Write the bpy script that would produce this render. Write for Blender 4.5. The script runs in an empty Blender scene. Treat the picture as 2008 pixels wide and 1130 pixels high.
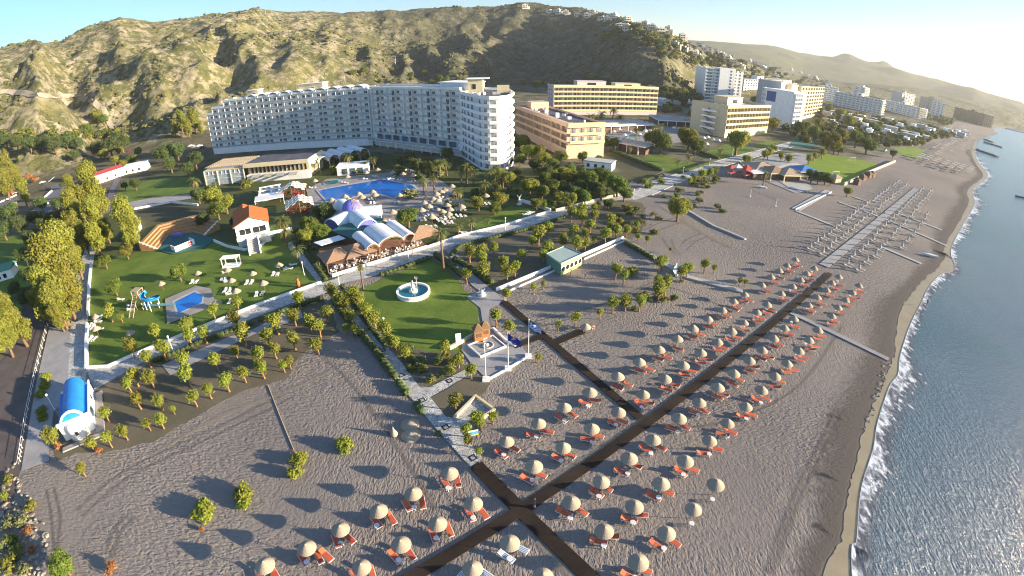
import bpy, bmesh, math, random
import numpy as np
from mathutils import Vector, Matrix
from mathutils.geometry import tessellate_polygon
PI=math.pi; R=math.radians
rnd=random.Random(7); nr=np.random.RandomState(11)
scn=bpy.context.scene; COL=scn.collection
# ---------------- lens: the photo's wide curved lens (stereographic), 45 m up ----------------
FL,PIT,ROLL,CH=.934,.4901,-.0055,45.0
def ray(x0,y0):
    x=(x0-1004)/1000; y=-(y0-565)/1000
    r=math.hypot(x,y)+1e-9; th=2*math.atan(r/(2*FL))
    dx,dy,dz=math.sin(th)*x/r,math.sin(th)*y/r,-math.cos(th)
    c,s=math.cos(ROLL),math.sin(ROLL); dx,dy=c*dx-s*dy,s*dx+c*dy
    c,s=math.cos(PIT),math.sin(PIT)
    return (dx,dy*s-dz*c,dy*c+dz*s)
def P(px,py,h=0.0,z=None):
    """place on the flat ground seen in direction (px,py) at height h"""
    d=ray(px,py); t=(h-CH)/d[2]
    return Vector((d[0]*t,d[1]*t,h if z is None else z))
def mpp(px,py,h=0.0):
    d=ray(px,py); t=(h-CH)/d[2]; r=math.hypot(px-1004,py-565)/1000
    return t/(1000*FL*(1+(r/(2*FL))**2))
# ---------------- materials ----------------
M={}
def mat(name,col,rough=.8,var=.12,scale=3.0,bump=0.0,bscale=20.0,metal=0.0,col2=None,obj=True,emit=None,trans=0.0,spec=.3,hue=0.0,detail=4):
    m=bpy.data.materials.new(name); m.use_nodes=True; nt=m.node_tree; n=nt.nodes; l=nt.links
    b=n['Principled BSDF']; b.inputs['Roughness'].default_value=rough; b.inputs['Metallic'].default_value=metal
    b.inputs['Specular IOR Level'].default_value=spec
    tc=n.new('ShaderNodeTexCoord'); src=tc.outputs['Object']
    if not obj:
        g=n.new('ShaderNodeNewGeometry'); src=g.outputs['Position']
    no=n.new('ShaderNodeTexNoise'); no.inputs['Scale'].default_value=scale; no.inputs['Detail'].default_value=detail; l.new(src,no.inputs['Vector'])
    mx=n.new('ShaderNodeMix'); mx.data_type='RGBA'
    c2=col2 or tuple(min(1,c*(1+var)) for c in col); c1=col if col2 else tuple(c*(1-var) for c in col)
    mx.inputs[6].default_value=(*c1,1); mx.inputs[7].default_value=(*c2,1)
    mr=n.new('ShaderNodeMapRange'); mr.inputs[1].default_value=.32; mr.inputs[2].default_value=.68
    l.new(no.outputs['Fac'],mr.inputs[0]); l.new(mr.outputs[0],mx.inputs[0])
    out=mx.outputs[2]
    if hue:
        oi=n.new('ShaderNodeObjectInfo'); hs=n.new('ShaderNodeHueSaturation')
        a=n.new('ShaderNodeMapRange'); a.inputs[3].default_value=.5-hue*.02; a.inputs[4].default_value=.5+hue*.035
        v=n.new('ShaderNodeMapRange'); v.inputs[3].default_value=1-hue*.35; v.inputs[4].default_value=1+hue*.35
        l.new(oi.outputs['Random'],a.inputs[0]); l.new(oi.outputs['Random'],v.inputs[0])
        l.new(a.outputs[0],hs.inputs['Hue']); l.new(v.outputs[0],hs.inputs['Value']); l.new(out,hs.inputs['Color']); out=hs.outputs[0]
    l.new(out,b.inputs['Base Color'])
    if bump:
        bn=n.new('ShaderNodeTexNoise'); bn.inputs['Scale'].default_value=bscale; bn.inputs['Detail'].default_value=3; l.new(src,bn.inputs['Vector'])
        bp=n.new('ShaderNodeBump'); bp.inputs['Strength'].default_value=min(1,bump); bp.inputs['Distance'].default_value=bump*.5/ max(bscale,.1)*10
        l.new(bn.outputs['Fac'],bp.inputs['Height']); l.new(bp.outputs[0],b.inputs['Normal'])
    if trans:
        tr=n.new('ShaderNodeBsdfTranslucent'); l.new(out,tr.inputs[0]); ms=n.new('ShaderNodeMixShader'); ms.inputs[0].default_value=trans
        o=n['Material Output']; l.new(b.outputs[0],ms.inputs[1]); l.new(tr.outputs[0],ms.inputs[2]); l.new(ms.outputs[0],o.inputs['Surface'])
    if emit:
        b.inputs['Emission Color'].default_value=(*emit[0],1); b.inputs['Emission Strength'].default_value=emit[1]
    M[name]=m; return m
# ---------------- mesh builder ----------------
class MB:
    def __init__(s): s.v=[]; s.f=[]; s.m=[]; s.mats=[]
    def mi(s,m):
        if m not in s.mats: s.mats.append(m)
        return s.mats.index(m)
    def addv(s,vs,fs,m):
        o=len(s.v); s.v+= [tuple(v) for v in vs]; s.f+=[tuple(i+o for i in f) for f in fs]; k=s.mi(m); s.m+=[k]*len(fs)
    def box(s,x0,x1,y0,y1,z0,z1,m,rz=0,c=(0,0)):
        vs=[(x,y,z) for z in (z0,z1) for x,y in ((x0,y0),(x1,y0),(x1,y1),(x0,y1))]
        if rz:
            ca,sa=math.cos(rz),math.sin(rz); vs=[(c[0]+(x-c[0])*ca-(y-c[1])*sa,c[1]+(x-c[0])*sa+(y-c[1])*ca,z) for x,y,z in vs]
        s.addv(vs,[(3,2,1,0),(4,5,6,7),(0,1,5,4),(1,2,6,5),(2,3,7,6),(3,0,4,7)],m)
    def cbox(s,cx,cy,cz,sx,sy,sz,m,rz=0): s.box(cx-sx/2,cx+sx/2,cy-sy/2,cy+sy/2,cz-sz/2,cz+sz/2,m,rz,(cx,cy))
    def prism(s,pts,z0,z1,m,top=None):
        n=len(pts); a=sum(pts[i][0]*pts[(i+1)%n][1]-pts[(i+1)%n][0]*pts[i][1] for i in range(n))
        if a<0: pts=pts[::-1]
        vs=[(p[0],p[1],z0) for p in pts]+[(p[0],p[1],z1) for p in pts]
        s.addv(vs,[(i,(i+1)%n,n+(i+1)%n,n+i) for i in range(n)],m)
        tr=tessellate_polygon([[Vector((p[0],p[1],0)) for p in pts]])
        fs=[]
        for t in tr:
            A,B,C=[pts[i] for i in t]; ar=(B[0]-A[0])*(C[1]-A[1])-(C[0]-A[0])*(B[1]-A[1])
            t=tuple(t) if ar>0 else tuple(t)[::-1]
            fs.append(t)
        s.addv([v for v in vs[n:]],fs,top or m)
        s.addv([v for v in vs[:n]],[f[::-1] for f in fs],m)
    def tube(s,a,b,r0,r1,m,n=8,cap=True):
        a=Vector(a); b=Vector(b); d=(b-a).normalized(); u=d.orthogonal().normalized(); w=d.cross(u)
        vs=[a+(u*math.cos(2*PI*i/n)+w*math.sin(2*PI*i/n))*r0 for i in range(n)]+[b+(u*math.cos(2*PI*i/n)+w*math.sin(2*PI*i/n))*r1 for i in range(n)]
        fs=[(i,(i+1)%n,n+(i+1)%n,n+i) for i in range(n)]
        if cap: fs+=[tuple(range(n))[::-1],tuple(range(n,2*n))]
        s.addv(vs,fs,m)
    def lathe(s,pr,m,n=16,c=(0,0,0),sx=1,sy=1):
        vs=[];fs=[]
        for r,z in pr: vs+=[(c[0]+r*math.cos(2*PI*i/n)*sx,c[1]+r*math.sin(2*PI*i/n)*sy,c[2]+z) for i in range(n)]
        for k in range(len(pr)-1):
            for i in range(n): fs.append((k*n+i,k*n+(i+1)%n,(k+1)*n+(i+1)%n,(k+1)*n+i))
        fs.append(tuple(range((len(pr)-1)*n,len(pr)*n)))
        fs.append(tuple(range(n))[::-1])
        s.addv(vs,fs,m)
    def ell(s,c,r,m,n=10,k=6,jit=0):
        if not hasattr(r,'__len__'): r=(r,r,r)
        vs=[(c[0],c[1],c[2]-r[2])];fs=[]
        for j in range(1,k):
            t=PI*j/k
            for i in range(n):
                q=1+(rnd.random()-.5)*jit
                vs.append((c[0]+r[0]*q*math.sin(t)*math.cos(2*PI*i/n),c[1]+r[1]*q*math.sin(t)*math.sin(2*PI*i/n),c[2]-r[2]*q*math.cos(t)))
        vs.append((c[0],c[1],c[2]+r[2])); L=len(vs)-1
        for i in range(n):
            fs.append((0,1+(i+1)%n,1+i)); fs.append((L,L-n+i,L-n+(i+1)%n))
        for j in range(k-2):
            for i in range(n): fs.append((1+j*n+i,1+j*n+(i+1)%n,1+(j+1)*n+(i+1)%n,1+(j+1)*n+i))
        s.addv(vs,fs,m)
    def pyr(s,pts,z0,apex,m,under=True):
        n=len(pts); s.addv([(p[0],p[1],z0) for p in pts]+[apex],[(i,(i+1)%n,n) for i in range(n)]+([tuple(range(n))[::-1]] if under else []),m)
    def vault(s,x0,x1,y0,y1,z0,rise,m,n=12,th=.15,ends=None):
        """barrel roof along y, arch across x"""
        c=(x0+x1)/2; w=(x1-x0)/2
        vs=[];fs=[]
        for k,(dy) in enumerate((y0,y1)):
            for i in range(n+1):
                a=PI*i/n; vs.append((c-w*math.cos(a),dy,z0+rise*math.sin(a)))
            for i in range(n+1):
                a=PI*i/n; vs.append((c-(w-th)*math.cos(a),dy,z0+(rise-th)*math.sin(a)))
        q=2*(n+1)
        for i in range(n):
            fs.append((i,i+1,q+i+1,q+i)[::-1]); fs.append((n+1+i,n+2+i,q+n+2+i,q+n+1+i))
            fs.append((i,n+1+i,n+2+i,i+1)[::-1]); fs.append((q+i,q+n+1+i,q+n+2+i,q+i+1))
        s.addv(vs,fs,m)
        if ends:
            for dy in (y0+.2,y1-.2):
                vs=[(c-(w-th)*math.cos(PI*i/n),dy,z0+(rise-th)*math.sin(PI*i/n)) for i in range(n+1)]
                s.addv(vs,[tuple(range(n+1))],ends)
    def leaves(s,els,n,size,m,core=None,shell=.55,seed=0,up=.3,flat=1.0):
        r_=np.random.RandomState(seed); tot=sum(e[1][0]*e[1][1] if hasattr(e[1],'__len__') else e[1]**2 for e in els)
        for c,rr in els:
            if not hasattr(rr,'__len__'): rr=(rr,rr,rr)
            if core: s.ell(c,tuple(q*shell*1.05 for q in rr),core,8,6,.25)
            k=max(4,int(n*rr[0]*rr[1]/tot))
            d=r_.normal(size=(k,3)); d/=np.linalg.norm(d,axis=1)[:,None]
            rad=shell+(1.12-shell)*r_.rand(k)**.7
            lump=1+.16*np.sin(d[:,0]*5+c[0]*3)*np.sin(d[:,1]*6+c[1])+.1*np.sin(d[:,2]*7+c[2]*2)
            p=np.array(c)+d*np.array(rr)*(rad*lump)[:,None]
            nn=d*.9+r_.normal(size=(k,3))*.7; nn[:,2]+=up; nn/=np.linalg.norm(nn,axis=1)[:,None]
            t=np.cross(nn,r_.normal(size=(k,3))); t/=np.linalg.norm(t,axis=1)[:,None]; b=np.cross(nn,t)
            sz=size*(.6+.8*r_.rand(k))[:,None]
            q=np.stack([p-t*sz-b*sz*.45,p+t*sz*.2-b*sz*.6,p+t*sz+b*sz*.1,p-t*sz*.1+b*sz*.6],1).reshape(-1,3)
            o=len(s.v); s.v+=list(map(tuple,q.tolist())); s.f+=[(o+4*i,o+4*i+1,o+4*i+2,o+4*i+3) for i in range(k)]; s.m+=[s.mi(m)]*k
    def merge(s,o,T=(0,0,0),rz=0,sc=1):
        ca,sa=math.cos(rz),math.sin(rz); off=len(s.v)
        s.v+=[(T[0]+sc*(x*ca-y*sa),T[1]+sc*(x*sa+y*ca),T[2]+sc*z) for x,y,z in o.v]
        s.f+=[tuple(i+off for i in f) for f in o.f]; mp=[s.mi(m) for m in o.mats]; s.m+=[mp[i] for i in o.m]
    def mesh(s,name,smooth=False):
        me=bpy.data.meshes.new(name); me.from_pydata(s.v,[],s.f)
        for m in s.mats: me.materials.append(m if not isinstance(m,str) else M[m])
        if s.m: me.polygons.foreach_set('material_index',s.m)
        if smooth: me.polygons.foreach_set('use_smooth',[True]*len(me.polygons))
        me.update(); return me
def link(name,data,parent=None,loc=(0,0,0),rz=0,sc=1):
    o=bpy.data.objects.new(name,data); COL.objects.link(o); o.location=loc; o.rotation_euler=(0,0,rz)
    if sc!=1: o.scale=(sc,sc,sc)
    if parent: o.parent=parent
    return o
def tag(o,label=None,cat=None,group=None,kind=None):
    for k,v in (('label',label),('category',cat),('group',group),('kind',kind)):
        if v: o[k]=v
    return o
def thing(name,label,cat,loc=(0,0,0),rz=0,group=None,sc=1): return tag(link(name,None,None,loc,rz,sc),label,cat,group)
def part(name,mb,parent,smooth=False,loc=(0,0,0),rz=0,label=None):
    o=link(name,mb.mesh(name,smooth),parent,loc,rz)
    if label:o['label']=label
    return o
def parts_split(name,mb,root,pv,pf,loc=(0,0,0),rz=0):
    """equal pieces laid out one after the other become one part each"""
    for k in range(len(mb.v)//pv):
        b=MB(); b.mats=mb.mats; b.v=mb.v[k*pv:(k+1)*pv]; b.f=[tuple(i-k*pv for i in f) for f in mb.f[k*pf:(k+1)*pf]]; b.m=mb.m[k*pf:(k+1)*pf]; part(name,b,root,loc=loc,rz=rz)
KIDS={}
def kids(o):
    return [c for c in KIDS.get(o.name) or []]
def copy_tree(o,loc=None,rz=None,sc=None,label=None,parent=None,group=None):
    c=o.copy(); COL.objects.link(c)
    if parent: c.parent=parent
    if loc is not None: c.location=loc
    if rz is not None: c.rotation_euler=(0,0,rz)
    if sc is not None: c.scale=(sc,sc,sc) if not hasattr(sc,'__len__') else sc
    if label: c['label']=label
    if group: c['group']=group
    if o.name not in KIDS: KIDS[o.name]=list(o.children)
    for ch in KIDS[o.name]: copy_tree(ch,parent=c)
    return c
def rep(root,name,proto,places,cap=98,smooth=False):
    """one part per place (x,y,z,rz) sharing a mesh; beyond cap the rest is one stuff part"""
    me=proto.mesh(name,smooth); w=root.matrix_basis
    pl=sorted(places,key=lambda p:(w@Vector(p[:3])-Vector((0,0,CH))).length)
    for p in pl[:cap]: link(name,me,root,p[:3],p[3] if len(p)>3 else 0)
    if len(pl)>cap:
        b=MB()
        for p in pl[cap:]: b.merge(proto,p[:3],p[3] if len(p)>3 else 0)
        part(name,b,root,smooth)['kind']='stuff'
ORD='first second third fourth fifth sixth seventh eighth ninth tenth eleventh twelfth thirteenth fourteenth fifteenth sixteenth seventeenth eighteenth nineteenth'.split()
TENS={2:'twent',3:'thirt',4:'fort',5:'fift',6:'sixt',7:'sevent',8:'eight',9:'ninet'}
def ordn(i):
    i+=1
    if i<20: return ORD[i-1]
    if i>=100: return 'hundred and '+ordn(i-101) if i>100 else 'hundredth'
    return TENS[i//10]+('ieth' if i%10==0 else 'y-'+ORD[i%10-1])
def setroot(o): bpy.context.view_layer.update() if False else None
# ---------------- camera ----------------
cd=bpy.data.cameras.new('camera'); cam=bpy.data.objects.new('camera',cd); COL.objects.link(cam)
cd.type='PANO'; cd.sensor_fit='HORIZONTAL'; cd.sensor_width=36; cd.clip_start=.5; cd.clip_end=30000
cy=cd; cd.sensor_height=36*9/16; cy.panorama_type='FISHEYE_LENS_POLYNOMIAL'; cy.fisheye_fov=R(230)
cy.fisheye_polynomial_k0=0; cy.fisheye_polynomial_k1=-5.96866594e-02; cy.fisheye_polynomial_k2=-1.80101468e-05
cy.fisheye_polynomial_k3=2.11421470e-05; cy.fisheye_polynomial_k4=-2.80636596e-07
cam.matrix_world=Matrix.Translation((0,0,CH))@Matrix.Rotation(PI/2-PIT,4,'X')@Matrix.Rotation(ROLL,4,'Z')
scn.camera=cam
# ---------------- light ----------------
SUN_AZ,SUN_EL=R(98.5),R(11)
wd=bpy.data.worlds.new('World'); scn.world=wd; wd.use_nodes=True; nt=wd.node_tree
sk=nt.nodes.new('ShaderNodeTexSky'); sk.sky_type='NISHITA'; sk.sun_disc=False; sk.sun_elevation=SUN_EL; sk.sun_rotation=SUN_AZ
sk.air_density=1.0; sk.dust_density=.65; sk.ozone_density=4; sk.altitude=50
nt.links.new(sk.outputs[0],nt.nodes['Background'].inputs[0]); nt.nodes['Background'].inputs[1].default_value=.082
sl=bpy.data.lights.new('sun','SUN'); sl.energy=5; sl.angle=R(.6); sl.color=(1,.83,.60)
so=bpy.data.objects.new('sun',sl); COL.objects.link(so)
sd=Vector((math.sin(SUN_AZ)*math.cos(SUN_EL),math.cos(SUN_AZ)*math.cos(SUN_EL),math.sin(SUN_EL)))
so.rotation_euler=sd.to_track_quat('Z','Y').to_euler(); so.location=sd*500
vs=scn.view_settings; vs.view_transform='Standard'; vs.look='None'; vs.gamma=1; vs.exposure=1.87
scn.cycles.max_bounces=5; scn.cycles.diffuse_bounces=2; scn.cycles.glossy_bounces=2; scn.cycles.transmission_bounces=4; scn.cycles.transparent_max_bounces=8
scn.cycles.filter_width=1.1; scn.cycles.caustics_reflective=False; scn.cycles.caustics_refractive=False; scn.cycles.sample_clamp_indirect=4
# ---------------- terrain ----------------
def vnoise(x,y,seed=0):
    xi=np.floor(x).astype(np.int64); yi=np.floor(y).astype(np.int64); fx=x-xi; fy=y-yi
    fx=fx*fx*(3-2*fx); fy=fy*fy*(3-2*fy)
    def h(a,b):
        n=(a*374761393+b*668265263+seed*1442695041)&0xffffffff; n=((n^(n>>13))*1274126177)&0xffffffff
        return ((n^(n>>16))&0xffff)/65535.
    return (h(xi,yi)*(1-fx)+h(xi+1,yi)*fx)*(1-fy)+(h(xi,yi+1)*(1-fx)+h(xi+1,yi+1)*fx)*fy
def fbm(x,y,o=4,seed=0):
    a=0;s=.5
    for k in range(o): a=a+s*vnoise(x*2**k,y*2**k,seed+k); s*=.5
    return a
def ridged(x,y,o=4,seed=0):
    a=0;s=.5
    for k in range(o): a=a+s*(1-abs(2*vnoise(x*2**k,y*2**k,seed+k)-1)); s*=.5
    return a
def el(D,e): return CH+D*math.tan(R(e))
# az: foot D, (D1,z1),(D2,z2), crest D, crest elev, far crest elev
TAB=[(-95,400,(480,30),(640,80),850,6.0,1),(-56,400,(470,30),(640,75),850,6.1,1),(-52.8,400,(470,30),(640,75),860,6.1,1),(-47.2,395,(470,22),(640,70),880,6.0,1),
(-43,395,(480,8),(640,55),880,6.6,1),(-41.6,395,(500,8),(640,60),880,6.9,1),(-38.2,400,(500,25),(640,75),900,5.9,1),(-33,420,(500,22),(680,80),920,5.9,1),
(-27.8,450,(540,25),(700,80),950,5.8,1),(-23.5,480,(570,30),(720,80),960,5.6,1),(-15.8,520,(620,22),(760,60),1000,4.8,1),(-8.5,560,(680,25),(820,65),1050,5.1,1),(-2.9,580,(720,22),(860,65),1080,4.9,1),
(2.2,580,(720,22),(880,75),1080,5.15,1),(8.4,560,(680,30),(820,75),1020,4.7,1),(11,540,(640,35),(760,75),920,4.0,1),(14,510,(590,45),(690,75),820,3.2,1),(17.5,480,(540,34),(630,52),760,2.5,1),
(19.5,490,(560,20),(680,36),860,1.7,1.5),(22,540,(660,18),(800,35),980,1.0,1.75),(24.9,620,(760,16),(900,28),1050,.3,1.8),(28.4,760,(900,10),(1050,18),1200,-.5,1.75),(32.3,900,(1050,8),(1250,12),1500,-1.0,1.75),
(36.6,1100,(1300,10),(1500,15),1900,-.8,1.8),(40.5,1250,(1400,12),(1650,22),2000,-.3,1.65),(43.9,1350,(1500,14),(1700,28),2050,0,1.42),(49.5,1450,(1550,14),(1700,26),2050,0,1.15),(54.3,1550,(1620,12),(1800,28),2100,.1,.72),(60,1700,(1750,12),(1850,24),2150,0,.45),(68,2000,(2100,1),(2200,2),2300,-1.1,-.6),(95,2500,(2600,0),(2700,0),2800,-.95,-.7)]
_az=np.array([t[0] for t in TAB],float)
_D=[];_Z=[]
for t in TAB:
    az,Df,a,b,Dc,e,fe=t; zc=el(Dc,e); D6=3800 if az<46 else 3300; z6=max(0,el(D6,fe)) if az<62 else 0
    if az>=66: zc=0; z6=0
    _D.append([Df*.85,Df,a[0],b[0],Dc,Dc*1.25,min(2700,Dc*1.7+200),D6,D6*1.4,9000]); _Z.append([0,1.5 if az<62 else 0,a[1] if az<64 else 0,b[1] if az<64 else 0,zc,zc*.75,(10 if az>17 else zc*.6) if az<62 else 0,z6,z6*.5,0])
_D=np.array(_D);_Z=np.array(_Z)
def hz(x,y):
    x=np.atleast_1d(np.asarray(x,float)); y=np.atleast_1d(np.asarray(y,float))
    az=np.degrees(np.arctan2(x,y)); D=np.hypot(x,y); azc=np.clip(az,-95,95)
    # wobble azimuth lookup to break the fan
    w=(fbm(x/170,y/170,3,5)-.45)*3.2*np.clip((D-400)/300,0,1)*np.clip((20-azc)/8,.25,1)
    azw=np.clip(azc+w*.55,-95,95)
    Ds=np.stack([np.interp(azw,_az,_D[:,k]) for k in range(_D.shape[1])],-1); Zs=np.stack([np.interp(azw,_az,_Z[:,k]) for k in range(_Z.shape[1])],-1)
    z=np.zeros_like(D); n=Ds.shape[1]
    for k in range(n-1):
        t=np.clip((D-Ds[:,k])/(Ds[:,k+1]-Ds[:,k]),0,1); m=(D>=Ds[:,k])&(D<Ds[:,k+1])
        tt=t*.45+.55*t*t*(3-2*t)
        z=np.where(m,Zs[:,k]+(Zs[:,k+1]-Zs[:,k])*tt,z)
    foot=np.clip((D-Ds[:,0])/(120),0,1); cr=1-np.exp(-((D-Ds[:,4])/110)**2)*.78
    a=np.clip((13-azc)/12,.22,1)*foot*cr*np.clip(z/25,0,1)*np.clip((2600-D)/600,.6,1)
    # gullies running down the slope toward the coast
    g=ridged(azc/7.2+fbm(x/120,y/120,2,9)*1.2, D/420+3,2,21)-.5
    g2=ridged(x/95+7,y/150,3,33)-.5
    z=z+a*(g*72+g2*38)+a*(ridged(x/42+3,y/60,3,63)-.5)*17
    z=z+(fbm(x/26,y/26,3,41)-.45)*9*foot*np.clip(z/20,.1,1)*np.clip((15-azc)/8,.3,1)
    # far knolls on the distant ridge
    for kx,ky,r0,h0 in ((36.4,3800,70,34),(40.6,3800,60,40)):
        cx,cyy=ky*math.sin(R(kx)),ky*math.cos(R(kx)); z=z+h0*np.exp(-((x-cx)**2+(y-cyy)**2)/r0**2)
    far=np.clip((D-2500)/600,0,1)*np.clip(z/50,0,1); z=z+far*((ridged(x/520,y/520,4,51)-.5)*55)
    z=np.where(D<Ds[:,0],0,np.maximum(z,0.2*foot))
    return z
def T(px,py,off=0.0):
    """point of the terrain seen in direction (px,py)"""
    d=ray(px,py); t=np.concatenate([np.arange(200,1500,4.),np.arange(1500,6000,15.)]); X=d[0]*t; Y=d[1]*t; Z=CH+d[2]*t
    g=hz(X,Y); i=np.argmax(Z<=g)
    if not (Z<=g).any(): i=int(np.argmin(Z-g))
    return Vector((X[i],Y[i],float(g[i])+off))
azs=np.radians(np.concatenate([np.arange(-100,-62,1.5),np.arange(-62,24,.2),np.arange(24,64,.3),np.arange(64,101,2)]))
Dr=np.concatenate([[0.5,60,150,250],np.arange(300,1250,5.0),np.arange(1250,2500,22),np.arange(2500,4600,45),np.arange(4600,9001,600),[14000,24000]])
AA,DD=np.meshgrid(azs,Dr); X=DD*np.sin(AA); Y=DD*np.cos(AA); Z=hz(X.ravel(),Y.ravel()).reshape(X.shape)
COAST=[(1625,1250),(1672,1130),(1681,1060),(1690,960),(1714,880),(1722,830),(1745,760),(1762,735),(1766,700),(1785,640),(1805,600),(1822,565),(1845,540),(1873,528),(1866,490),(1890,440),(1912,400),(1909,372),(1938,345),(1920,320),(1912,295),(1925,272),(1958,262),(1948,256),(1962,248),(2008,254.5),(2060,262)]
COASTW=[P(*p) for p in COAST]
COASTW=[Vector((-5,-60,0))+Vector((0,0,0)),Vector((20,-12,0))]+COASTW[1:]
cl=np.array([(c.x,c.y) for c in COASTW])
def seaside(x,y):
    # signed: right of the coast polyline
    poly=np.vstack([cl,[cl[-1]+(cl[-1]-cl[-2])*20,[30000,-5000],[3000,-30000],[-5,-9000]]])
    ins=np.zeros(x.shape,bool); n=len(poly)
    for i in range(n):
        x1,y1=poly[i];x2,y2=poly[(i+1)%n]
        if y1==y2: continue
        c=((y1>y)!=(y2>y))&(x<(x2-x1)*(y-y1)/(y2-y1)+x1); ins^=c
    return ins
sea=seaside(X+6,Y-8)&seaside(X,Y)&seaside(X-8,Y+9)
Z=np.where(sea&(Z<3),-2.5,Z)
nA,nD=len(azs),len(Dr); verts=np.stack([X,Y,Z],-1).reshape(-1,3)
i=np.arange(nD-1)[:,None]*nA+np.arange(nA-1)[None,:]; faces=np.stack([i,i+1,i+nA+1,i+nA],-1).reshape(-1,4)[:,::-1]
me=bpy.data.meshes.new('ground'); me.from_pydata(verts.tolist(),[],faces.tolist()); me.polygons.foreach_set('use_smooth',[True]*len(me.polygons)); me.update()
# ground behind the camera
m=bpy.data.materials.new('ground_land'); m.use_nodes=True; nt=m.node_tree; n=nt.nodes; l=nt.links; b=n['Principled BSDF']; b.inputs['Roughness'].default_value=.95; b.inputs['Specular IOR Level'].default_value=.15
geo=n.new('ShaderNodeNewGeometry'); sep=n.new('ShaderNodeSeparateXYZ'); l.new(geo.outputs['Position'],sep.inputs[0])
def N(typ,**k):
    o=n.new(typ)
    for a,v in k.items(): setattr(o,a,v)
    return o
def noise(scale,detail=4,rough=.5,src=None,dist=0):
    o=N('ShaderNodeTexNoise'); o.inputs['Scale'].default_value=scale; o.inputs['Detail'].default_value=detail; o.inputs['Roughness'].default_value=rough; o.inputs['Distortion'].default_value=dist
    l.new(src or geo.outputs['Position'],o.inputs['Vector']); return o.outputs['Fac']
def mrange(s,a,b_,c=0,d=1):
    o=N('ShaderNodeMapRange'); o.inputs[1].default_value=a;o.inputs[2].default_value=b_;o.inputs[3].default_value=c;o.inputs[4].default_value=d; l.new(s,o.inputs[0]); return o.outputs[0]
def mixc(f,a,b_):
    o=N('ShaderNodeMix',data_type='RGBA')
    for k,v in ((6,a),(7,b_)):
        if isinstance(v,tuple): o.inputs[k].default_value=(*v,1)
        else: l.new(v,o.inputs[k])
    if isinstance(f,float): o.inputs[0].default_value=f
    else: l.new(f,o.inputs[0])
    return o.outputs[2]
def math_(op,a,b_):
    o=N('ShaderNodeMath',operation=op)
    for k,v in ((0,a),(1,b_)):
        if isinstance(v,(int,float)): o.inputs[k].default_value=v
        else: l.new(v,o.inputs[k])
    return o.outputs[0]
# sand part
sand=mixc(mrange(noise(.035,3),.35,.65),(.22,.19,.168),(.285,.243,.205))
sand=mixc(mrange(noise(.6,5,.6),.3,.7),sand,mixc(.5,sand,(.17,.15,.15)))
sand=mixc(mrange(noise(.013,4,.6),.45,.62,0,.6),sand,(.28,.24,.20))
soilm=mrange(noise(.02,3),.5,.7)
# hill part
rock=mixc(mrange(noise(.03,5,.6),.3,.7),(.27,.225,.15),(.44,.38,.27))
rock=mixc(mrange(noise(.2,3),.3,.75),rock,(.20,.175,.12))
scr=mrange(noise(.075,8,.8),.45,.53)
green=mixc(mrange(noise(.12,4),.3,.7),(.05,.06,.022),(.12,.12,.045))
hill=mixc(scr,rock,green)
grass=mixc(mrange(noise(.018,4),.5,.68),hill,(.17,.16,.06))
fm=mrange(sep.outputs['Z'],.05,3.0)
land=mixc(.35,grass,hill)
# middle slopes behind the hotels darkened: hill shade put into the colour
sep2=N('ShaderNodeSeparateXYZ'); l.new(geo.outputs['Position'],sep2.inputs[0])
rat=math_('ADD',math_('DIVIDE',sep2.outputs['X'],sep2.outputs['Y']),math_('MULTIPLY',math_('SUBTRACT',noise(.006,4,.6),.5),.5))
dense=math_('MULTIPLY',mrange(rat,-.36,-.2),mrange(rat,.42,.3))  # mask of the painted hill shade across the middle slopes
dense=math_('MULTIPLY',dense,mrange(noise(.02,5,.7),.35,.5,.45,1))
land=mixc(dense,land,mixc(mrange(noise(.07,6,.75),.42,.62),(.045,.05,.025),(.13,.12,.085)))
town=mixc(mrange(noise(.03,4),.4,.6),(.06,.065,.03),(.22,.19,.15))
flat_far=mrange(sep.outputs['Y'],330,420); 
vl=N('ShaderNodeVectorMath',operation='LENGTH'); l.new(geo.outputs['Position'],vl.inputs[0])
dot=N('ShaderNodeVectorMath',operation='DOT_PRODUCT'); l.new(geo.outputs['Position'],dot.inputs[0]); dot.inputs[1].default_value=(-.62,.785,0)
uu=math_('ADD',dot.outputs['Value'],math_('MULTIPLY',math_('SUBTRACT',noise(.02,3),.5),30))
# inland of the beach the ground is dry earth and scrub: -0.62x+0.785y = -6.6 at the water's edge
zone=math_('MULTIPLY',mrange(uu,58,66),mrange(sep.outputs['Y'],186,200))
scrub=math_('MULTIPLY',zone,1.0)
town=mixc(mrange(noise(.05,5,.7),.42,.58),(.07,.075,.035),(.20,.18,.12))
leftz=mrange(sep.outputs['X'],-96,-88,1,0)
base=mixc(zone,sand,town)
base=mixc(math_('MULTIPLY',leftz,.9),base,mixc(mrange(noise(.08,5,.7),.4,.6),(.07,.065,.03),(.16,.13,.08)))
farg=mixc(mrange(noise(.004,6,.7),.4,.62),(.05,.065,.03),(.13,.125,.065))
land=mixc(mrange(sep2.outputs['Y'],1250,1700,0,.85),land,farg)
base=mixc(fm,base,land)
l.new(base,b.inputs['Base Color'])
def vor_(s):
    o=N('ShaderNodeTexVoronoi'); o.inputs['Scale'].default_value=s; l.new(geo.outputs['Position'],o.inputs['Vector']); return o.outputs['Distance']
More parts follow.
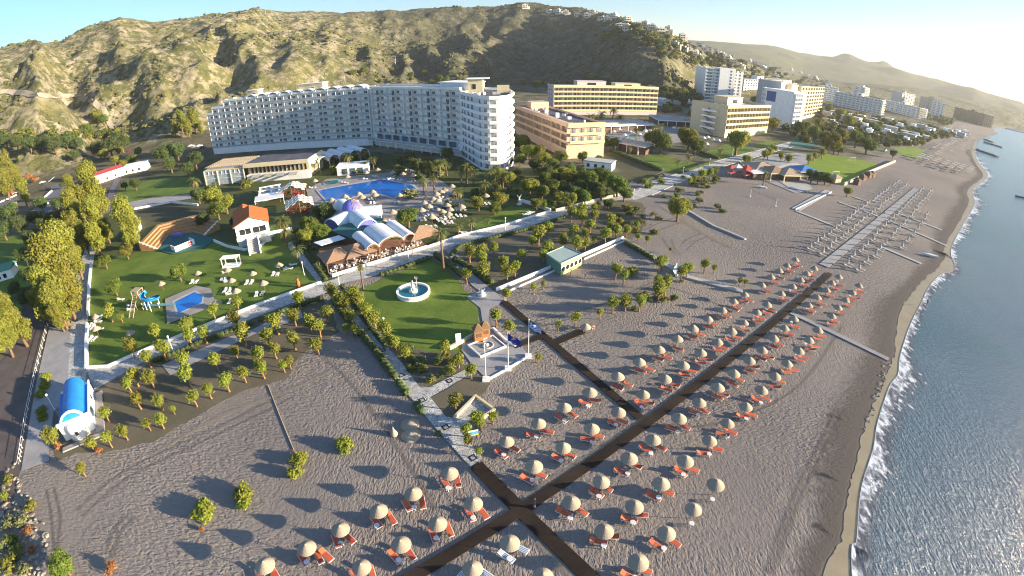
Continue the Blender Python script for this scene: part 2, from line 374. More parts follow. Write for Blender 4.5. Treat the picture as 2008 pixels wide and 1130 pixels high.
# ripples / footprints
wv=N('ShaderNodeMapping'); wv.inputs['Rotation'].default_value=(0,0,R(38)); wv.inputs['Scale'].default_value=(1.0,.42,1); l.new(geo.outputs['Position'],wv.inputs[0])
rip=noise(3.0,2.5,.55,wv.outputs[0],.6)
wv2=N('ShaderNodeMapping'); wv2.inputs['Rotation'].default_value=(0,0,R(-35)); wv2.inputs['Scale'].default_value=(.45,1,1); l.new(geo.outputs['Position'],wv2.inputs[0])
rip2=noise(2.8,2,.5,wv2.outputs[0],.5)
rr=N('ShaderNodeMix'); l.new(mrange(noise(.02,1),.42,.58),rr.inputs[0]); l.new(rip,rr.inputs[2]); l.new(rip2,rr.inputs[3])
patch=mrange(noise(.045,4,.6),.38,.6,.35,1)
foot=mrange(vor_(1.6),.0,.35)
rip3=math_('MULTIPLY',math_('ADD',math_('MULTIPLY',mrange(rr.outputs[0],.3,.7),.75),math_('MULTIPLY',foot,.35)),patch)
bp=N('ShaderNodeBump'); bp.inputs['Strength'].default_value=1; bp.inputs['Distance'].default_value=.15; l.new(rip3,bp.inputs['Height'])
bp2=N('ShaderNodeBump'); bp2.inputs['Strength'].default_value=1; l.new(mrange(sep.outputs['Z'],.3,3,0,3.4),bp2.inputs['Distance']); l.new(noise(.13,6,.7),bp2.inputs['Height']); l.new(bp.outputs[0],bp2.inputs['Normal'])
l.new(bp2.outputs[0],b.inputs['Normal'])
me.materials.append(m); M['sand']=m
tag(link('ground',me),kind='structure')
# ---------------- flat sheets laid on the ground ----------------
LV=[.012]
RAG={'lawn','garden_soil','dark_soil','dry_field'}
def sheet(name,pts,material,z=None,world=False,kind='structure'):
    if z is None: LV[0]+=.004; z=LV[0]
    w=[p if world else P(*p) for p in pts]
    if material in RAG:
        q=[]; r_=random.Random(len(pts))
        for i in range(len(w)):
            a,c=w[i],w[(i+1)%len(w)]; k=max(1,min(40,int((c-a).length/1.6)))
            for j in range(k): q.append(a.lerp(c,j/k)+(Vector((r_.uniform(-.4,.4),r_.uniform(-.4,.4),0)) if j else Vector((0,0,0))))
        w=q
    w=[Vector((p[0],p[1],z)) for p in w]
    tr=tessellate_polygon([w]); fs=[]
    for t in tr:
        A,B,C=[w[i] for i in t]; fs.append(tuple(t) if (B-A).cross(C-A).z>0 else tuple(t)[::-1])
    b=MB(); b.addv(w,fs,material); o=link(name,b.mesh(name)); o['kind']=kind; return o
def matn(name,build,rough=.9,spec=.2):
    global n,l,nt,geo
    m=bpy.data.materials.new(name); m.use_nodes=True; nt=m.node_tree; n=nt.nodes; l=nt.links; b=n['Principled BSDF']
    b.inputs['Roughness'].default_value=rough; b.inputs['Specular IOR Level'].default_value=spec
    geo=n.new('ShaderNodeNewGeometry'); build(b); M[name]=m
def vor(scale,feat='F1',src=None,out='Distance'):
    o=N('ShaderNodeTexVoronoi',feature=feat); o.inputs['Scale'].default_value=scale; l.new(src or geo.outputs['Position'],o.inputs['Vector']); return o.outputs[out]
def bumpn(b,h,dist):
    o=N('ShaderNodeBump'); o.inputs['Strength'].default_value=1; o.inputs['Distance'].default_value=dist; l.new(h,o.inputs['Height']); l.new(o.outputs[0],b.inputs['Normal'])
def lawn_b(c1,c2,c3):
    def f(b):
        x=mixc(mrange(noise(.12,4,.6),.35,.65),c1,c2); x=mixc(mrange(noise(1.7,5,.7),.5,.8),x,c3); l.new(x,b.inputs['Base Color']); bumpn(b,noise(5,4,.7),.06)
    return f
matn('lawn',lawn_b((.075,.135,.02),(.15,.21,.032),(.20,.22,.05)))
matn('bright_turf',lawn_b((.15,.23,.015),(.20,.28,.02),(.24,.30,.04)))
matn('garden_soil',lawn_b((.06,.085,.025),(.085,.10,.035),(.14,.13,.06)))
matn('dark_soil',lawn_b((.12,.105,.07),(.165,.14,.105),(.10,.11,.045)))
matn('dry_field',lawn_b((.075,.075,.04),(.10,.095,.05),(.15,.13,.08)))
def stone_b(b):
    e=vor(2.1,'DISTANCE_TO_EDGE'); c=vor(2.1,'F1',None,'Color'); s_=N('ShaderNodeSeparateColor'); l.new(c,s_.inputs[0])
    x=mixc(s_.outputs[0],(.40,.40,.39),(.64,.63,.60)); x=mixc(mrange(e,.02,.07),(.22,.22,.22),x); x=mixc(mrange(noise(.25,4,.6),.4,.75),x,mixc(.5,x,(.2,.2,.2)))
    l.new(x,b.inputs['Base Color']); bumpn(b,mrange(e,0,.08),.04)
matn('stone_paving',stone_b,.75,.3)
def conc_b(c1,c2,sc=.8,bd=.02):
    def f(b):
        x=mixc(mrange(noise(.3,5,.6),.35,.7),c1,c2); x=mixc(mrange(noise(6,3),.45,.8),x,mixc(.35,x,(.12,.12,.12))); l.new(x,b.inputs['Base Color']); bumpn(b,noise(8,3),bd)
    return f
matn('concrete',conc_b((.30,.29,.30),(.40,.385,.37)))
matn('pool_deck',conc_b((.27,.25,.24),(.37,.345,.32)))
matn('asphalt',conc_b((.13,.125,.15),(.19,.18,.20)))
matn('brown_asphalt',conc_b((.10,.08,.075),(.15,.12,.105)))
matn('pale_walk',conc_b((.42,.40,.37),(.52,.50,.46)))
matn('wet_sand',conc_b((.31,.25,.155),(.37,.305,.185),.8,.01),.55,.4)
matn('plain_sand',conc_b((.24,.21,.195),(.29,.25,.22),.8,.03))
matn('slab_grey',conc_b((.33,.32,.31),(.42,.405,.38)))
matn('teal_court',conc_b((.05,.16,.13),(.07,.20,.16)))
def planks_b(b):
    mp=N('ShaderNodeMapping'); tc=N('ShaderNodeTexCoord'); l.new(tc.outputs['Object'],mp.inputs[0])
    w=N('ShaderNodeTexWave',wave_type='BANDS',bands_direction='X'); w.inputs['Scale'].default_value=2.2; w.inputs['Distortion'].default_value=0; l.new(mp.outputs[0],w.inputs[0])
    mp2=N('ShaderNodeMapping'); mp2.inputs['Scale'].default_value=(7,.4,1); l.new(tc.outputs['Object'],mp2.inputs[0])
    x=mixc(mrange(noise(.6,3,.5,mp2.outputs[0]),.35,.7),(.018,.012,.009),(.036,.024,.017)); x=mixc(mrange(noise(.15,3),.45,.7),x,(.055,.038,.026)); x=mixc(mrange(w.outputs[1],0,.15,.2,1),(.008,.006,.005),x)
    l.new(x,b.inputs['Base Color']); bumpn(b,w.outputs[1],.008)
matn('dark_planks',planks_b,.8,.2)
def pool_b(c1,c2):
    def f(b):
        x=mixc(mrange(noise(.1,2),.3,.7),c1,c2); l.new(x,b.inputs['Base Color']); bumpn(b,noise(2.5,3),.02)
    return f
matn('pool_blue',pool_b((.0,.12,.52),(.0,.18,.62)),.08,.5)
matn('fountain_water',pool_b((.01,.13,.17),(.02,.2,.24)),.08,.5)
# big garden base under the resort
sheet('garden_ground',[(205,420),(240,370),(300,340),(400,330),(560,318),(700,300),(900,315),(1010,330),(1120,330),(1195,312),(1240,352),(1222,384),(1182,391),(1089,415),(906,463),(722,518),(640,552),(500,601),(356,660),(212,721),(172,722),(172,560),(190,480)],'garden_soil')
sheet('dry_field',[(1150,315),(1230,300),(1300,335),(1250,362),(1238,352)],'dry_field')
sheet('soil_bed',[(186,766),(234,740),(330,700),(500,624),(633,578),(645,600),(668,650),(640,668),(600,690),(575,715),(560,745),(520,755),(480,765),(430,790),(395,812),(350,835),(300,868),(250,880),(200,890),(150,888),(112,905),(100,850),(106,806),(135,860),(190,850)],'dark_soil')
sheet('pool_lawn',[(175,718),(177,560),(180,520),(240,500),(300,490),(420,472),(470,480),(540,440),(575,470),(600,520),(640,553),(500,601),(356,660),(276,692),(212,720)],'lawn')
sheet('upper_lawn',[(232,372),(300,352),(385,345),(395,375),(340,400),(250,410),(228,405)],'lawn')
sheet('dry_lawn',[(262,412),(330,398),(400,400),(430,420),(300,440),(268,450)],'dry_field')
sheet('fountain_lawn',[(745,549),(800,528),(848,508),(870,520),(905,555),(935,600),(943,645),(915,690),(880,700),(850,692),(790,690),(762,668),(735,630),(690,575)],'lawn')
sheet('flower_bed',[(762,668),(850,692),(915,690),(905,715),(912,725),(842,760),(822,758),(790,712)],'dark_soil')
sheet('flower_bed',[(843,781),(911,741),(936,735),(955,744),(962,748),(945,775),(930,783),(905,806),(892,820),(874,817)],'dark_soil')
sheet('tree_bed',[(880,510),(905,480),(962,465),(1020,453),(1113,423),(1214,393),(1260,398),(1268,440),(1240,470),(1215,468),(1100,520),(975,572),(960,566),(930,540)],'dark_soil')
sheet('hedge_lawn',[(930,440),(1000,405),(1078,412),(1000,440),(930,455)],'lawn')
sheet('hotel_lawn',[(1255,310),(1290,300),(1345,318),(1400,325),(1330,345),(1300,335)],'lawn')
sheet('hotel_lawn',[(1385,297),(1430,280),(1475,290),(1480,300),(1420,318),(1395,312)],'lawn')
sheet('hotel_lawn',[(1478,281),(1530,277),(1500,291),(1484,290)],'lawn')
sheet('football_pitch',[(1572,325),(1620,302),(1725,321),(1655,363)],'bright_turf')
sheet('grass_strip',[(1860,297),(1880,290),(1905,296),(1830,322),(1800,312)][:0] or [(1752,292),(1790,288),(1815,296),(1800,312),(1770,305)],'bright_turf')
sheet('path',[(172,474),(189,476),(177,560),(171,722),(168,768),(133,792),(143,586),(150,540)],'stone_paving')
sheet('ramp',[(97,642),(139,645),(133,790),(106,806),(100,850),(96,905),(42,925),(53,860)],'concrete')
sheet('dirt_road',[(55,600),(96,615),(88,660),(55,850),(40,925),(20,1010),(-60,1060),(-40,760),(20,690)],'brown_asphalt')
PROM_N=[(168,723),(212,721),(276,692.5),(356,660),(500,602),(629,556),(656,548),(722,518.5),(800,495),(836,486.5),(906,463),(991,443),(1079,416),(1090,415),(1182,391),(1217,383),(1248,372),(1262,362),(1380,322),(1550,278)]
PROM_S=[(1562,285),(1385,335),(1278,382),(1248,392),(1214,392.5),(1113,423),(1020,452),(962,465),(901,479),(848,502.5),(800,516),(736,542),(672,556),(645,573),(633,577.6),(575,594.5),(466,637),(400,658),(327,698),(276,714),(234,738),(186,765)]
sheet('promenade',PROM_N+PROM_S,'stone_paving')
sheet('footpath',[(640,568),(672,556),(687,600),(724,648),(753,672),(790,715),(822,759),(842.5,760.5),(914,724.6),(911.5,740.6),(844,780),(874,817.6),(893,821.5),(906,807),(933,781),(970,807),(948,819),(920,826),(901,845.5),(930,880),(947,900),(922,916),(845,830),(811,788),(777,746),(735,674),(705,648),(685,616),(650,578)],'stone_paving')
sheet('stone_path',[(872,490),(884,484),(905,510),(935,545),(964,568),(988,588),(978,598),(960,606),(958,640),(985,655),(1015,670),(1040,702),(955,745),(925,715),(905,688),(907,676),(950,655),(942,605),(914,583),(940,572),(925,560)],'concrete')
sheet('parking_strip',[(318,717),(451,661),(500,645),(560,612),(590,608),(594,624),(500,656),(400,704),(334,737)],'concrete')
sheet('pool_terrace',[(600,372),(640,352),(700,345),(800,335),(850,345),(890,372),(870,400),(860,425),(810,430),(760,436),(700,425),(640,425),(608,400)],'pool_deck')
sheet('garden_path',[(560,480),(578,470),(635,545),(622,553)],'stone_paving')
sheet('driveway',[(232,314),(285,290),(299,291),(244,340),(226,370),(216,417),(198,424),(214,376),(232,334)],'asphalt')
sheet('road',[(106,320),(138,314),(141,351),(122,385),(100,418),(60,418),(70,405),(102,375),(96,360),(111,345)],'asphalt')
sheet('road',[(-60,415),(0,398),(33,384),(38,392),(0,430),(-60,450)],'asphalt')
sheet('car_park',[(240,400),(300,388),(385,380),(388,388),(300,402),(245,412)],'concrete')
sheet('hotel_forecourt',[(1185,265),(1290,232),(1370,240),(1400,262),(1330,280),(1240,292)],'pool_deck')
sheet('plaza',[(1430,335),(1500,305),(1560,300),(1600,305),(1565,335),(1595,372),(1560,380),(1500,355)],'concrete')
sheet('lawn_left',[(-40,470),(60,455),(75,520),(40,610),(-40,640)],'lawn')
sheet('tennis_court',[(1553,275),(1602,277),(1592,291),(1546,288)],'teal_court')
# beach walks
PL=[]
def walk(name,a,b_,w,material,label,cat='boardwalk',z=.05,group=None):
    A,B=P(*a),P(*b_); d=B-A; L=d.length; mb=MB(); mb.box(0,L,-w/2,w/2,-.02,z,material)
    LV[0]+=.004
    o=link(name,mb.mesh(name),None,(A.x,A.y,.03+LV[0]*.5),math.atan2(d.y,d.x)); tag(o,label,cat,group); return o
walk('boardwalk',(760,1160),(1628,537),1.45,'dark_planks','long dark timber boardwalk running diagonally between the orange lounger rows',z=.06)
walk('boardwalk',(934,913),(1165,1140),1.7,'dark_planks','dark timber boardwalk leading seaward from the end of the stone path',z=.05)
walk('boardwalk',(988,592),(1257,822),1.3,'dark_planks','dark timber boardwalk from the green cabin wall to the long boardwalk',z=.045)
walk('boardwalk',(1008,681),(1060,661),1.2,'dark_planks','short dark boardwalk spur beside the flag plaza',z=.04)
walk('boardwalk',(1080,676),(1144,650),1.4,'dark_planks','short dark boardwalk spur leading to the lifeguard desk',z=.04)
walk('beach_walk',(1550,614),(1742,706),1.2,'concrete','thin grey concrete walk from the boardwalk to the wet sand')
walk('beach_walk',(1615,522),(1797,370),2.5,'slab_grey','wide pale slab walk between the rows of closed white parasols')
for a,b_,q in (((1560,414),(1640,446),'nearest the volleyball court'),((1645,397),(1740,432),'starting below the small round tree'),((1742,433),(1858,484),'passing the white parasol rows to the wet edge'),((1672,386),(1702,397),'below the football pitch wall'),((1758,418),(1846,452),'farthest along the white parasol rows'),((1723,483),(1806,518),'ending at the open sand below the parasols')):
    walk('beach_walk',a,b_,1.3,'pale_walk','narrow pale slab walk '+q,group='narrow slab walks on the beach')
walk('beach_walk',(1560,412),(1625,375),3.0,'pale_walk','pale walk from the beach bar steps down to the sand')
# wet sand, surf, sea
cw=COASTW
inner=[(1590,1250),(1617,1130),(1648,1060),(1662,980),(1672,930),(1690,860),(1706,810),(1735,745),(1752,700),(1755,660),(1762,620),(1780,585),(1815,545),(1835,530),(1856,500),(1850,488),(1880,436),(1900,398),(1898,372),(1928,345),(1913,320),(1905,295),(1915,275)]
iw=[Vector((-16,-62,0)),Vector((9,-16,0)),Vector((20,1,0))]+[P(*p) for p in inner[1:]]
def smooth(pl,k=3,amp=0,seed=0):
    r_=random.Random(seed); out=[]; n_=len(pl)
    for i in range(n_-1):
        p0,p1,p2,p3=pl[max(i-1,0)],pl[i],pl[i+1],pl[min(i+2,n_-1)]
        for j in range(k):
            t=j/k; q=.5*((2*p1)+(p2-p0)*t+(2*p0-5*p1+4*p2-p3)*t*t+(3*p1-p0-3*p2+p3)*t**3)
            if amp: q=q+Vector((r_.uniform(-amp,amp),r_.uniform(-amp,amp),0))
            out.append(q)
    out.append(pl[-1]); return out
cs=smooth(cw,8,.22,3); far_i=len(cs)
ws=smooth(iw,8,.25,4)
seasheet=cs+[cs[-1]+(cs[-1]-cs[-2]).normalized()*4000,Vector((30000,-3000,0)),Vector((8000,-26000,0)),Vector((-5,-900,0))]
# wet sand lies between the inner line and just past the coast line
ce=[c+Vector((1.5,-1.9,0)) for c in cs[:-6*8]]
sheet('wet_sand',ws+ce[::-1],'wet_sand',z=.05,world=True)
def sea_b(b):
    dot=N('ShaderNodeVectorMath',operation='DOT_PRODUCT'); l.new(geo.outputs['Position'],dot.inputs[0]); dot.inputs[1].default_value=(.62,-.785,0)
    near=mrange(math_('ADD',dot.outputs['Value'],math_('MULTIPLY',noise(.03,3),14)),12,46)
    x=mixc(near,(.07,.12,.17),(.006,.06,.155)); x=mixc(mrange(noise(.012,3),.5,.7),x,(.008,.085,.13)); sy=N('ShaderNodeSeparateXYZ'); l.new(geo.outputs['Position'],sy.inputs[0]); x=mixc(mrange(sy.outputs['Y'],60,240,0,.8),x,(.045,.17,.23)); l.new(x,b.inputs['Base Color'])  # last mix pales the far water: sky glare put into its base colour
    mp=N('ShaderNodeMapping'); mp.inputs['Rotation'].default_value=(0,0,R(25)); mp.inputs['Scale'].default_value=(1,.45,1); l.new(geo.outputs['Position'],mp.inputs[0])
    h=math_('ADD',math_('MULTIPLY',noise(.10,3,.5,mp.outputs[0]),1.2),math_('ADD',math_('MULTIPLY',noise(1.7,4,.7,mp.outputs[0]),.9),math_('ADD',math_('MULTIPLY',noise(.02,2,.5,mp.outputs[0]),2),math_('MULTIPLY',noise(4,3,.6,mp.outputs[0]),.5))))
    bumpn(b,h,.5)
matn('sea',sea_b,.2,.35)
so_=sheet('sea',seasheet,'sea',z=.09,world=True)
def surf_b(b):
    mp=N('ShaderNodeMapping'); mp.inputs['Rotation'].default_value=(0,0,R(-40)); mp.inputs['Scale'].default_value=(1,.5,1); l.new(geo.outputs['Position'],mp.inputs[0])
    tc=N('ShaderNodeUVMap'); sx=N('ShaderNodeSeparateXYZ'); l.new(tc.outputs[0],sx.inputs[0])
    f=noise(.9,6,.7,mp.outputs[0],.4)
    f2=math_('ADD',f,math_('MULTIPLY',math_('SUBTRACT',noise(.07,2),.5),.5))
    thr=math_('SUBTRACT',math_('ADD',f2,math_('MULTIPLY',sx.outputs['Y'],-.30)),-.06)
    k=mrange(thr,.44,.58)
    edge=mrange(sx.outputs['Y'],.03,.0)
    k=math_('MAXIMUM',k,edge)
    x=mixc(k,(.12,.12,.15),(.72,.74,.76)); l.new(x,b.inputs['Base Color']); bumpn(b,f,.25)
    tr=N('ShaderNodeBsdfTransparent'); ms=N('ShaderNodeMixShader'); o=n['Material Output']
    al=math_('MAXIMUM',math_('MULTIPLY',k,mrange(sx.outputs['Y'],1.0,.75)),mrange(sx.outputs['Y'],.55,.15,0,.75)); l.new(al,ms.inputs[0]); l.new(tr.outputs[0],ms.inputs[1]); l.new(b.outputs[0],ms.inputs[2]); l.new(ms.outputs[0],o.inputs['Surface'])
matn('surf_foam',surf_b,.5,.3)
def strip(name,pl,width,z,material,kind):
    b=MB(); vs=[];uv=[]; fs=[]; K=6
    for i,p in enumerate(pl):
        a=pl[max(0,i-1)]; c=pl[min(len(pl)-1,i+1)]; d=(c-a).normalized(); nn=Vector((d.y,-d.x,0)); w=width(p)
        for j in range(K+1): q=p+nn*(w*j/K-.15); vs.append((q.x,q.y,z)); uv.append((i/10,j/K))
    for i in range(len(pl)-1):
        for j in range(K): fs.append((i*(K+1)+j,i*(K+1)+j+1,(i+1)*(K+1)+j+1,(i+1)*(K+1)+j)[::-1])
    b.addv(vs,fs,material); me_=b.mesh(name); ul=me_.uv_layers.new(name='UVMap')
    for lp in me_.loops: ul.data[lp.index].uv=uv[lp.vertex_index]
    if me_.polygons[0].normal.z<0: me_.flip_normals()
    o=link(name,me_); tag(o,None,None,None,kind)
cc=smooth(cw,10,.0,3)
strip('surf',[p for p in cc[:len(cc)-60]],lambda p: 7.5*(.45+.75*float(vnoise(np.array([p.x/13.]),np.array([p.y/13.]),3)[0]))*(1 if p.length<90 else .75 if p.length<200 else 1.2),.12,'surf_foam','structure')

def fade_b(col,thr,amp):
    def f(b):
        tc=N('ShaderNodeUVMap'); sx=N('ShaderNodeSeparateXYZ'); l.new(tc.outputs[0],sx.inputs[0]); b.inputs['Base Color'].default_value=(*col,1)
        y=sx.outputs['Y']; tri=math_('SUBTRACT',1,math_('ABSOLUTE',math_('SUBTRACT',math_('MULTIPLY',y,2),1))) if thr else math_('SUBTRACT',1,y)
        a=mrange(math_('ADD',tri,math_('MULTIPLY',math_('SUBTRACT',noise(.9,5,.7),.5),1.2)),.2,.8,0,amp); bumpn(b,noise(3,4,.6),.08)
        tr=N('ShaderNodeBsdfTransparent'); ms=N('ShaderNodeMixShader'); l.new(a,ms.inputs[0]); l.new(tr.outputs[0],ms.inputs[1]); l.new(b.outputs[0],ms.inputs[2]); l.new(ms.outputs[0],n['Material Output'].inputs['Surface'])
    return f
def math_(op,a,b_=0):
    o=N('ShaderNodeMath',operation=op)
    for k,v in ((0,a),(1,b_)):
        if isinstance(v,(int,float)): o.inputs[k].default_value=v
        else: l.new(v,o.inputs[k])
    return o.outputs[0]
matn('damp_sand',fade_b((.15,.125,.105),False,.8)); matn('track_sand',fade_b((.15,.13,.115),True,.45)); matn('drift_sand',fade_b((.34,.29,.23),True,.55))
strip('damp_sand',ws[:-8],lambda p:-(4+5*float(vnoise(np.array([p.x/17.]),np.array([p.y/17.]),8)[0])),.058,'damp_sand','structure')
zt=.064
for tr_ in ([(1318,470),(1325,486),(1335,500)],[(1300,466),(1316,488),(1330,502)],[(1262,452),(1285,440),(1320,428)],[(1275,462),(1300,448),(1335,436)],[(1336,478),(1352,466),(1375,457)],[(1345,490),(1362,474),(1390,462)],[(95,960),(105,1010),(112,1080)],[(110,955),(122,1010),(118,1075)],[(205,1090),(222,1040),(250,1010)],[(218,1095),(236,1045),(265,1012)],[(150,1000),(250,920),(420,840),(560,770)],[(160,1012),(262,930),(430,850),(575,778)],[(1060,640),(1200,600),(1290,560),(1420,600)],[(1050,630),(1190,592),(1280,552)],[(1250,830),(1400,830),(1560,760),(1650,640)],[(1500,1120),(1560,960),(1640,800)],[(1512,1125),(1574,962),(1655,802)],[(640,700),(700,760),(800,900),(860,1000)]):
    zt+=.0005; strip('tyre_track',smooth([P(*p) for p in tr_],8),lambda p:.75,zt,'track_sand','structure')
for tr_ in ([(1000,955),(1200,835),(1420,682),(1560,580)],[(820,1080),(1000,975)],[(1040,1040),(1120,1120)],[(300,870),(430,800),(560,752),(640,715)],[(1300,400),(1380,450),(1440,480)]):
    zt+=.0005; strip('sand_drift',smooth([P(*p)+Vector((1.2,-1.0,0)) for p in tr_],8),lambda p:1.6 if p.length<110 else 5,zt,'drift_sand','structure')
# ---------------- props ----------------
mat('thatch',(.34,.285,.215),.95,.22,14,bump=.12,bscale=18,hue=.14)
mat('wood',(.20,.12,.065),.8,.2,5); mat('pale_wood',(.42,.33,.22),.8,.2,5)
mat('white_paint',(.78,.77,.74),.6,.05,2); mat('white_plastic',(.78,.78,.78),.4,.03)
mat('orange_fabric',(.62,.12,.055),.7,.12,3,hue=.25); mat('dark_metal',(.05,.05,.055),.5,.1,metal=.6); mat('grey_metal',(.45,.46,.48),.4,.1,metal=.7)
mat('blue_stripe',(.08,.22,.42),.7); mat('white_fabric',(.72,.71,.69),.85,.05)
def mk_umb(group,label,cm='thatch'):
    t=thing('thatched_parasol',label,'parasol',group=group)
    b=MB(); b.tube((0,0,-.05),(0,0,2.25),.045,.04,'wood',8); part('pole',b,t)
    b=MB(); pr=[(1.02,1.76),(1.09,1.78),(1.07,1.84),(.79,2.05),(.83,2.06),(.80,2.10),(.47,2.33),(.50,2.34),(.47,2.38),(.12,2.58),(.02,2.66)]; b.lathe(pr,cm,22)
    o=part('canopy',b,t)
    b=MB()
    for i in range(8):
        a=2*PI*i/8; b.tube((.04*math.cos(a),.04*math.sin(a),2.3),(1.0*math.cos(a),1.0*math.sin(a),1.82),.018,.018,'wood',5)
    part('ribs',b,t)
    return t
def mk_lounger(fabric,frame,label,group,striped=False):
    t=thing('sun_lounger',label,'sun lounger',group=group)
    b=MB(); w=.33
    for s in (-1,1): b.box(-.95,.95,s*w-.03,s*w+.03,.27,.33,frame)
    b.box(-.95,-.89,-w,w,.272,.328,frame); b.box(.89,.95,-w,w,.272,.328,frame); part('frame',b,t)
    for x in (-.75,.7):
        for s in (-1,1): q=MB(); q.tube((x,s*w,0),(x,s*w,.27),.025,.025,frame,6); part('leg',q,t)
    b=MB()
    if striped:
        for k in range(7): b.box(-.9,.35,-.3+k*.6/7,-.3+(k+1)*.6/7,.335,.38,'blue_stripe' if k%2 else 'white_fabric')
    else: b.box(-.9,.35,-.3,.3,.335,.38,fabric)
    part('mattress',b,t)
    b=MB()
    def sl(y0,y1,m):
        z0,z1=.36,.62; b.addv([(.35,y0,z0),(.93,y0,z1),(.93,y1,z1),(.35,y1,z0),(.37,y0,z0-.05),(.95,y0,z1-.05),(.95,y1,z1-.05),(.37,y1,z0-.05)],[(0,1,2,3),(7,6,5,4),(0,4,5,1),(1,5,6,2),(2,6,7,3),(3,7,4,0)],m)
    if striped:
        for k in range(7): sl(-.3+k*.6/7,-.3+(k+1)*.6/7,'blue_stripe' if k%2 else 'white_fabric')
    else: sl(-.3,.3,fabric)
    part('backrest',b,t); return t
def mk_table():
    t=thing('side_table','x','table',group='white side tables under the parasols')
    b=MB(); b.lathe([(.3,.42),(.32,.44),(.32,.47),(.3,.48)],'white_plastic',8); part('table_top',b,t)
    for k in range(4):
        q=MB(); a=PI/4+k*PI/2; q.tube((.27*math.cos(a),.27*math.sin(a),0),(.2*math.cos(a),.2*math.sin(a),.43),.03,.03,'white_plastic',5); part('leg',q,t)
    return t
RA=[(905,100),(985,50),(820,165),(1150,130),(1075,185),(1255,45),(715,230),(980,255),(600,305),(885,325),(485,380),(785,400),(350,460),(660,482),(205,550),(530,575),(45,655),(395,675),(235,785),(50,920)]
RB=[(1590,20),(1520,75),(1460,130),(1780,40),(1730,95),(1675,150),(1630,210),(1350,230),(1525,320),(1280,298),(1460,390),(1200,375),(1385,470),(1115,460),(1300,560),(1020,540),(1210,655),(905,635),(785,740),(1110,758),(650,848),(995,877),(500,968),(860,998)]
U=[(1200+x/3.766,560+y/3.766) for x,y in RA+RB]
U+=[(1200+x/3.766,830+y/3.766) for x,y in [(310,103),(728,110),(130,245),(547,265),(368,430),(772,440),(170,600),(610,615),(410,795),(200,1015)]]
U+=[(1186,1037),(1180,940),(1121,981),(880.6,924),(809,963),(741,997),(857,1022.5),(665.5,1033),(785,1063.7),(599,1070),(517,1105),(706.7,1107.5),(928,983),(1157,766),(1107,793.7),(1056,825.5),(1161,836),(992.5,860.5),(1105,872.5),(1047,911)]
U+=[(1560.7,506.6),(1544.7,517.7),(1598,523),(1529,528),(1583,533.7),(1513,540),(1571,545.6),(1495.6,555),(1555.5,559),(1645.6,540),(1632,552),(1685.5,557.6)]
UB=[(999.5,1061),(926,1111)]; UX=[(1065,1127),(1149,636)]
lab0='thatched straw parasol on the sand'
U0=mk_umb('thatched parasols on the near beach',lab0)
L0=mk_lounger('orange_fabric','white_plastic','x','orange loungers on the near beach')
LB0=mk_lounger('white_fabric','white_plastic','x','blue striped loungers',True)
T0=mk_table()
used=set()
def use(proto,loc,rz,label,sc=None):
    if proto.name not in used:
        used.add(proto.name)
        if proto.name not in KIDS: KIDS[proto.name]=list(proto.children)
        proto.location=loc; proto.rotation_euler=(0,0,rz); proto['label']=label
        if sc: proto.scale=(sc,)*3 if not hasattr(sc,'__len__') else sc
        return proto
    return copy_tree(proto,loc,rz,sc,label)
ax=Vector((.79,.61,0)); axn=Vector((-.61,.79,0)); Q0=P(1023,1000)
def side(p):
    q=P(*p,2.2); return (q-Q0).dot(axn),(q-Q0).dot(ax)
pts=[(p,'o') for p in U]+[(p,'b') for p in UB]+[(UX[0],'n'),(UX[1],'n')]
# name each parasol by the row it stands in and its order along the boardwalk
rows={}
for p,k in pts:
    s,a=side(p)
    if a<-1 and s>0: r='at the near left sand'
    elif s>0: r='on the hotel side'
    else: r='on the sea side'
    rows.setdefault(r,[]).append((p,k,a,s))
for r,lst in rows.items():
    lst.sort(key=lambda q:q[2])
    for i,(p,k,a,s) in enumerate(lst):
        w=P(*p,2.2,z=0); o_=ordn(i); use(U0,w,rnd.uniform(0,6),f'straw parasol {r} of the long boardwalk, {o_} from its near end',rnd.uniform(.9,1.0) if p[1]>640 else rnd.uniform(.86,.96))
        nearleft=(p[0]<960 and p[1]>880)
        th=R(-55 if nearleft else -32)+rnd.uniform(-.25,.25)
        tb=w+Vector((-.15 if p[1]>760 else .5,-.95 if p[1]>760 else .9,0))+Vector((rnd.uniform(-.2,.2),rnd.uniform(-.2,.1),0))
        if k!='n': use(T0,tb,rnd.uniform(0,1.5),f'white side table by the {o_} straw parasol {r}')
        n_=2
        if p in ((1404.0,948.0),): n_=0
        if abs(p[0]-(1200+772/3.766))<1 and p[1]>900: n_=0
        if abs(p[0]-(1200+610/3.766))<1 and p[1]>900: n_=0
        if k=='n': n_=0
        if p[0]<670 and p[1]>1060 and p[0]>560: n_=3
        offs=[Vector((-.6,-.5,0)),Vector((.9,.05,0)),Vector((1.9,.45,0))] if p[1]>760 else [Vector((.2,-.5,0)),Vector((1.55,.25,0)),Vector((2.4,.6,0))]
        for j in range(n_):
            if rnd.random()<.08 and p[1]<700: continue
            q=w+offs[j]+Vector((rnd.uniform(-.3,.3),rnd.uniform(-.25,.25),0))
            fl=PI if rnd.random()<.8 else 0
            use(LB0 if k=='b' else L0,q,th+rnd.uniform(-.22,.22)+fl,f"{'blue striped' if k=='b' else 'orange'} lounger, {('left','right','outer right')[j]} one by the {o_} straw parasol {r}")
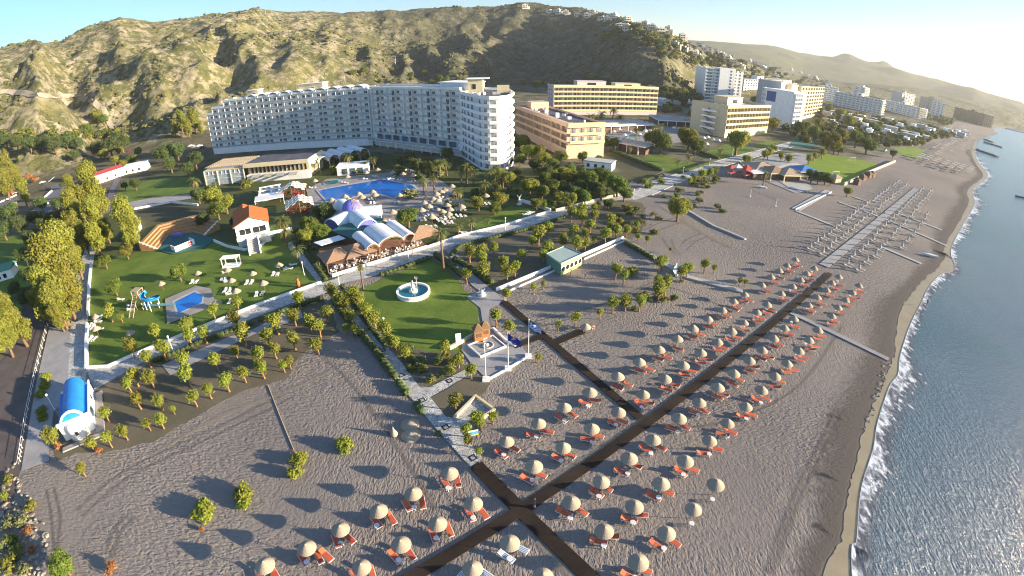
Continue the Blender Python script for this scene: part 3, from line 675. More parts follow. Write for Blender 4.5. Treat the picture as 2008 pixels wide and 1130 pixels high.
# two loose thatch canopies lying on the sand and a closed one
for (px,py),l1 in (((804,834),'upper'),((806,855),'lower')):
    b=MB(); b.lathe([(1.3,.02),(1.32,.08),(.7,.3),(.05,.5)],'thatch',20); o=part('parasol_canopy',b,None,True,loc=P(px,py)); tag(o,f'{l1} of two loose thatch canopies lying on the sand beside the footpath','canopy')
b=MB(); b.lathe([(.55,.0),(.5,.3),(.2,.9),(.03,1.5)],'thatch',14); o=part('parasol_canopy',b,None,True,loc=P(773,853)); tag(o,'small folded thatch canopy standing on dark sand by the loose canopies','canopy')
# closed white parasols + loungers
mat('grey_fabric',(.40,.385,.36),.85,.1)
WU=thing('closed_parasol','x','parasol',group='closed white parasols in rows')
b=MB(); b.tube((0,0,0),(0,0,2.3),.03,.03,'white_paint',6); part('pole',b,WU)
b=MB(); b.lathe([(.5,.85),(.45,1.0),(.22,1.7),(.07,2.35),(.02,2.45)],'grey_fabric',10); part('canopy',b,WU)
WL=mk_lounger('grey_fabric','grey_fabric','x','white loungers in rows')
FARL=[]
WR=[((150,690),(868,150),24,'row nearest the hotels'),((250,735),(935,178),23,'row beside the slab walk, hotel side'),((450,820),(1062,212),21,'row beside the slab walk, sea side'),((560,868),(1138,232),20,'second row seaward of the walk'),((900,690),(1108,420),7,'short row nearest the sea')]
for (x0,y0),(x1,y1),nn,nm in WR:
    a=P(1550+x0/4.109,320+y0/4.109); c=P(1550+x1/4.109,320+y1/4.109)
    for i in range(nn):
        t=i/(nn-1); w=a.lerp(c,t)+Vector((rnd.uniform(-.4,.4),rnd.uniform(-.4,.4),0))
        dx=(c-a).normalized(); nx=Vector((dx.y,-dx.x,0))
        use(WU,w,rnd.uniform(0,3),f'closed white parasol, {ordn(i)} in the {nm}',rnd.uniform(.9,1.0))
        for j,s_ in enumerate((-1,1)):
            if i>5: FARL.append((w+dx*s_*1.0+nx*.5,math.atan2(nx.y,nx.x)+rnd.uniform(-.1,.1)+PI)); continue
            use(WL,w+dx*s_*1.0+nx*.5,math.atan2(nx.y,nx.x)+rnd.uniform(-.1,.1)+PI,f'white lounger {("before","behind")[j]} the {ordn(i)} parasol, {nm}')
b=MB(); fl=MB(); w=.33
fl.box(-.9,.35,-.3,.3,.30,.38,'grey_fabric'); fl.addv([(.35,-.3,.36),(.93,-.3,.62),(.93,.3,.62),(.35,.3,.36),(.37,-.3,.31),(.95,-.3,.57),(.95,.3,.57),(.37,.3,.31)],[(0,1,2,3),(7,6,5,4),(0,4,5,1),(1,5,6,2),(2,6,7,3),(3,7,4,0)],'grey_fabric')
for x_ in (-.75,.7):
    for s_ in (-1,1): fl.box(x_-.03,x_+.03,s_*w-.03,s_*w+.03,0,.3,'white_plastic')
for p_,a_ in FARL: b.merge(fl,tuple(p_),a_)
tag(link('sun_loungers_beyond',b.mesh('sun_loungers_beyond')),None,None,None,'stuff')
# slatted sun shelters on the farther beach, and beyond
mat('grey_thatch',(.36,.33,.29),.9,.2,4)
SH=thing('sun_shelter','x','shelter',group='slatted sun shelters farther up the beach')
b=MB()
for k in range(6): b.box(-2,2,-1.6+k*.55,-1.6+k*.55+.42,2.15,2.22,'grey_fabric')
part('slatted_roof',b,SH)
for x,y in ((-1.8,-1.4),(1.8,-1.4),(1.8,1.4),(-1.8,1.4)): q=MB(); q.tube((x,y,0),(x,y,2.15),.06,.06,'pale_wood',6); part('post',q,SH)
Zf=lambda x,y:(1600+x/4.613,100+y/4.613)
rows2=[((925,990),(960,960),3),((990,1010),(1040,975),3),((1050,1040),(1110,1000),4),((1130,1070),(1190,1025),4),((1200,1085),(1265,1045),4),((1270,1110),(1330,1060),4),((1370,1125),(1410,1080),4),((1090,960),(1160,900),5),((1130,900),(1180,860),4),((1220,930),(1225,920),1),((1160,760),(1230,700),6),((1190,790),(1290,730),7),((1230,830),(1340,750),7),((1280,850),(1390,760),7),((1120,790),(1190,735),6),((1330,880),(1420,800),7),((1060,900),(1110,860),5),((1250,740),(1330,690),7),((1300,770),(1400,710),7),((1180,880),(1260,830),6)]
c_=0
for a,c,nn in rows2:
    A,C=P(*Zf(*a)),P(*Zf(*c))
    for i in range(nn):
        w=A.lerp(C,i/max(1,nn-1)); use(SH,w,R(38),f'pale slatted sun shelter on the far beach, {ordn(c_)} counting away from the camera',rnd.uniform(1.0,1.25)); c_+=1
# seaweed strip + groynes
mat('rock',(.12,.115,.11),.9,.3,.6)
for a,c,l1 in (((1455,900),(1645,965),'nearest'),((1520,830),(1685,878),'middle'),((1520,805),(1608,832),'short far'),((1700,700),(1882,745),'farthest')):
    A,C=P(*Zf(*a)),P(*Zf(*c)); d=C-A; b=MB(); b.box(0,d.length,-2.2,2.2,-.3,1.3,'rock')
    for k in range(int(d.length/3)): b.ell((k*3+rnd.random(),rnd.uniform(-1.5,1.5),1.0),(rnd.uniform(1,2),rnd.uniform(1,2),.9),'rock',6,4,.4)
    o=part('rock_groyne',b,None,loc=A,rz=math.atan2(d.y,d.x)); tag(o,f'{l1} dark rock groyne running from the far beach into the sea','groyne',group='rock groynes')
# ---------------- hotels ----------------
mat('white_wall',(.88,.87,.84),.8,.06,.5,bump=.05,bscale=3,obj=True); mat('cream_wall',(.66,.56,.36),.8,.06,.5); mat('yellow_band',(.68,.58,.30),.8,.05,.5)
mat('peach_wall',(.62,.44,.32),.8,.06,.5); mat('pink_wall',(.56,.48,.46),.8,.06,.5); mat('grey_wall',(.42,.42,.42),.8,.08,.5)
mat('dark_glass',(.09,.12,.15),.12,.5,1.2,spec=.6,hue=.8); mat('curtain_glass',(.20,.24,.28),.25,.4,1.5,spec=.6)
mat('rail_glass',(.38,.44,.47),.15,.2,1,spec=.6); mat('flat_roof',(.30,.28,.26),.9,.2,.4); mat('dark_roof',(.10,.10,.12),.9,.25,.3); mat('terracotta',(.50,.13,.035),.85,.2,3,bump=.2,bscale=6)
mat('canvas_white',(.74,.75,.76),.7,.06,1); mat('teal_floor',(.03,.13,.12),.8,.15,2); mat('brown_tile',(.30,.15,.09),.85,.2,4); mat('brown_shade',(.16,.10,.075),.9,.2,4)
mat('arch_curtain',(.28,.20,.13),.9,.3,2); mat('window_dark',(.025,.03,.035),.2,.3,1,spec=.5)
mat('awning',(.42,.40,.36),.9,.1,1)
def frame(p0,p1):
    d=p1-p0; return p0,math.atan2(d.y,d.x),d.length
def wing_parts(root,x0,y0,ang,L,depth,nf,nb,fh=3.2,z0=0,rec=1.5,wall='white_wall',band='white_wall',railm='rail_glass',solid=False,arch=False,gf=0,skip=None,lists=None,parapet=1.0,top=True,roofm='flat_roof',winm='dark_glass',bodyname='wall'):
    """a facade of balcony bays along local x; collects window / balcony places"""
    H=z0+gf+nf*fh; ca,sa=math.cos(ang),math.sin(ang)
    b=MB(); b.box(0,L,rec,depth,0,H,wall)
    if gf: b.box(0,L,0.02,rec,0,z0+gf-.2,wall)
    b.box(0,.2,0,rec,z0+gf,H,wall); b.box(L-.2,L,0,rec,z0+gf,H,wall)
    if top: b.box(-.1,L+.1,-.1,rec-.05,H+.001,H+parapet,wall); b.box(-.1,L+.1,depth-.2,depth+.1,H+.001,H+parapet*.6,wall); b.box(-.1,.15,rec-.05,depth-.2,H+.001,H+parapet,wall); b.box(L-.15,L+.1,rec-.05,depth-.2,H+.001,H+parapet,wall)
    part(bodyname,b,root,loc=(x0,y0,0),rz=ang)
    b=MB(); b.box(.16,L-.16,rec,depth-.22,H+.01,H+.06,roofm); part('roof',b,root,loc=(x0,y0,0),rz=ang)
    bw=L/nb
    for f in range(nf):
        for k in range(nb):
            if skip and skip(f,k): continue
            z=z0+gf+f*fh; lx=k*bw
            lists['balcony'].append((x0+lx*ca,y0+lx*sa,z,ang)); off=bw*(.12 if (k%2) else .5); ly=rec-.06
            lists['window'].append((x0+(lx+off)*ca-ly*sa,y0+(lx+off)*sa+ly*ca,z,ang))
    return bw
def balc(bw,fh,rec,wall,railm,solid,arch=False):
    b=MB(); b.box(0,bw,-.12,rec,-.16,0,wall)
    if solid: b.box(0,bw,-.22,-.05,-.3,.95,railm)
    else:
        b.box(0.12,bw,-.06,-.02,.1,.95,railm); b.box(0,bw,-.09,.01,.95,1.03,wall)
    b.box(-.07,.07,-.04,rec,0.001,fh-.16,wall)
    if arch:
        n_=8; r_=bw/2-.1
        pts=[(bw/2-r_*math.cos(PI*i/n_),fh-.95+.75*math.sin(PI*i/n_)) for i in range(n_+1)]
        for i in range(n_):
            (xa,za),(xb,zb)=pts[i],pts[i+1]; b.addv([(xa,.1,za),(xb,.1,zb),(xb,.1,fh-.3),(xa,.1,fh-.3),(xa,.2,za),(xb,.2,zb),(xb,.2,fh-.3),(xa,.2,fh-.3)],[(0,1,2,3),(7,6,5,4),(0,4,5,1),(3,2,6,7)],'arch_curtain')
    return b
def wind(w,h,wall='white_paint',glass='dark_glass'):
    b=MB(); b.box(0,w,-.03,.03,0.02,h,glass); b.box(-.07,0,-.05,.04,0.02,h+.07,wall); b.box(w,w+.07,-.05,.04,.02,h+.07,wall); b.box(0,w,-.05,.04,h,h+.07,wall); b.box(w*.48,w*.52,-.05,-.031,.02,h,wall); return b
V=Vector
# --- main white hotel: long left wing, right wing, tower ---
A0=P(420,303); C0=P(737,285); TW=P(906,308)
mh=thing('white_hotel','large white balconied hotel with two long wings and a curved tower','hotel',A0)
def rel(p): return (p.x-A0.x,p.y-A0.y)
# left wing
p0,an,L1=frame(A0,C0+ (C0-A0).normalized()*-2)
ls={'balcony':[],'window':[]}
nb=23; bw1=L1/nb
def sk(f,k): return (k<1 and f>=6) or (k<3 and f>=7)
FH=3.15
# body pieces stepping up at the left end
def wingbody(x0,x1,nf,depth,gf):
    b=MB(); H=gf+nf*FH; b.box(x0,x1,1.1,depth,0,H,'white_wall'); b.box(x0,x1,0,1.1,0,gf-.2,'white_wall')
    b.box(x0-.1,x1+.1,-.1,1.45,H+.002,H+1.1,'white_wall'); b.box(x0-.1,x0+.2,1.45,depth,H+.002,H+1.1,'white_wall'); b.box(x0+.2,x1+.1,depth-.3,depth,H+.002,H+.7,'white_wall'); b.box(x0,x0+.25,0,1.5,gf-.2,H,'white_wall')
    part('wall',b,mh,rz=an); b=MB(); b.box(x0+.21,x1,1.46,depth-.31,H+.01,H+.07,'flat_roof'); part('roof',b,mh,rz=an)
wingbody(0,bw1,6,13,3.6); wingbody(bw1,3*bw1,7,13,3.6); wingbody(3*bw1,L1,8,13,3.6)
ca,sa=math.cos(an),math.sin(an)
def pos(lx,ly,z,a=an,o=(0,0)): c,s=math.cos(a),math.sin(a); return (o[0]+lx*c-ly*s,o[1]+lx*s+ly*c,z,a)
for f in range(8):
    for k in range(nb):
        if sk(f,k): continue
        ls['balcony'].append(pos(k*bw1,0,3.6+f*FH)); ls['window'].append(pos(k*bw1+bw1*(.1 if k%2 else .48),1.04,3.6+f*FH))
# right wing
Lr=(TW-C0).length; anr=math.atan2((TW-C0).y,(TW-C0).x); oc=rel(C0); nbr=10; bwr=Lr/nbr
b=MB(); HR=3.6+8*FH; b.box(-9,Lr,1.1,14,0,HR,'white_wall'); b.box(0,Lr,0,1.1,0,3.4,'white_wall'); b.box(0,Lr+.1,-.1,1.45,HR+.003,HR+1.1,'white_wall'); b.box(-9,Lr,13.7,14,HR+.003,HR+.8,'white_wall'); part('wall',b,mh,loc=(*oc,0),rz=anr)
b=MB(); b.box(-8.9,Lr,1.46,13.69,HR+.01,HR+.07,'flat_roof'); part('roof',b,mh,loc=(*oc,0),rz=anr)
for f in range(8):
    for k in range(nbr):
        if f<1: continue
        ls['balcony'].append(pos(k*bwr,0,3.6+f*FH,anr,oc)); ls['window'].append(pos(k*bwr+bwr*(.1 if k%2 else .48),1.04,3.6+f*FH,anr,oc))
bb=balc(bw1,FH,1.1,'white_wall','rail_glass',False); rep(mh,'balcony',bb,ls['balcony'],98)
rep(mh,'window',wind(1.75,2.15),ls['window'],98)
# lower dining level strip of big windows on the right wing and blank service wall openings
b=MB()
for k in range(9): b.box(2+k*6.2,2+k*6.2+4.2,-.06,-.01,3.9,6.2,'dark_glass'); 
parts_split('dining_window',b,mh,8,6,(*oc,0),anr)
b=MB(); b.box(-2,Lr+1,-3.0,-.1,3.0,3.35,'white_wall'); b.box(-2,Lr+1,-3.05,-2.95,3.35,4.1,'rail_glass')
for k in range(10): b.cbox(1+k*6,-2.8,1.5,.3,.3,3,'white_wall')
part('terrace',b,mh,loc=(*oc,0),rz=anr)
# barrel vaults on the top floor of the left wing
b=MB()
for k in range(10):
    x0=L1-1-(10-k)*bw1*1.62; b.vault(x0+.2,x0+bw1*1.55,-.25,7,3.6+8*FH+.2,2.0,'white_wall',10,.25); b.box(x0+.4,x0+bw1*1.4,.9,1.0,3.6+8*FH+.1,3.6+8*FH+1.7,'rail_glass')
part('barrel_vault',b,mh,rz=an)
# roof huts
for (lx,ly,w,d,h) in ((3*bw1+18,6,7,5,4.2),(3*bw1+54,6,14,6,4.6)):
    b=MB(); b.cbox(lx,ly,3.6+8*FH+h/2,w,d,h,'cream_wall'); b.cbox(lx,ly,3.6+8*FH+h+.1,w+.8,d+.8,.2,'white_wall'); b.cbox(lx+1,ly-d/2-.02,3.6+8*FH+1.6,1.6,.06,2,'window_dark'); part('roof_hut',b,mh,rz=an)
# solar panels and roof clutter
b=MB()
for k in range(22):
    lx=rnd.uniform(6,L1-6); b.addv([(lx,8,HR+.2),(lx+1.9,8,HR+.2),(lx+1.9,9.2,HR+1.2),(lx,9.2,HR+1.2)],[(0,1,2,3)],'dark_glass'); b.tube((lx,9.3,HR+1.2),(lx+1.9,9.3,HR+1.2),.25,.25,'grey_metal',7)
parts_split('solar_heater',b,mh,18,10,rz=an)
# tower block
tp=[P(906,308),P(925,321),P(945,333),P(962,337),P(980,336.5),P(995,332),P(1005,325),P(1009,316)]
tp=[V((p.x,p.y,0)) for p in tp]; dirn=V((-.25,1,0)).normalized()
back=[tp[-1]+V((-2,17,0)),tp[0]+V((9,19,0))]
def inset(pl,d,back_):
    allp=pl+back_; n_=len(allp); cx=sum(p.x for p in allp)/n_; cyy=sum(p.y for p in allp)/n_; out=[]
    for p in allp:
        v=V((p.x-cx,p.y-cyy,0)); out.append(V((cx,cyy,0))+v*(1-d/v.length))
    return out
fhT=3.05; nT=9
core=inset(tp,1.7,back); ring=inset(tp,0,back); ring2=inset(tp,.25,back)
b=MB(); b.prism([rel(p) for p in core],0,nT*fhT,'white_wall'); part('wall',b,mh)
for f in range(nT+1):
    b=MB(); z=f*fhT
    b.prism([rel(p) for p in ring],z-.25 if f else 0,z,'white_wall')
    n_=len(ring)
    hgt=1.0
    for i in range(n_):
        a,c=ring[i],ring[(i+1)%n_]; a2,c2=ring2[i],ring2[(i+1)%n_]
        q=[rel(a),rel(c),rel(c2),rel(a2)]
        b.prism(q,z+.002,z+hgt,'white_wall')
    part('balcony',b,mh)
wl=[]
for f in range(nT):
    for i in range(len(tp)-1):
        a,c=core[i],core[i+1]; d=c-a; an2=math.atan2(d.y,d.x); k=max(1,int(d.length/3.6))
        for j in range(k):
            if i==1 and j==0: continue
            q=a+d*((j+.5)/k)-d.normalized()*.9; nn=V((d.y,-d.x,0)).normalized()*.05; q=q+nn; wl.append((*rel(q),f*fhT+.02,an2))
rep(mh,'window',wind(1.8,2.2,glass='curtain_glass'),wl,60)
b=MB(); c0=core[0].lerp(core[5],.5); q=rel(c0); H=nT*fhT
b.prism([rel(p) for p in inset(tp,1.9,back)],H,H+.08,'dark_roof'); part('roof',b,mh)
b=MB(); b.cbox(q[0]-3,q[1]+6,H+3.2,6,5,6,'cream_wall'); b.cbox(q[0]-2,q[1]+6,H+6.35,9,6.5,.3,'white_wall'); b.cbox(q[0]-3.5,q[1]+3.45,H+3.2,1.4,.1,2,'window_dark'); b.cbox(q[0]+8,q[1]+10,H+1.6,5,4,3,'cream_wall'); part('roof_hut',b,mh)
b=MB()
for k in range(7): b.cbox(q[0]+rnd.uniform(-6,8),q[1]+rnd.uniform(-2,3),H+.6,1.2,1.0,1.1,'grey_metal',rnd.random()); 
parts_split('roof_machine',b,mh,8,6)
# step block between right wing and tower (taller top storey)
b=MB(); b.box(Lr-14,Lr+3,3,13,HR,HR+2.6,'white_wall'); b.box(Lr-14.6,Lr+3.2,2.4,13.4,HR+2.6,HR+3.0,'white_wall'); part('penthouse',b,mh,loc=(*oc,0),rz=anr)
# vault canopies over the hotel terrace
vc=thing('vaulted_canopy','row of white fabric barrel canopies over the terrace in front of the white hotel','canopy',P(625,322))
a=P(605,326,3.5); c=P(725,300,3.5); d=c-a; an3=math.atan2(d.y,d.x); n6=6; w6=d.length/n6; vc.location=(a.x,a.y,0); vc.rotation_euler=(0,0,an3)
for k in range(n6):
    b=MB(); b.vault(k*w6,(k+1)*w6-.1,0,15,3.6,2.4,'canvas_white',10,.12); part('vault',b,vc)
for k in range(n6+1):
    for y in (.2,14.8): q_=MB(); q_.tube((k*w6,y,0),(k*w6,y,3.6),.12,.12,'white_paint',6); part('post',q_,vc)
# --- generic blocks ---
def hotel(name,label,pa,pb,depth,nf,nb,fh,gf=0,wall='white_wall',band='white_wall',solid=True,arch=False,endwin=0,roofm='flat_roof',hut=None,rec=1.5,railm=None,parapet=1.0,huts=(),extra=None,cat='hotel',wcap=98,winw=None,glass='dark_glass',group=None):
    t=thing(name,label,cat,(pa.x,pa.y,0),math.atan2((pb-pa).y,(pb-pa).x),group); L=(pb-pa).length; ls={'balcony':[],'window':[]}
    bw=wing_parts(t,0,0,0,L,depth,nf,nb,fh,0,rec,wall,band,railm or band,solid,arch,gf,None,ls,parapet,True,roofm)
    rep(t,'balcony',balc(bw,fh,rec,wall,railm or band,solid,arch),ls['balcony'],min(98,wcap)); rep(t,'window',wind(winw or min(bw*.42,2.4),fh*.68,wall,glass),ls['window'],min(98,wcap))
    H=gf+nf*fh
    if parapet>1.1:
        b=MB(); b.box(-.15,L+.15,-.3,-.11,H-.2,H+parapet+.05,band); part('fascia',b,t)
    if endwin:
        pl=[]
        for f in range(nf):
            for k in range(endwin): pl.append((-.03,depth*(k+1)/(endwin+1)+.5,gf+f*fh+.5,-PI/2))
        rep(t,'end_window',wind(1.1,1.3,wall,glass),pl,40)
    for (hx,hy,w,d,h,m) in huts: b=MB(); b.cbox(hx,hy,H+h/2+.02,w,d,h,m); b.cbox(hx,hy,H+h+.12,w+.6,d+.6,.2,wall); b.cbox(hx,hy-d/2-.03,H+h*.5,w*.3,.06,h*.5,'window_dark'); part('roof_hut',b,t)
    b=MB()
    for k in range(int(L/5)): b.cbox(rnd.uniform(2,L-2),rnd.uniform(3,depth-2),H+.6,rnd.uniform(.7,1.6),rnd.uniform(.7,1.4),1.1,'grey_metal',rnd.random())
    parts_split('roof_machine',b,t,8,6); return t,L,H
# peach low hotel
pa,pb,pc=P(1012,262),P(1110,312),P(1178,302)
# visible long side: facade faces the resort; front is the short sunlit end
t,L,H=hotel('peach_hotel','low peach hotel with dark flat roof beside the white tower','hotel' and pa,pb,17,4,13,3.4,.5,'peach_wall','peach_wall',True,roofm='dark_roof',parapet=1.2,glass='curtain_glass') if False else (None,0,0)
t,L,H=hotel('peach_hotel','low peach hotel with dark flat roof beside the white tower',pa,pb,18,3,12,3.5,3.4,'peach_wall','peach_wall',True,roofm='dark_roof',parapet=1.5,glass='curtain_glass')
bs=[];ws_=[]
for f in range(2):
    for k in range(4): bs.append((L+.02,1+k*4.1,3.4+3.5+f*3.5,PI/2)); ws_.append((L+.05,1.6+k*4.1,3.4+3.5+f*3.5,PI/2))
rep(t,'end_balcony',balc(4.1,3.5,.1,'peach_wall','yellow_band',True),[(x+1.3,y,z,r) for x,y,z,r in bs]); rep(t,'end_window',wind(2.4,2.3,'peach_wall','curtain_glass'),ws_)
b=MB(); b.box(L+.0,L+1.5,0,17.5,H-.4,H+1.5,'yellow_band'); b.box(L+.0,L+1.4,0,17.5,6.5,6.85,'yellow_band'); part('sun_side_band',b,t)
b=MB(); b.box(2,10,5,15,H,H+4,'peach_wall'); part('stair_hut',b,t)
b=MB()
for k in range(6): b.cbox(12+k*7,7+(k%2)*3,H+.6,1.6,1.6,1.2,'white_paint')
parts_split('roof_vent',b,t,8,6)
# cream long hotel with arched shades
hotel('cream_hotel','long cream hotel with yellow bands and arched balcony shades below the hill',P(1085,226),P(1287,226.5),16,5,24,3.3,3.0,'pink_wall','yellow_band',True,True,endwin=2,parapet=1.6,huts=((30,10,22,8,4,'pink_wall'),(58,9,20,8,3,'cream_wall')))
hotel('cream_hotel','shorter cream hotel with an outside stair and green lawns in front',P(1420,271),P(1503,263),26,4,14,3.4,4.2,'cream_wall','yellow_band',True,True,endwin=1,parapet=1.5,huts=((22,14,18,10,5,'cream_wall'),))
# outside stair on the end wall of the shorter cream hotel
st=bpy.data.objects['cream_hotel.001']; b=MB()
for k in range(4): b.box(-3.4,-.05,6+ (k%2)*5,11+(k%2)*5,4+k*3.4,4.25+k*3.4,'white_wall'); b.box(-3.45,-3.3,5.5,16,4.25+k*3.4,5.2+k*3.4,'white_wall'); b.addv([(-3.2,7,1+k*3.4),(-.2,7,1+k*3.4),(-.2,15,4.1+k*3.4),(-3.2,15,4.1+k*3.4)],[(0,1,2,3)],'grey_wall')
part('outside_stair',b,st)
# dining pavilions between the cream hotels
for i,(q0,q1,dd,l_) in enumerate(((P(1180,262),P(1285,258),22,'low pavilion with brown arches in front of the long cream hotel'),(P(1290,248),P(1362,252),26,'low white roofed terrace hall beside the shorter cream hotel'),(P(1205,295),P(1262,306),10,'low pale bar building by the neighbouring hotel pool'))):
    t=thing('pavilion',l_,'pavilion',(q0.x,q0.y,0),math.atan2((q1-q0).y,(q1-q0).x)); L=(q1-q0).length
    b=MB(); b.box(0,L,0,dd,3.6,4.0,'canvas_white'); 
    for k in range(4): b.box(0,L,dd*(.1+.24*k),dd*(.1+.24*k)+1.2,4.0,4.6,'awning')
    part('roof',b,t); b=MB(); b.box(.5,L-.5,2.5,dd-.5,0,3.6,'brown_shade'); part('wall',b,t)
    for k in range(int(L/6)+1): q=MB(); q.cbox(min(L-.3,.3+k*6),.3,1.8,.35,.35,3.6,'white_paint'); part('post',q,t)
# white tower E
e0,e1,e2=P(1380,197),P(1432,200),P(1455,190)
t,L,H=hotel('tower_hotel','tall white hotel tower with blue window bands left of the far town',P(1378,199),P(1404,201),30,10,3,3.3,2,'white_wall','white_wall',True,parapet=.8,cat='hotel')
b=MB(); b.box(L,L+18,-2,26,0,H+1.5,'white_wall'); b.box(L+18,L+28,2,24,0,H-1,'white_wall'); parts_split('stair_block',b,t,8,6)
pl=[]
for f in range(10):
    for k in range(2): pl.append((L+19.5+k*4.5,1.93,3+f*3.3,0))
    pl.append((L+12,-2.04,3+f*3.3,0))
rep(t,'window',wind(1.8,2,'white_wall'),pl)
bl=[(L+29.5,4+k*6,2+f*3.3,PI/2) for f in range(10) for k in range(3)]; rep(t,'side_balcony',balc(6,3.3,1.4,'white_wall','yellow_band',True),bl)
hotel('slab_hotel','long grey-white slab hotel behind the white tower',P(1456,186),P(1550,178),24,6,24,3.4,0,'grey_wall','white_wall',True,parapet=.6,huts=((120,12,40,10,5,'white_wall'),),wcap=60)
t,L,H=hotel('side_on_hotel','white hotel standing end-on with a tall blue glass strip',P(1487,236),P(1497,238),26,7,1,3.3,3,'white_wall','white_wall',True)
b=MB(); b.box(L,L+24,-3,22,0,H+1,'white_wall'); part('end_block',b,t); b=MB(); b.box(L+1,L+9,-3.06,-3.0,H-9,H-1,'dark_glass'); mat('deep_blue',(.03,.10,.30),.3); b.m=[0]*len(b.f); b.mats=['deep_blue']; part('blue_panel',b,t)
rep(t,'side_balcony',balc(5,3.3,1.4,'white_wall','white_wall',True),[(L+25.4,-2+k*5,3+f*3.3,PI/2) for f in range(7) for k in range(4)])
t,L,H=hotel('stepped_hotel','beige stepped hotel with sunlit balcony tiers',P(1562,237),P(1608,227),30,8,9,3.4,2,'cream_wall','cream_wall',True)
b=MB(); b.box(-22,0,3,28,0,H+2,'cream_wall'); b.box(-38,-22,8,28,0,H+3.5,'grey_wall'); parts_split('stair_block',b,t,8,6); rep(t,'stair_window',wind(1.4,1.6,'cream_wall'),[(-14,2.95,3+f*3.4,0) for f in range(8)])
mat('dark_block',(.16,.14,.12),.9)
far=[('white slab hotel with a dark glass side, right of the stepped hotel',P(1634,206),P(1725,225),16,6,22,3.3,'white_wall'),
('glass and white hotel just behind the long white slab hotel',P(1612,196),P(1640,200),20,7,6,3.3,'white_wall'),
('pale hotel block behind the long slab, with a sunlit striped side',P(1672,192),P(1692,196),26,8,4,3.3,'white_wall'),
('long low white hotel with three terraces, farther along the beach',P(1728,214),P(1800,233),18,5,18,3.3,'white_wall'),
('white apartment tower behind the long low hotel',P(1765,208),P(1790,211),26,9,5,3.3,'grey_wall'),
('grey hotel with horizontal bands left of the dark block',P(1800,214),P(1822,220),30,9,7,3.3,'grey_wall'),
('narrow striped white hotel next to the grey banded hotel',P(1824,224),P(1846,229),26,8,5,3.3,'white_wall'),
('long dark brown hotel block nearest the far beach',P(1868,232),P(1925,248),30,7,12,3.4,'dark_block'),
('pale low hotel beyond the dark block',P(1880,222),P(1903,224),30,6,6,3.3,'white_wall'),
('small white hotel at the far end of the beach',P(1925,236),P(1942,240),24,5,5,3.3,'cream_wall')]
for l_,q0,q1,dp,nf,nb,fh,w in far:
    t,L,H=hotel('beach_hotel',l_,q0,q1,dp,nf,nb,fh,0,w,w,True,parapet=.8,wcap=40,huts=((q1-q0).length*.5,dp*.5,9,7,4,w) and (((q1-q0).length*.5,dp*.5,9,7,4,w),),group='hotels along the far beach')
    rep(t,'side_balcony',balc(dp/5,fh,1.3,w,'yellow_band' if w!='dark_block' else w,True),[(L+1.3,k*dp/5,f*fh+fh*.0,PI/2) for f in range(nf) for k in range(5)],30)
# ---------------- resort buildings and garden things ----------------
def base2(pa,pb): return (pa.x,pa.y,0),math.atan2((pb-pa).y,(pb-pa).x),(pb-pa).length
# dining building
pa,pb=P(405,366),P(606,350); loc,an_,L=base2(pa,pb)
t=thing('dining_hall','cream two-storey dining hall with curtained windows and a glass conservatory below the white hotel','restaurant',loc,an_)
xs=L*.42
b=MB(); b.box(xs,L,2.5,19,0,7.2,'cream_wall'); b.box(xs,L,.3,2.5,0,3.0,'white_wall'); b.box(xs-.6,L+.8,-.4,1.8,6.3,7.6,'cream_wall'); b.box(xs,L,1.8,19.4,7.201,7.5,'cream_wall'); part('wall',b,t)
b=MB(); b.box(xs+.3,L-.3,2,19,7.51,7.6,'dark_roof'); part('roof',b,t)
mat('gold_curtain',(.42,.27,.09),.8,.4,3)
pl=[]
for k in range(14):
    q=xs+1.2+k*(L-xs-2)/14; pl.append((q,.62+1.7,3.3,0))
wq=MB(); wq.box(0,1.35,-.03,.1,0,2.8,'window_dark'); wq.box(.08,.5,-.09,-.031,.1,2.75,'gold_curtain'); wq.box(-.14,0,-.12,.1,0,2.9,'white_paint'); rep(t,'window',wq,pl)
for k in range(4): b=MB(); q=xs+3+k*5.5; b.addv([(q,.3,3.1),(q+3.6,.3,3.1),(q+3.6,-1.8,2.5),(q,-1.8,2.5)],[(3,2,1,0)],'awning'); b.box(q,q+3.6,-1.83,-1.79,2.2,2.52,'awning'); part('awning',b,t)
b=MB(); b.box(0,xs-.7,7,19,0,6.2,'cream_wall'); b.box(0,xs-.6,0,19.5,6.2,6.55,'cream_wall'); part('conservatory_roof',b,t)
b=MB(); b.box(.1,xs-.7,.1,.16,.3,6.1,'rail_glass'); b.box(.5,xs-.9,.5,6.9,.05,.3,'brown_shade'); part('conservatory_glass',b,t)
for k in range(4): q=MB(); q.cbox(.2+k*(xs-1)/3,-.02,3.1,.35,.35,6.2,'cream_wall'); part('post',q,t)
b=MB()
for z in (2.9,4.6): b.box(.2,xs-.8,-.03,.09,z,z+.16,'white_paint')
for k in range(10): b.cbox(.2+k*(xs-1)/9,.0,5.3,.12,.14,1.6,'white_paint')
part('window_bars',b,t)
b=MB()
for k in range(5): b.box(.4,xs-1,2+k*3.3,3.6+k*3.3,6.56,7.0+.12*k,'awning')
for k in range(16): b.box(.4+k*(xs-1.6)/15,.55+k*(xs-1.6)/15,1,18,7.55,7.65,'pale_wood')
part('roof_slats',b,t)
for i in range(16):
    w=V(loc)+V((math.cos(an_),math.sin(an_),0))*rnd.uniform(1.5,xs-2)+V((-math.sin(an_),math.cos(an_),0))*rnd.uniform(1,3)
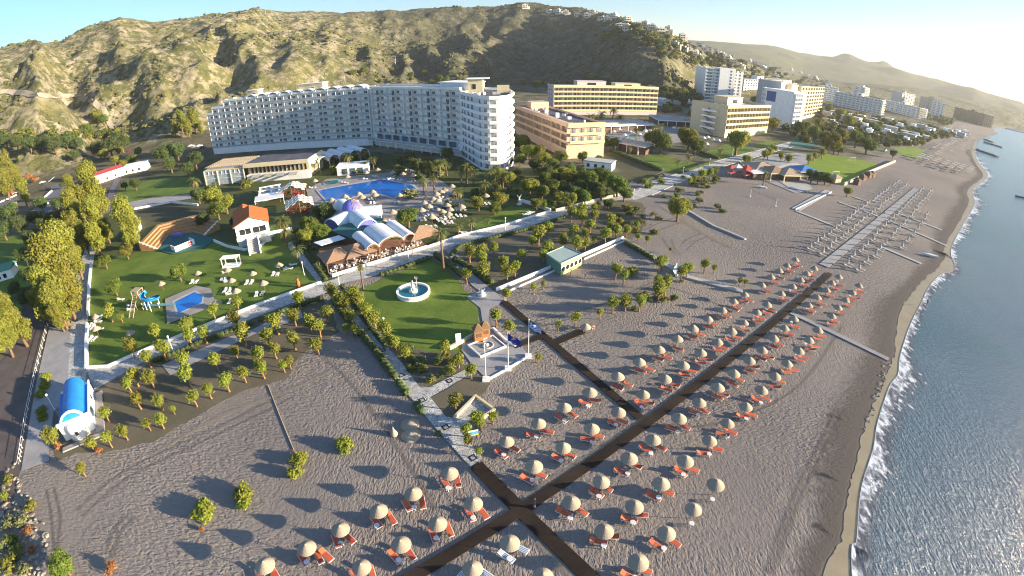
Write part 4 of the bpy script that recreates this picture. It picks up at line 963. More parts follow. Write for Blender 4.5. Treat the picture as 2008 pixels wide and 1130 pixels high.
# pool side white pavilion below the canopies
pa,pb=P(662,345),P(722,340); loc,an_,L=base2(pa,pb)
t=thing('pool_pavilion','small white flat roofed changing pavilion with blue doors behind the palms','pavilion',loc,an_)
b=MB(); b.box(0,L,0,8,0,3.2,'white_wall'); b.box(-.3,L+.3,-.3,8.3,3.2,3.5,'white_wall'); part('wall',b,t)
for k in range(3): q=MB(); q.box(2+k*(L-3)/3,4.2+k*(L-3)/3,-.08,-.02,.2,2.6,'dark_glass'); part('door',q,t)
# two-storey house with orange roofs
pa,pb=P(470,487),P(533,473); loc,an_,L=base2(pa,pb)
t=thing('tiled_house','white two-storey house with bright orange tiled gable roofs','house',loc,an_)
def gable(b,x0,x1,y0,y1,z0,z1,m,wall,xr=None):
    xr=xr if xr is not None else (x0+x1)/2
    o=.5; sl=(z1-z0)/(xr-x0)
    for a,c in ((x0-o,xr),(x1+o,xr)):
        za=z0-.25
        b.addv([(a,y0-o,za),(c,y0-o,z1),(c,y1+o,z1),(a,y1+o,za),(a,y0-o,za+.22),(c,y0-o,z1+.22),(c,y1+o,z1+.22),(a,y1+o,za+.22)],[(0,1,2,3),(7,6,5,4),(0,4,5,1),(3,2,6,7),(0,3,7,4)],m)
b=MB(); b.box(0,L,0,11,0,6.0,'white_wall'); b.addv([(0,.01,6),(L,.01,6),(L*.5,.01,7.8),(0,10.99,6),(L,10.99,6),(L*.5,10.99,7.8)],[(0,1,2),(5,4,3)],'white_wall'); b.box(-2,L+5,-3.2,-.2,0,2.9,'white_wall') if False else None; b.box(-.5,L*.6,11,18,0,5.2,'white_wall'); part('wall',b,t)
b=MB(); gable(b,0,L,0,11,6,7.9,'terracotta',None); part('roof',b,t)
b=MB(); gable(b,-.5,L*.6,11.8,18,5.2,6.8,'terracotta',None); part('rear_roof',b,t)
for x0,x1 in ((1,L*.45),(L*.52,L-.8)):
    q=MB(); q.box(x0,x1,-.08,-.01,3.4,4.9,'window_dark'); q.box(x0-.1,x1+.1,-.12,.0,3.25,3.4,'white_paint'); q.box((x0+x1)/2-.04,(x0+x1)/2+.04,-.12,-.081,3.4,4.9,'white_paint'); part('window',q,t)
b=MB(); b.box(0,L+6,-2.2,-.15,2.5,2.7,'white_wall'); b.box(0,L+6,-2.25,-2.15,2.7,3.5,'white_wall'); part('balcony',b,t)
b=MB()
for k in range(9): b.box(L*.32,L*.32+2.6,-2.3-k*.55,-1.8-k*.55,0,2.5-k*.27,'concrete')
for s_ in (L*.32-.25,L*.32+2.6): b.addv([(s_,-2.2,0),(s_+.25,-2.2,0),(s_+.25,-7.4,0),(s_,-7.4,0),(s_,-2.2,3.3),(s_+.25,-2.2,3.3),(s_+.25,-7.4,.9),(s_,-7.4,.9)],[(3,2,1,0),(4,5,6,7),(0,1,5,4),(1,2,6,5),(2,3,7,6),(3,0,4,7)],'white_wall')
part('entrance_stair',b,t)
# pergolas with staggered white panels
for i,(a,c,dp,l_) in enumerate(((( 546,381),(597,374),8,'farther gabled pergola roofed with staggered white panels over red flowers'),((560,413),(616,403),9,'nearer gabled pergola with staggered white panels beside the domed restaurant'))):
    pa,pb=P(*a,2.8),P(*c,2.8); loc,an_,L=base2(pa,pb); t=thing('pergola',l_,'pergola',loc,an_)
    for x in (.2,L/2,L-.2):
        for y in (.2,dp-.2): q=MB(); q.tube((x,y,0),(x,y,3.0 if x!=L/2 else 4.8),.1,.1,'wood',6); part('post',q,t)
    b=MB()
    for s_ in (0,1):
        for r_ in range(7):
            for cidx in range(4):
                if (r_+cidx)%2: continue
                y0=dp*r_/7; f0=cidx/4; f1=f0+.24
                xa=(f0*L/2) if s_==0 else L-f0*L/2; xb=(f1*L/2) if s_==0 else L-f1*L/2
                z0=3+f0*1.9; z1=3+f1*1.9; b.addv([(xa,y0,z0),(xb,y0,z1),(xb,y0+dp/6.2,z1),(xa,y0+dp/6.2,z0),(xa,y0,z0+.1),(xb,y0,z1+.1),(xb,y0+dp/6.2,z1+.1),(xa,y0+dp/6.2,z0+.1)],[(0,1,2,3),(7,6,5,4),(0,4,5,1),(2,6,7,3),(1,5,6,2),(3,7,4,0)],'canvas_white')
    part('roof_panels',b,t)
    b=MB()
    for k in range(9): x=L*k/8; z=2.95+1.9*(1-abs(2*k/8-1)); b.tube((x,0,z),(x,dp,z),.06,.06,'wood',5)
    part('rafters',b,t)
    mat('red_flowers',(.22,.03,.035),.9,.5,3) if 'red_flowers' not in M else None
    b=MB(); b.leaves([((L*.5,1.2,2.4),(L*.42,1.2,1.1)),((L*.7,1,1.4),(2,1,1.2))],500,.22,'red_flowers','garden_soil',seed=i); part('climbing_flowers',b,t)
pa,pb=P(506,385,2.5),P(545,378,2.5); loc,an_,L=base2(pa,pb); t=thing('courtyard','walled courtyard with flat white frames between the orange roof and the pergolas','courtyard',loc,an_)
b=MB()
for y in (0,5.5,11): b.box(0,L+1,y,y+.9,2.5,2.75,'white_wall')
for x in (0,L*.6,L): b.box(x,x+.7,.9,11,2.3,2.5,'white_wall')
part('frame_roof',b,t); b=MB(); b.box(.8,L,1,10.9,.1,2.2,'grey_wall'); part('counter_block',b,t)
b=MB(); b.box(-1,L+2,-7,-.5,2.4,2.6,'canvas_white'); part('flat_awning',b,t)
for x in (-.8,L+1.8):
    for y in (-6.8,-.7): q=MB(); q.tube((x,y,0),(x,y,2.4),.08,.08,'white_paint',6); part('post',q,t)
# domed restaurant
C=P(694,437); t=thing('domed_restaurant','white domed restaurant with crossing barrel vaults and a violet-blue dome','restaurant',(C.x,C.y,0))
mat('shell_white',(.62,.70,.72),.6,.06,.6); mat('violet_blue',(.13,.14,.46),.6,.1,2); mat('pale_pink',(.55,.42,.45),.7)
for i,(e,rad) in enumerate((((655,458),2.9),((722,461),3.1),((746,432),3.0),((672,418),2.9))):
    E_=P(*e); d=E_-C; a_=math.atan2(d.y,d.x)-PI/2; b=MB(); Lv=d.length+ (0.6 if i<3 else 0)
    b.vault(-rad,rad,0,Lv,1.6+.01*i,rad*.95,'shell_white',14,.25); b.box(-rad,-rad+.25,.2,Lv,0,1.6,'shell_white'); b.box(rad-.25,rad,.2,Lv,0,1.6,'shell_white'); part('barrel_vault',b,t,rz=a_)
    b=MB(); n_=14; rr=rad-.26; b.addv([(-rr,Lv-.25,0),(rr,Lv-.25,0)]+[(rr*math.cos(PI*j/n_),Lv-.25,1.6+rr*.95*math.sin(PI*j/n_)) for j in range(n_+1)],[tuple(range(n_+3))[::-1]],'violet_blue' if i!=2 else 'pale_pink')
    b.lathe([(.5,-.05),(.5,.05)],'pale_pink',12) if False else None
    b.box(-rr,-rr*.1,Lv-.24,Lv-.2,.3,2.6,'pale_pink') if i==1 else None
    part('gable_end',b,t,rz=a_)
b=MB(); b.lathe([(2.75,3.8),(2.75,4.4),(2.6,5.1),(2.2,5.9),(1.5,6.5),(.7,6.85),(.05,6.95)],'violet_blue',24); part('dome',b,t,True)
b=MB()
for k in range(9):
    a_=-.5+k*.16-.6; pr=[(2.8,4.4),(2.66,5.1),(2.25,5.95),(1.55,6.55),(.75,6.9)]
    for j in range(4): b.tube((pr[j][0]*math.cos(a_),pr[j][0]*math.sin(a_),pr[j][1]),(pr[j+1][0]*math.cos(a_),pr[j+1][0]*math.sin(a_),pr[j+1][1]),.05,.05,'pale_pink',4)
part('dome_ribs',b,t)
b=MB(); poly=[P(*q,2.9) for q in ((650,452),(690,467),(726,464),(752,427),(720,430),(670,440))]; b.prism([(q.x-C.x,q.y-C.y) for q in poly],2.5,2.8,'teal_floor'); part('flat_roof',b,t)
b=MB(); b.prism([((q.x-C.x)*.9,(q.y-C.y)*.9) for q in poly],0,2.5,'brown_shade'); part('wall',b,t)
# terrace restaurant with three vaults and hip roofs
A=P(652,544); B=P(838,487); loc,an_,L=base2(A,B)
sheet('terrace_floor',[(654,542),(838,486),(822,468),(740,474),(690,478),(628,488),(622,500)],'brown_tile')
t=thing('terrace_restaurant','open terrace restaurant with three white barrel roofs and brown hip roofs beside the promenade','restaurant',loc,an_)
ia=lambda p: Matrix.Rotation(-an_,3,'Z')@(p-V(loc))
fr=[ia(P(*q,3.6)) for q in ((720,491),(744,484),(792.6,470.5),(815,463.5))]; bk=[ia(P(*q,3.6)) for q in ((691,466),(713,458),(757,445),(777,436))]
for i in range(3):
    f0,f1=fr[i],fr[i+1]; mid=(f0+f1)/2; mb_=(V(((bk[i].x+bk[i+1].x)/2,(bk[i].y+bk[i+1].y)/2,0))); 
    d=V((mid.x-mb_.x,mid.y-mb_.y,0)); w=(f1-f0).length*.5; a_=math.atan2(d.y,d.x)-PI/2
    b=MB(); b.vault(-w,w,0,d.length,0,w*(.75 if i!=1 else .55),'canvas_white',14,.12); b.vault(-w+.2,w-.2,d.length-.1,d.length+.12,0,w*.7 if i!=1 else w*.5,'wood',14,.25); o=part('barrel_roof',b,t,loc=(mb_.x,mb_.y,3.6),rz=a_)
    for s_ in (-1,1):
        for yy in (0.2,d.length-.2):
            c_,s2=math.cos(a_),math.sin(a_); x_=mb_.x+s_*(w-.15)*c_-yy*s2; y_=mb_.y+s_*(w-.15)*s2+yy*c_; q=MB(); q.tube((x_,y_,0),(x_,y_,3.7),.11,.11,'wood',6); part('post',q,t)
def hip(px,py,rx,ry,t_,z0=2.9,h=1.7,m='brown_tile',rot=0):
    c=ia(P(px,py,4.0)); b=MB(); ca_,sa_=math.cos(rot),math.sin(rot)
    pts=[(c.x+x*ca_-y*sa_,c.y+x*sa_+y*ca_) for x,y in ((-rx,-ry),(rx,-ry),(rx,ry),(-rx,ry))]; b.pyr(pts,z0,(c.x,c.y,z0+h),m); part('hip_roof',b,t_)
    for x,y in pts: q=MB(); x2=c.x+(x-c.x)*.93; y2=c.y+(y-c.y)*.93; q.tube((x2,y2,0),(x2,y2,z0+.05),.1,.1,'wood',6); part('post',q,t_)
mat('brown_tile2',(.30,.19,.12),.9,.2,3)
hip(657,491,3.6,3.6,t,m='brown_tile2'); hip(696,482,3.9,3.9,t,m='brown_tile2'); hip(823,452,4.4,3.6,t,3.3,2.0,m='brown_tile2')
b=MB(); q=[ia(P(*k,3.2)) for k in ((615,475),(664,461),(677,467),(629,481))]; b.prism([(k.x,k.y) for k in q],3.0,3.15,'canvas_white'); part('flat_awning',b,t)
b=MB(); b.box(0,L,.0,.3,0,.75,'white_wall'); part('front_wall',b,t)
# tables and chairs on the terrace
TC=thing('cafe_table','x','table',group='cafe tables on the terrace')
b=MB(); b.lathe([(.05,0),(.05,.7),(.45,.7),(.45,.74)],'white_plastic',10); part('table_top',b,TC)
for k in range(3):
    a_=k*2.1; q=MB(); q.cbox(.75*math.cos(a_),.75*math.sin(a_),.42,.42,.42,.06,'white_plastic',a_); q.cbox(.95*math.cos(a_),.95*math.sin(a_),.65,.05,.42,.45,'white_plastic',a_); q.cbox(.75*math.cos(a_),.75*math.sin(a_),.2,.36,.36,.4,'white_plastic',a_); part('chair',q,TC)
for i in range(18):
    f=(i+.5)/18; w=A.lerp(B,f)+V((-math.sin(an_),math.cos(an_),0))*(1.5+ (i%3)*1.1); use(TC,w,rnd.random()*3,f'white cafe table with chairs on the brown terrace, {ordn(i)} from the left')
# amphitheatre
O_=[(272,478),(308,441),(385,421),(429,435)]; I_=[(308,492),(331,464),(378,457),(402,464)]
Ow=[P(*q,2.4 if 1 else 0) for q in O_]; Iw=[P(*q) for q in I_]
c0=P(340,470); t=thing('amphitheatre','small wooden amphitheatre with four stepped tiers bent round a green floor','amphitheatre',(c0.x,c0.y,0))
mat('tier_wood',(.40,.22,.10),.8,.18,2)
nst=5
for s_ in range(nst):
    f0=s_/nst; f1=(s_+1)/nst; o1=[Iw[i].lerp(V((Ow[i].x,Ow[i].y,0)),f0) for i in range(4)]; o2=[Iw[i].lerp(V((Ow[i].x,Ow[i].y,0)),f1) for i in range(4)]
    b=MB()
    for i in range(3):
        q=[o1[i],o1[i+1],o2[i+1],o2[i]]; b.prism([(k.x-c0.x,k.y-c0.y) for k in q],0,.5+s_*.48,'tier_wood')
    part('tier',b,t)
for i,e in enumerate((0,3)):
    d=(Ow[e]-Iw[e]); d.z=0; a_=Iw[e]; nrm=V((-d.y,d.x,0)).normalized()*(.15 if e==0 else -.15)
    b=MB(); pts=[(a_,0),(V((Ow[e].x,Ow[e].y,0)),0),(V((Ow[e].x,Ow[e].y,0)),2.9),(a_,.7)]
    v1=[(p.x-c0.x+nrm.x*-1.2,p.y-c0.y+nrm.y*-1.2,z) for p,z in pts]; v2=[(p.x-c0.x-nrm.x*2.4,p.y-c0.y-nrm.y*2.4,z) for p,z in pts]
    b.addv(v1+v2,[(0,1,2,3),(7,6,5,4),(0,4,5,1),(1,5,6,2),(2,6,7,3),(3,7,4,0)],'white_wall'); part('end_wall',b,t)
sheet('stage_floor',[(308,492),(331,464),(378,457),(402,464),(425,470),(395,490),(340,500)],'teal_floor')
pa,pb=P(345,496),P(383,480); loc,an_,L=base2(pa,pb); t=thing('stage_wall','low white open box wall with a red square sign on the lawn before the amphitheatre','wall',loc,an_)
b=MB(); b.box(0,L,0,.25,0,1.7,'white_wall'); b.box(0,.25,.25,3,0,1.7,'white_wall'); b.box(L-.25,L,.25,3,0,1.7,'white_wall'); part('wall',b,t)
mat('sign_red',(.55,.03,.05),.6); b=MB(); b.box(L-2.0,L-.8,-.06,-.003,.3,1.5,'sign_red'); b.box(L-1.75,L-1.05,-.075,-.061,.75,1.0,'white_paint'); part('sign',b,t)
b=MB(); b.cbox(0,0,.5,3.5,1.6,1.0,'violet_blue'); o=part('stage_box',b,None,loc=P(349,464)); tag(o,'blue box on the green amphitheatre floor','box')
# swing arbour
pa=P(455,521); t=thing('garden_arbour','white slatted garden arbour on the pool lawn','arbour',pa,.15)
b=MB(); b.box(-2.2,2.2,-1.3,1.3,0,.25,'white_wall'); part('base',b,t)
for x in (-2,2):
    for y in (-1.1,1.1): q=MB(); q.cbox(x,y,1.2,.16,.16,2.2,'white_paint'); part('post',q,t)
b=MB()
for k in range(9): b.box(-2.3,2.3,-1.2+k*.28,-1.08+k*.28,2.3,2.4,'white_paint')
part('slats',b,t)
# kids pool + slide
sheet('pool_terrace',[(329,637),(324,588),(385,562),(414,568),(423,594),(398,611)],'pool_deck')
LV[0]+=.01
sheet('pool_rim',[(346,620),(338,592),(383,571),(401,580),(399,597)],'pale_walk'); sheet('kids_pool_water',[(350,616),(343,594),(382,574.5),(398,582),(396,595)],'pool_blue')
sheet('pool_rim',[(619,374),(751,350),(812,363),(822,372),(771,392),(738,382),(640,399)],'pale_walk'); sheet('pool_water',[(623,375),(750,353),(808,365),(816,371.5),(770,389),(738,379),(643,396)],'pool_blue')
def disc(px,py,r,nm,m):
    c=P(px,py); sheet(nm,[V((c.x+r*math.cos(2*PI*i/28),c.y+r*math.sin(2*PI*i/28),0)) for i in range(28)],m,world=True)
disc(652,359,3.6,'pool_rim','pale_walk'); disc(652,359,3.1,'splash_pool_water','fountain_water')
disc(388,548,2.0,'sand_patch','dry_field') if False else None
c=P(302,604); t=thing('water_slide','blue spiral water slide with a wooden stair tower by the kids pool','water slide',(c.x,c.y,0))
mat('slide_blue',(.02,.18,.42),.3); mat('slide_pale',(.25,.50,.58),.35)
b=MB(); n_=34
prev=None; vs_=[];fs_=[]
for k in range(n_+1):
    a_=2.6+k/n_*PI*2.35; r0,r1=1.1,2.1; z=3.4-2.5*k/n_
    for rr,dz in ((r1,.45),(r1-.08,0),(r0+.08,0),(r0,.45)): vs_.append((rr*math.cos(a_),rr*math.sin(a_),z+dz))
for k in range(n_):
    for j in range(3): fs_.append((k*4+j,k*4+j+1,(k+1)*4+j+1,(k+1)*4+j))
b.addv(vs_,fs_,'slide_blue'); part('flume',b,t)
b=MB(); e=V(vs_[-2]); 
tgt=P(345,600); tt=V((tgt.x-c.x,tgt.y-c.y,.5)); b.addv([(e.x,e.y-.6,e.z+.1),(e.x,e.y+.6,e.z+.1),(tt.x,tt.y+.6,.5),(tt.x,tt.y-.6,.5)],[(0,1,2,3),(3,2,1,0)],'slide_pale'); part('run_out',b,t)
for k in range(5): a_=k*1.25; q=MB(); q.tube((1.6*math.cos(a_),1.6*math.sin(a_),0),(1.6*math.cos(a_),1.6*math.sin(a_),1.3+k*.35),.1,.1,'white_paint',6); part('support',q,t)
b=MB(); b.box(-4.2,-2.2,-1,1,3.5,3.65,'pale_wood'); part('platform',b,t)
for x in (-4.1,-2.3):
    for y in (-.9,.9): q=MB(); q.tube((x,y,0),(x,y,4.5),.1,.1,'pale_wood',6); part('post',q,t)
b=MB()
for k in range(9): b.box(-3.7,-2.7,-1.3-k*.35,-1-k*.35,3.2-k*.38,3.28-k*.38,'pale_wood')
for x in (-3.8,-2.6): b.tube((x,-1,3.5),(x,-4.4,0),.07,.07,'pale_wood',5)
part('stair',b,t)
b=MB(); b.box(-4.25,-2.15,-1.02,1.02,4.45,4.55,'pale_wood'); part('tower_roof',b,t)
# fountain with trident statue
c=P(811,577); t=thing('fountain','round white fountain with turquoise water and a seated white statue holding a trident','fountain',(c.x,c.y,0))
b=MB(); b.lathe([(3.3,0),(3.35,.15),(3.15,.2),(3.15,.75),(3.4,.8),(3.4,.95),(3.0,.95),(3.0,.5)],'white_wall',30); part('basin',b,t,False)
b=MB(); b.lathe([(3.0,.55),(2.98,.6)],'fountain_water',28); part('water',b,t)
mat('statue_white',(.72,.69,.62),.7,.08,3)
b=MB(); b.lathe([(.9,.6),(.85,.9),(.6,1.1),(.5,1.3)],'statue_white',12); b.ell((0,0,1.6),(.55,.5,.45),'statue_white'); b.ell((0,.05,2.15),(.36,.28,.55),'statue_white'); b.ell((0,0,2.85),(.18,.18,.22),'statue_white'); b.tube((0,0,2.5),(0,0,2.75),.12,.1,'statue_white'); b.tube((.25,0,2.45),(.62,-.1,2.3),.12,.09,'statue_white'); b.tube((.62,-.1,2.3),(.85,-.1,2.6),.09,.07,'statue_white'); b.tube((-.3,0,2.4),(-.45,-.25,1.9),.11,.08,'statue_white'); b.tube((.2,-.35,1.5),(.3,-.6,.8),.18,.12,'statue_white'); b.tube((-.2,-.35,1.5),(-.3,-.6,.8),.18,.12,'statue_white'); part('statue',b,t,True)
b=MB(); b.tube((.85,-.1,.9),(.85,-.1,3.5),.05,.05,'statue_white',6); b.box(.6,1.1,-.13,-.07,3.45,3.52,'statue_white')
for k in (-1,0,1): b.tube((.85+k*.22,-.1,3.5),(.85+k*.22,-.1,3.95),.04,.03,'statue_white',5)
part('trident',b,t)
# garden statues
for (px,py),h,l_,m in (((1018,402),3.4,'tall white figure group statue in the hotel garden','statue_white'),((945,580),1.6,'white stone group on a low pedestal where the stone path bends','statue_white'),((586,563),2.0,'tall orange jar standing by the pool lawn wall','terracotta')):
    b=MB(); 
    if m=='terracotta': b.lathe([(.25,0),(.4,.5),(.45,1),(.25,1.7),(.3,2)],m,12)
    else:
        b.lathe([(.8,0),(.8,.4),(.5,.5)],m,10); b.ell((0,0,h*.4),(.4,.35,h*.22),m); b.ell((.35,0,h*.3),(.3,.3,h*.18),m); b.ell((0,0,h*.7),(.2,.2,.25),m); b.tube((.1,0,h*.6),(.6,0,h*.95),.1,.06,m); b.tube((-.1,0,h*.6),(-.55,.1,h*.9),.1,.06,m)
    o=part('statue' if m!='terracotta' else 'garden_jar',b,None,True,loc=P(px,py)); tag(o,l_,'statue' if m!='terracotta' else 'jar')
# chapel
pa,pb=P(151,852),P(189,841); d=P(186,764)-pb; pa=P(151,852); loc,an_,L=base2(pa,pb); an_=math.atan2(d.y,d.x)-PI/2; W=5.0; LL=10.5
t=thing('chapel','small white chapel with a bright blue barrel roof and round apse','chapel',(pb.x-math.cos(an_)*W,pb.y-math.sin(an_)*W,0),an_)
mat('chapel_blue',(.02,.20,.55),.45,.1,.8)
b=MB(); b.box(0,W,0,LL,0,2.6,'white_wall'); b.box(-.15,W+.15,-.1,.25,2.6,3.2,'white_wall'); b.box(W-.1,W+.15,.25,LL,2.601,2.85,'white_wall')
part('wall',b,t)
b=MB(); b.vault(.7,W-.7,.2,LL,2.6,1.75,'chapel_blue',16,.2); b.box(.0,.7,.25,LL-1,2.61,2.7,'chapel_blue'); b.box(W-.7,W-.1,.25,LL-1,2.61,2.7,'chapel_blue'); part('barrel_roof',b,t)
b=MB(); n_=16
b.lathe([(1.5,0),(1.5,2.3),(1.3,2.7),(.7,3.0),(.05,3.1)],'white_wall',20,(W/2,-.1,0)); part('apse',b,t,True)
b=MB(); b.vault(.45,W-.45,-.12,.2,2.5,2.15,'white_wall',16,.3); part('gable_arch',b,t)
b=MB(); b.addv([(W/2+ (W/2-.75)*math.cos(PI*j/16),0.05,2.6+1.8*math.sin(PI*j/16)) for j in range(17)],[tuple(range(17))],'chapel_blue'); part('gable_panel',b,t)
for y in (3,6.5): q=MB(); q.box(W+.01,W+.06,y,y+.7,1.2,2.0,'window_dark'); part('window',q,t)
q=MB(); q.box(W/2-.25,W/2+.25,-1.64,-1.58,1.2,1.9,'window_dark'); part('window',q,t)
b=MB(); b.box(W+.1,W+1.4,-1.5,LL-.5,0.02,.3,'pool_deck'); b.box(-.5,W+1.4,-2.6,-1.6,.02,.25,'pool_deck'); part('plinth',b,t)
# flags
def flagpole(px,py,h,l_,flag):
    t=thing('flagpole',l_,'flagpole',P(px,py)); b=MB(); b.tube((0,0,0),(0,0,h),.07,.04,'white_paint',8); b.ell((0,0,h+.05),.09,'white_paint'); part('pole',b,t); b=MB(); b.cbox(0,0,.2,1,1,.4,'white_wall'); part('base',b,t)
    if not flag: return
    def cloth(u,v): # u along, v up
        dr=.34*u; return (u*1.9+.0,-.5*u+.12*math.sin(u*9+v*2),h-.2-1.3*(1-v)*(1-.12*u)-u*1.05+.05*math.sin(u*11))
    def quad(b,u0,u1,v0,v1,m,off=0):
        n_=8
        for i in range(n_):
            a0=u0+(u1-u0)*i/n_; a1=u0+(u1-u0)*(i+1)/n_
            vv=[cloth(a0,v0),cloth(a1,v0),cloth(a1,v1),cloth(a0,v1)]
            f=[(x,y-off,z) for x,y,z in vv]; g_=[(x,y+.012+off,z) for x,y,z in vv]; b.addv(f+g_,[(0,1,2,3),(7,6,5,4)],m)
    b=MB()
    if flag=='gr':
        for k in range(9): quad(b,0,1,k/9,(k+1)/9,'flag_blue' if k%2==0 else 'white_fabric')
        quad(b,0,.37,4/9,1,'flag_blue',.02); quad(b,0,.37,.69,.79,'white_fabric',.04); quad(b,.15,.22,4/9,1,'white_fabric',.04)
    else:
        quad(b,0,1,0,1,'eu_blue')
        for k in range(12):
            a_=2*PI*k/12; u=.5+.2*math.cos(a_); v=.5+.33*math.sin(a_); x,y,z=cloth(u,v); b.cbox(x,y-.03,z,.1,.02,.1,'star_yellow'); b.cbox(x,y+.045,z,.1,.02,.1,'star_yellow')
    part('flag',b,t)
mat('flag_blue',(.03,.15,.45),.8); mat('eu_blue',(.01,.03,.28),.8); mat('star_yellow',(.75,.55,.02),.7)
flagpole(996.5,724.6,6.8,'white flagpole with a dark blue flag ringed by yellow stars','eu'); flagpole(1036,700.7,7.0,'white flagpole with a blue and white striped flag','gr'); flagpole(953,746,6.6,'bare white flagpole at the lower corner of the plaza',None)
# kiosks
for i,(px,l_) in enumerate((((938,668),'left one of two joined wooden pyramid-roofed kiosks'),((951,662),'right one of two joined wooden pyramid-roofed kiosks'))):
    t=thing('kiosk',l_,'kiosk',P(*px),.3); mat('orange_wood',(.36,.17,.06),.8,.15,3) if 'orange_wood' not in M else None
    b=MB(); b.cbox(0,0,1.1,1.5,1.5,2.2,'orange_wood'); part('wall',b,t); b=MB(); b.pyr([(-.9,-.9),(.9,-.9),(.9,.9),(-.9,.9)],2.21,(0,0,3.4),'wood'); part('roof',b,t)
    b=MB(); b.cbox(0,-.77,1.5,.9,.04,.7,'brown_shade'); part('hatch',b,t)
c=P(955,681); t=thing('emblem_slab','raised white-rimmed slab with a curled white stone emblem on the flag plaza','emblem',(c.x,c.y,0),.62)
b=MB(); b.box(-2.3,2.3,-1.8,1.8,0.05,.3,'concrete'); part('slab',b,t); b=MB()
for a in ((-2.5,2.5,-2,-1.8),(-2.5,2.5,1.8,2)): b.box(a[0],a[1],a[2],a[3],0.05,.42,'white_wall')
for a in ((-2.5,-2.3,-1.8,1.8),(2.3,2.5,-1.8,1.8)): b.box(a[0],a[1],a[2],a[3],.05,.42,'white_wall')
part('rim',b,t); b=MB()
for k in range(26):
    a_=k*.3; r0=.35+.035*k; b.tube((r0*math.cos(a_),r0*math.sin(a_),.38),((r0+.035)*math.cos(a_+.3),(r0+.035)*math.sin(a_+.3),.38),.09,.09,'statue_white',5)
b.ell((0,0,.45),.3,'statue_white'); part('emblem',b,t)
# small information boards and signs
for (px,py),w_,h_,l_,m in (((900,680),.9,1.7,'white upright information board on the plaza edge','white_paint'),((929,862),1.3,.55,'small blue and yellow sign board at the end of the path','sky_sign')):
    if m=='sky_sign': mat(m,(.10,.35,.60),.5)
    t=thing('sign_board',l_,'sign',P(px,py),.3); b=MB(); b.box(-w_/2,w_/2,-.03,.03,.9,.9+h_,m); part('panel',b,t)
    if m=='sky_sign': b=MB(); b.box(-w_/2,w_/2,-.035,.035,.72,.9,'star_yellow'); b.box(-w_/2,w_/2,-.035,.035,.9+h_+.001,1.1+h_,'white_paint'); part('border',b,t)
    for x in (-w_/2+.08,w_/2-.08): q=MB(); q.tube((x,.05,0),(x,.05,.95),.03,.03,'grey_metal',5); part('leg',q,t)
# green cabin
q=[P(*k,2.8) for k in ((1071,498.6),(1106.7,483.5),(1142.5,498.6),(1100,518))]; c=(q[0]+q[2])/2
t=thing('beach_cabin','low cabin with flat pale green roof and round windows in a yellow wall','cabin',(c.x,c.y,0))
mat('pale_green',(.34,.43,.39),.7,.08,.6); mat('green_wall',(.10,.25,.18),.8); mat('cabin_yellow',(.55,.50,.20),.8)
b=MB(); b.prism([((k.x-c.x),(k.y-c.y)) for k in q],2.65,2.85,'pale_green'); 
for i in range(4):
    a,e=q[i]-c,q[(i+1)%4]-c; a.z=e.z=0; d=(e-a).normalized(); nn=V((d.y,-d.x,0))*.1; b.prism([(a.x,a.y),(e.x,e.y),(e.x-nn.x*0+(-e.x)*.02,e.y-e.y*.02),(a.x-a.x*.02,a.y-a.y*.02)],2.851,3.0,'pale_green')
part('roof',b,t); qq=[(k-c)*.96 for k in q]; b=MB(); b.prism([(k.x,k.y) for k in qq],0,2.65,'green_wall'); part('wall',b,t)
a,e=qq[3],qq[2]; d=(V((e.x,e.y,0))-V((a.x,a.y,0))); aa=math.atan2(d.y,d.x); b=MB(); b.box(0,d.length,-.08,-.01,0,2.64,'cabin_yellow'); part('yellow_wall',b,t,loc=(a.x,a.y,0),rz=aa)
for k in range(5): b=MB(); b.tube((d.length*(k+.5)/5,-.13,1.4),(d.length*(k+.5)/5,-.081,1.4),.55,.55,'window_dark',14); b.tube((d.length*(k+.5)/5,-.11,1.4),(d.length*(k+.5)/5,-.085,1.4),.68,.68,'white_paint',14); part('round_window',b,t,loc=(a.x,a.y,0),rz=aa)
# ---- low walls, hedges, railings ----
def lowwall(name,px,h,w,m,l_,cat='wall',group=None,hh=0):
    pts=[P(*p) for p in px]; o=pts[0].copy(); b=MB()
    for i in range(len(pts)-1):
        a,c_=pts[i]-o,pts[i+1]-o; d=(c_-a); n_=V((-d.y,d.x,0)).normalized()*w/2; d=d.normalized()*w*.3
        b.prism([(a.x-d.x+n_.x,a.y-d.y+n_.y),(c_.x+d.x+n_.x,c_.y+d.y+n_.y),(c_.x+d.x-n_.x,c_.y+d.y-n_.y),(a.x-d.x-n_.x,a.y-d.y-n_.y)],0,h+.003*i,m)
    o2=link(name,b.mesh(name),None,o); return tag(o2,l_,cat,group)
W_='garden_wall'
lowwall(W_,PROM_N[:6],.55,.38,'white_wall','white wall between the pool lawn and the promenade')
lowwall(W_,[(172,723),(171,680),(173,640)],.9,.5,'white_wall','short white wall at the lawn corner beside the paved path')
lowwall(W_,[(174,620),(176,560),(180,520)],.9,.5,'white_wall','white wall along the upper paved path by the slide')
lowwall(W_,[(840,486),(906,463),(991,443),(1079,416)],.6,.35,'white_wall','long white wall between the hotel garden and the promenade')
lowwall(W_,[(1090,415),(1182,391),(1217,383)],.8,.35,'cream_wall','cream sunlit wall along the garden edge right of the hedge')
lowwall(W_,[(1079,416),(1045,403),(1020,396)],1.0,.4,'white_wall','white wall running back from the promenade into the garden')
lowwall(W_,[(974,571),(1102,518)],.75,.28,'white_wall','white wall from the stone path up to the green cabin')
lowwall(W_,[(988,576),(1108,523)],.3,.25,'white_wall','thin white kerb wall below the green cabin wall')
lowwall(W_,[(1142,503),(1221,469)],.75,.28,'white_wall','white wall right of the green cabin')
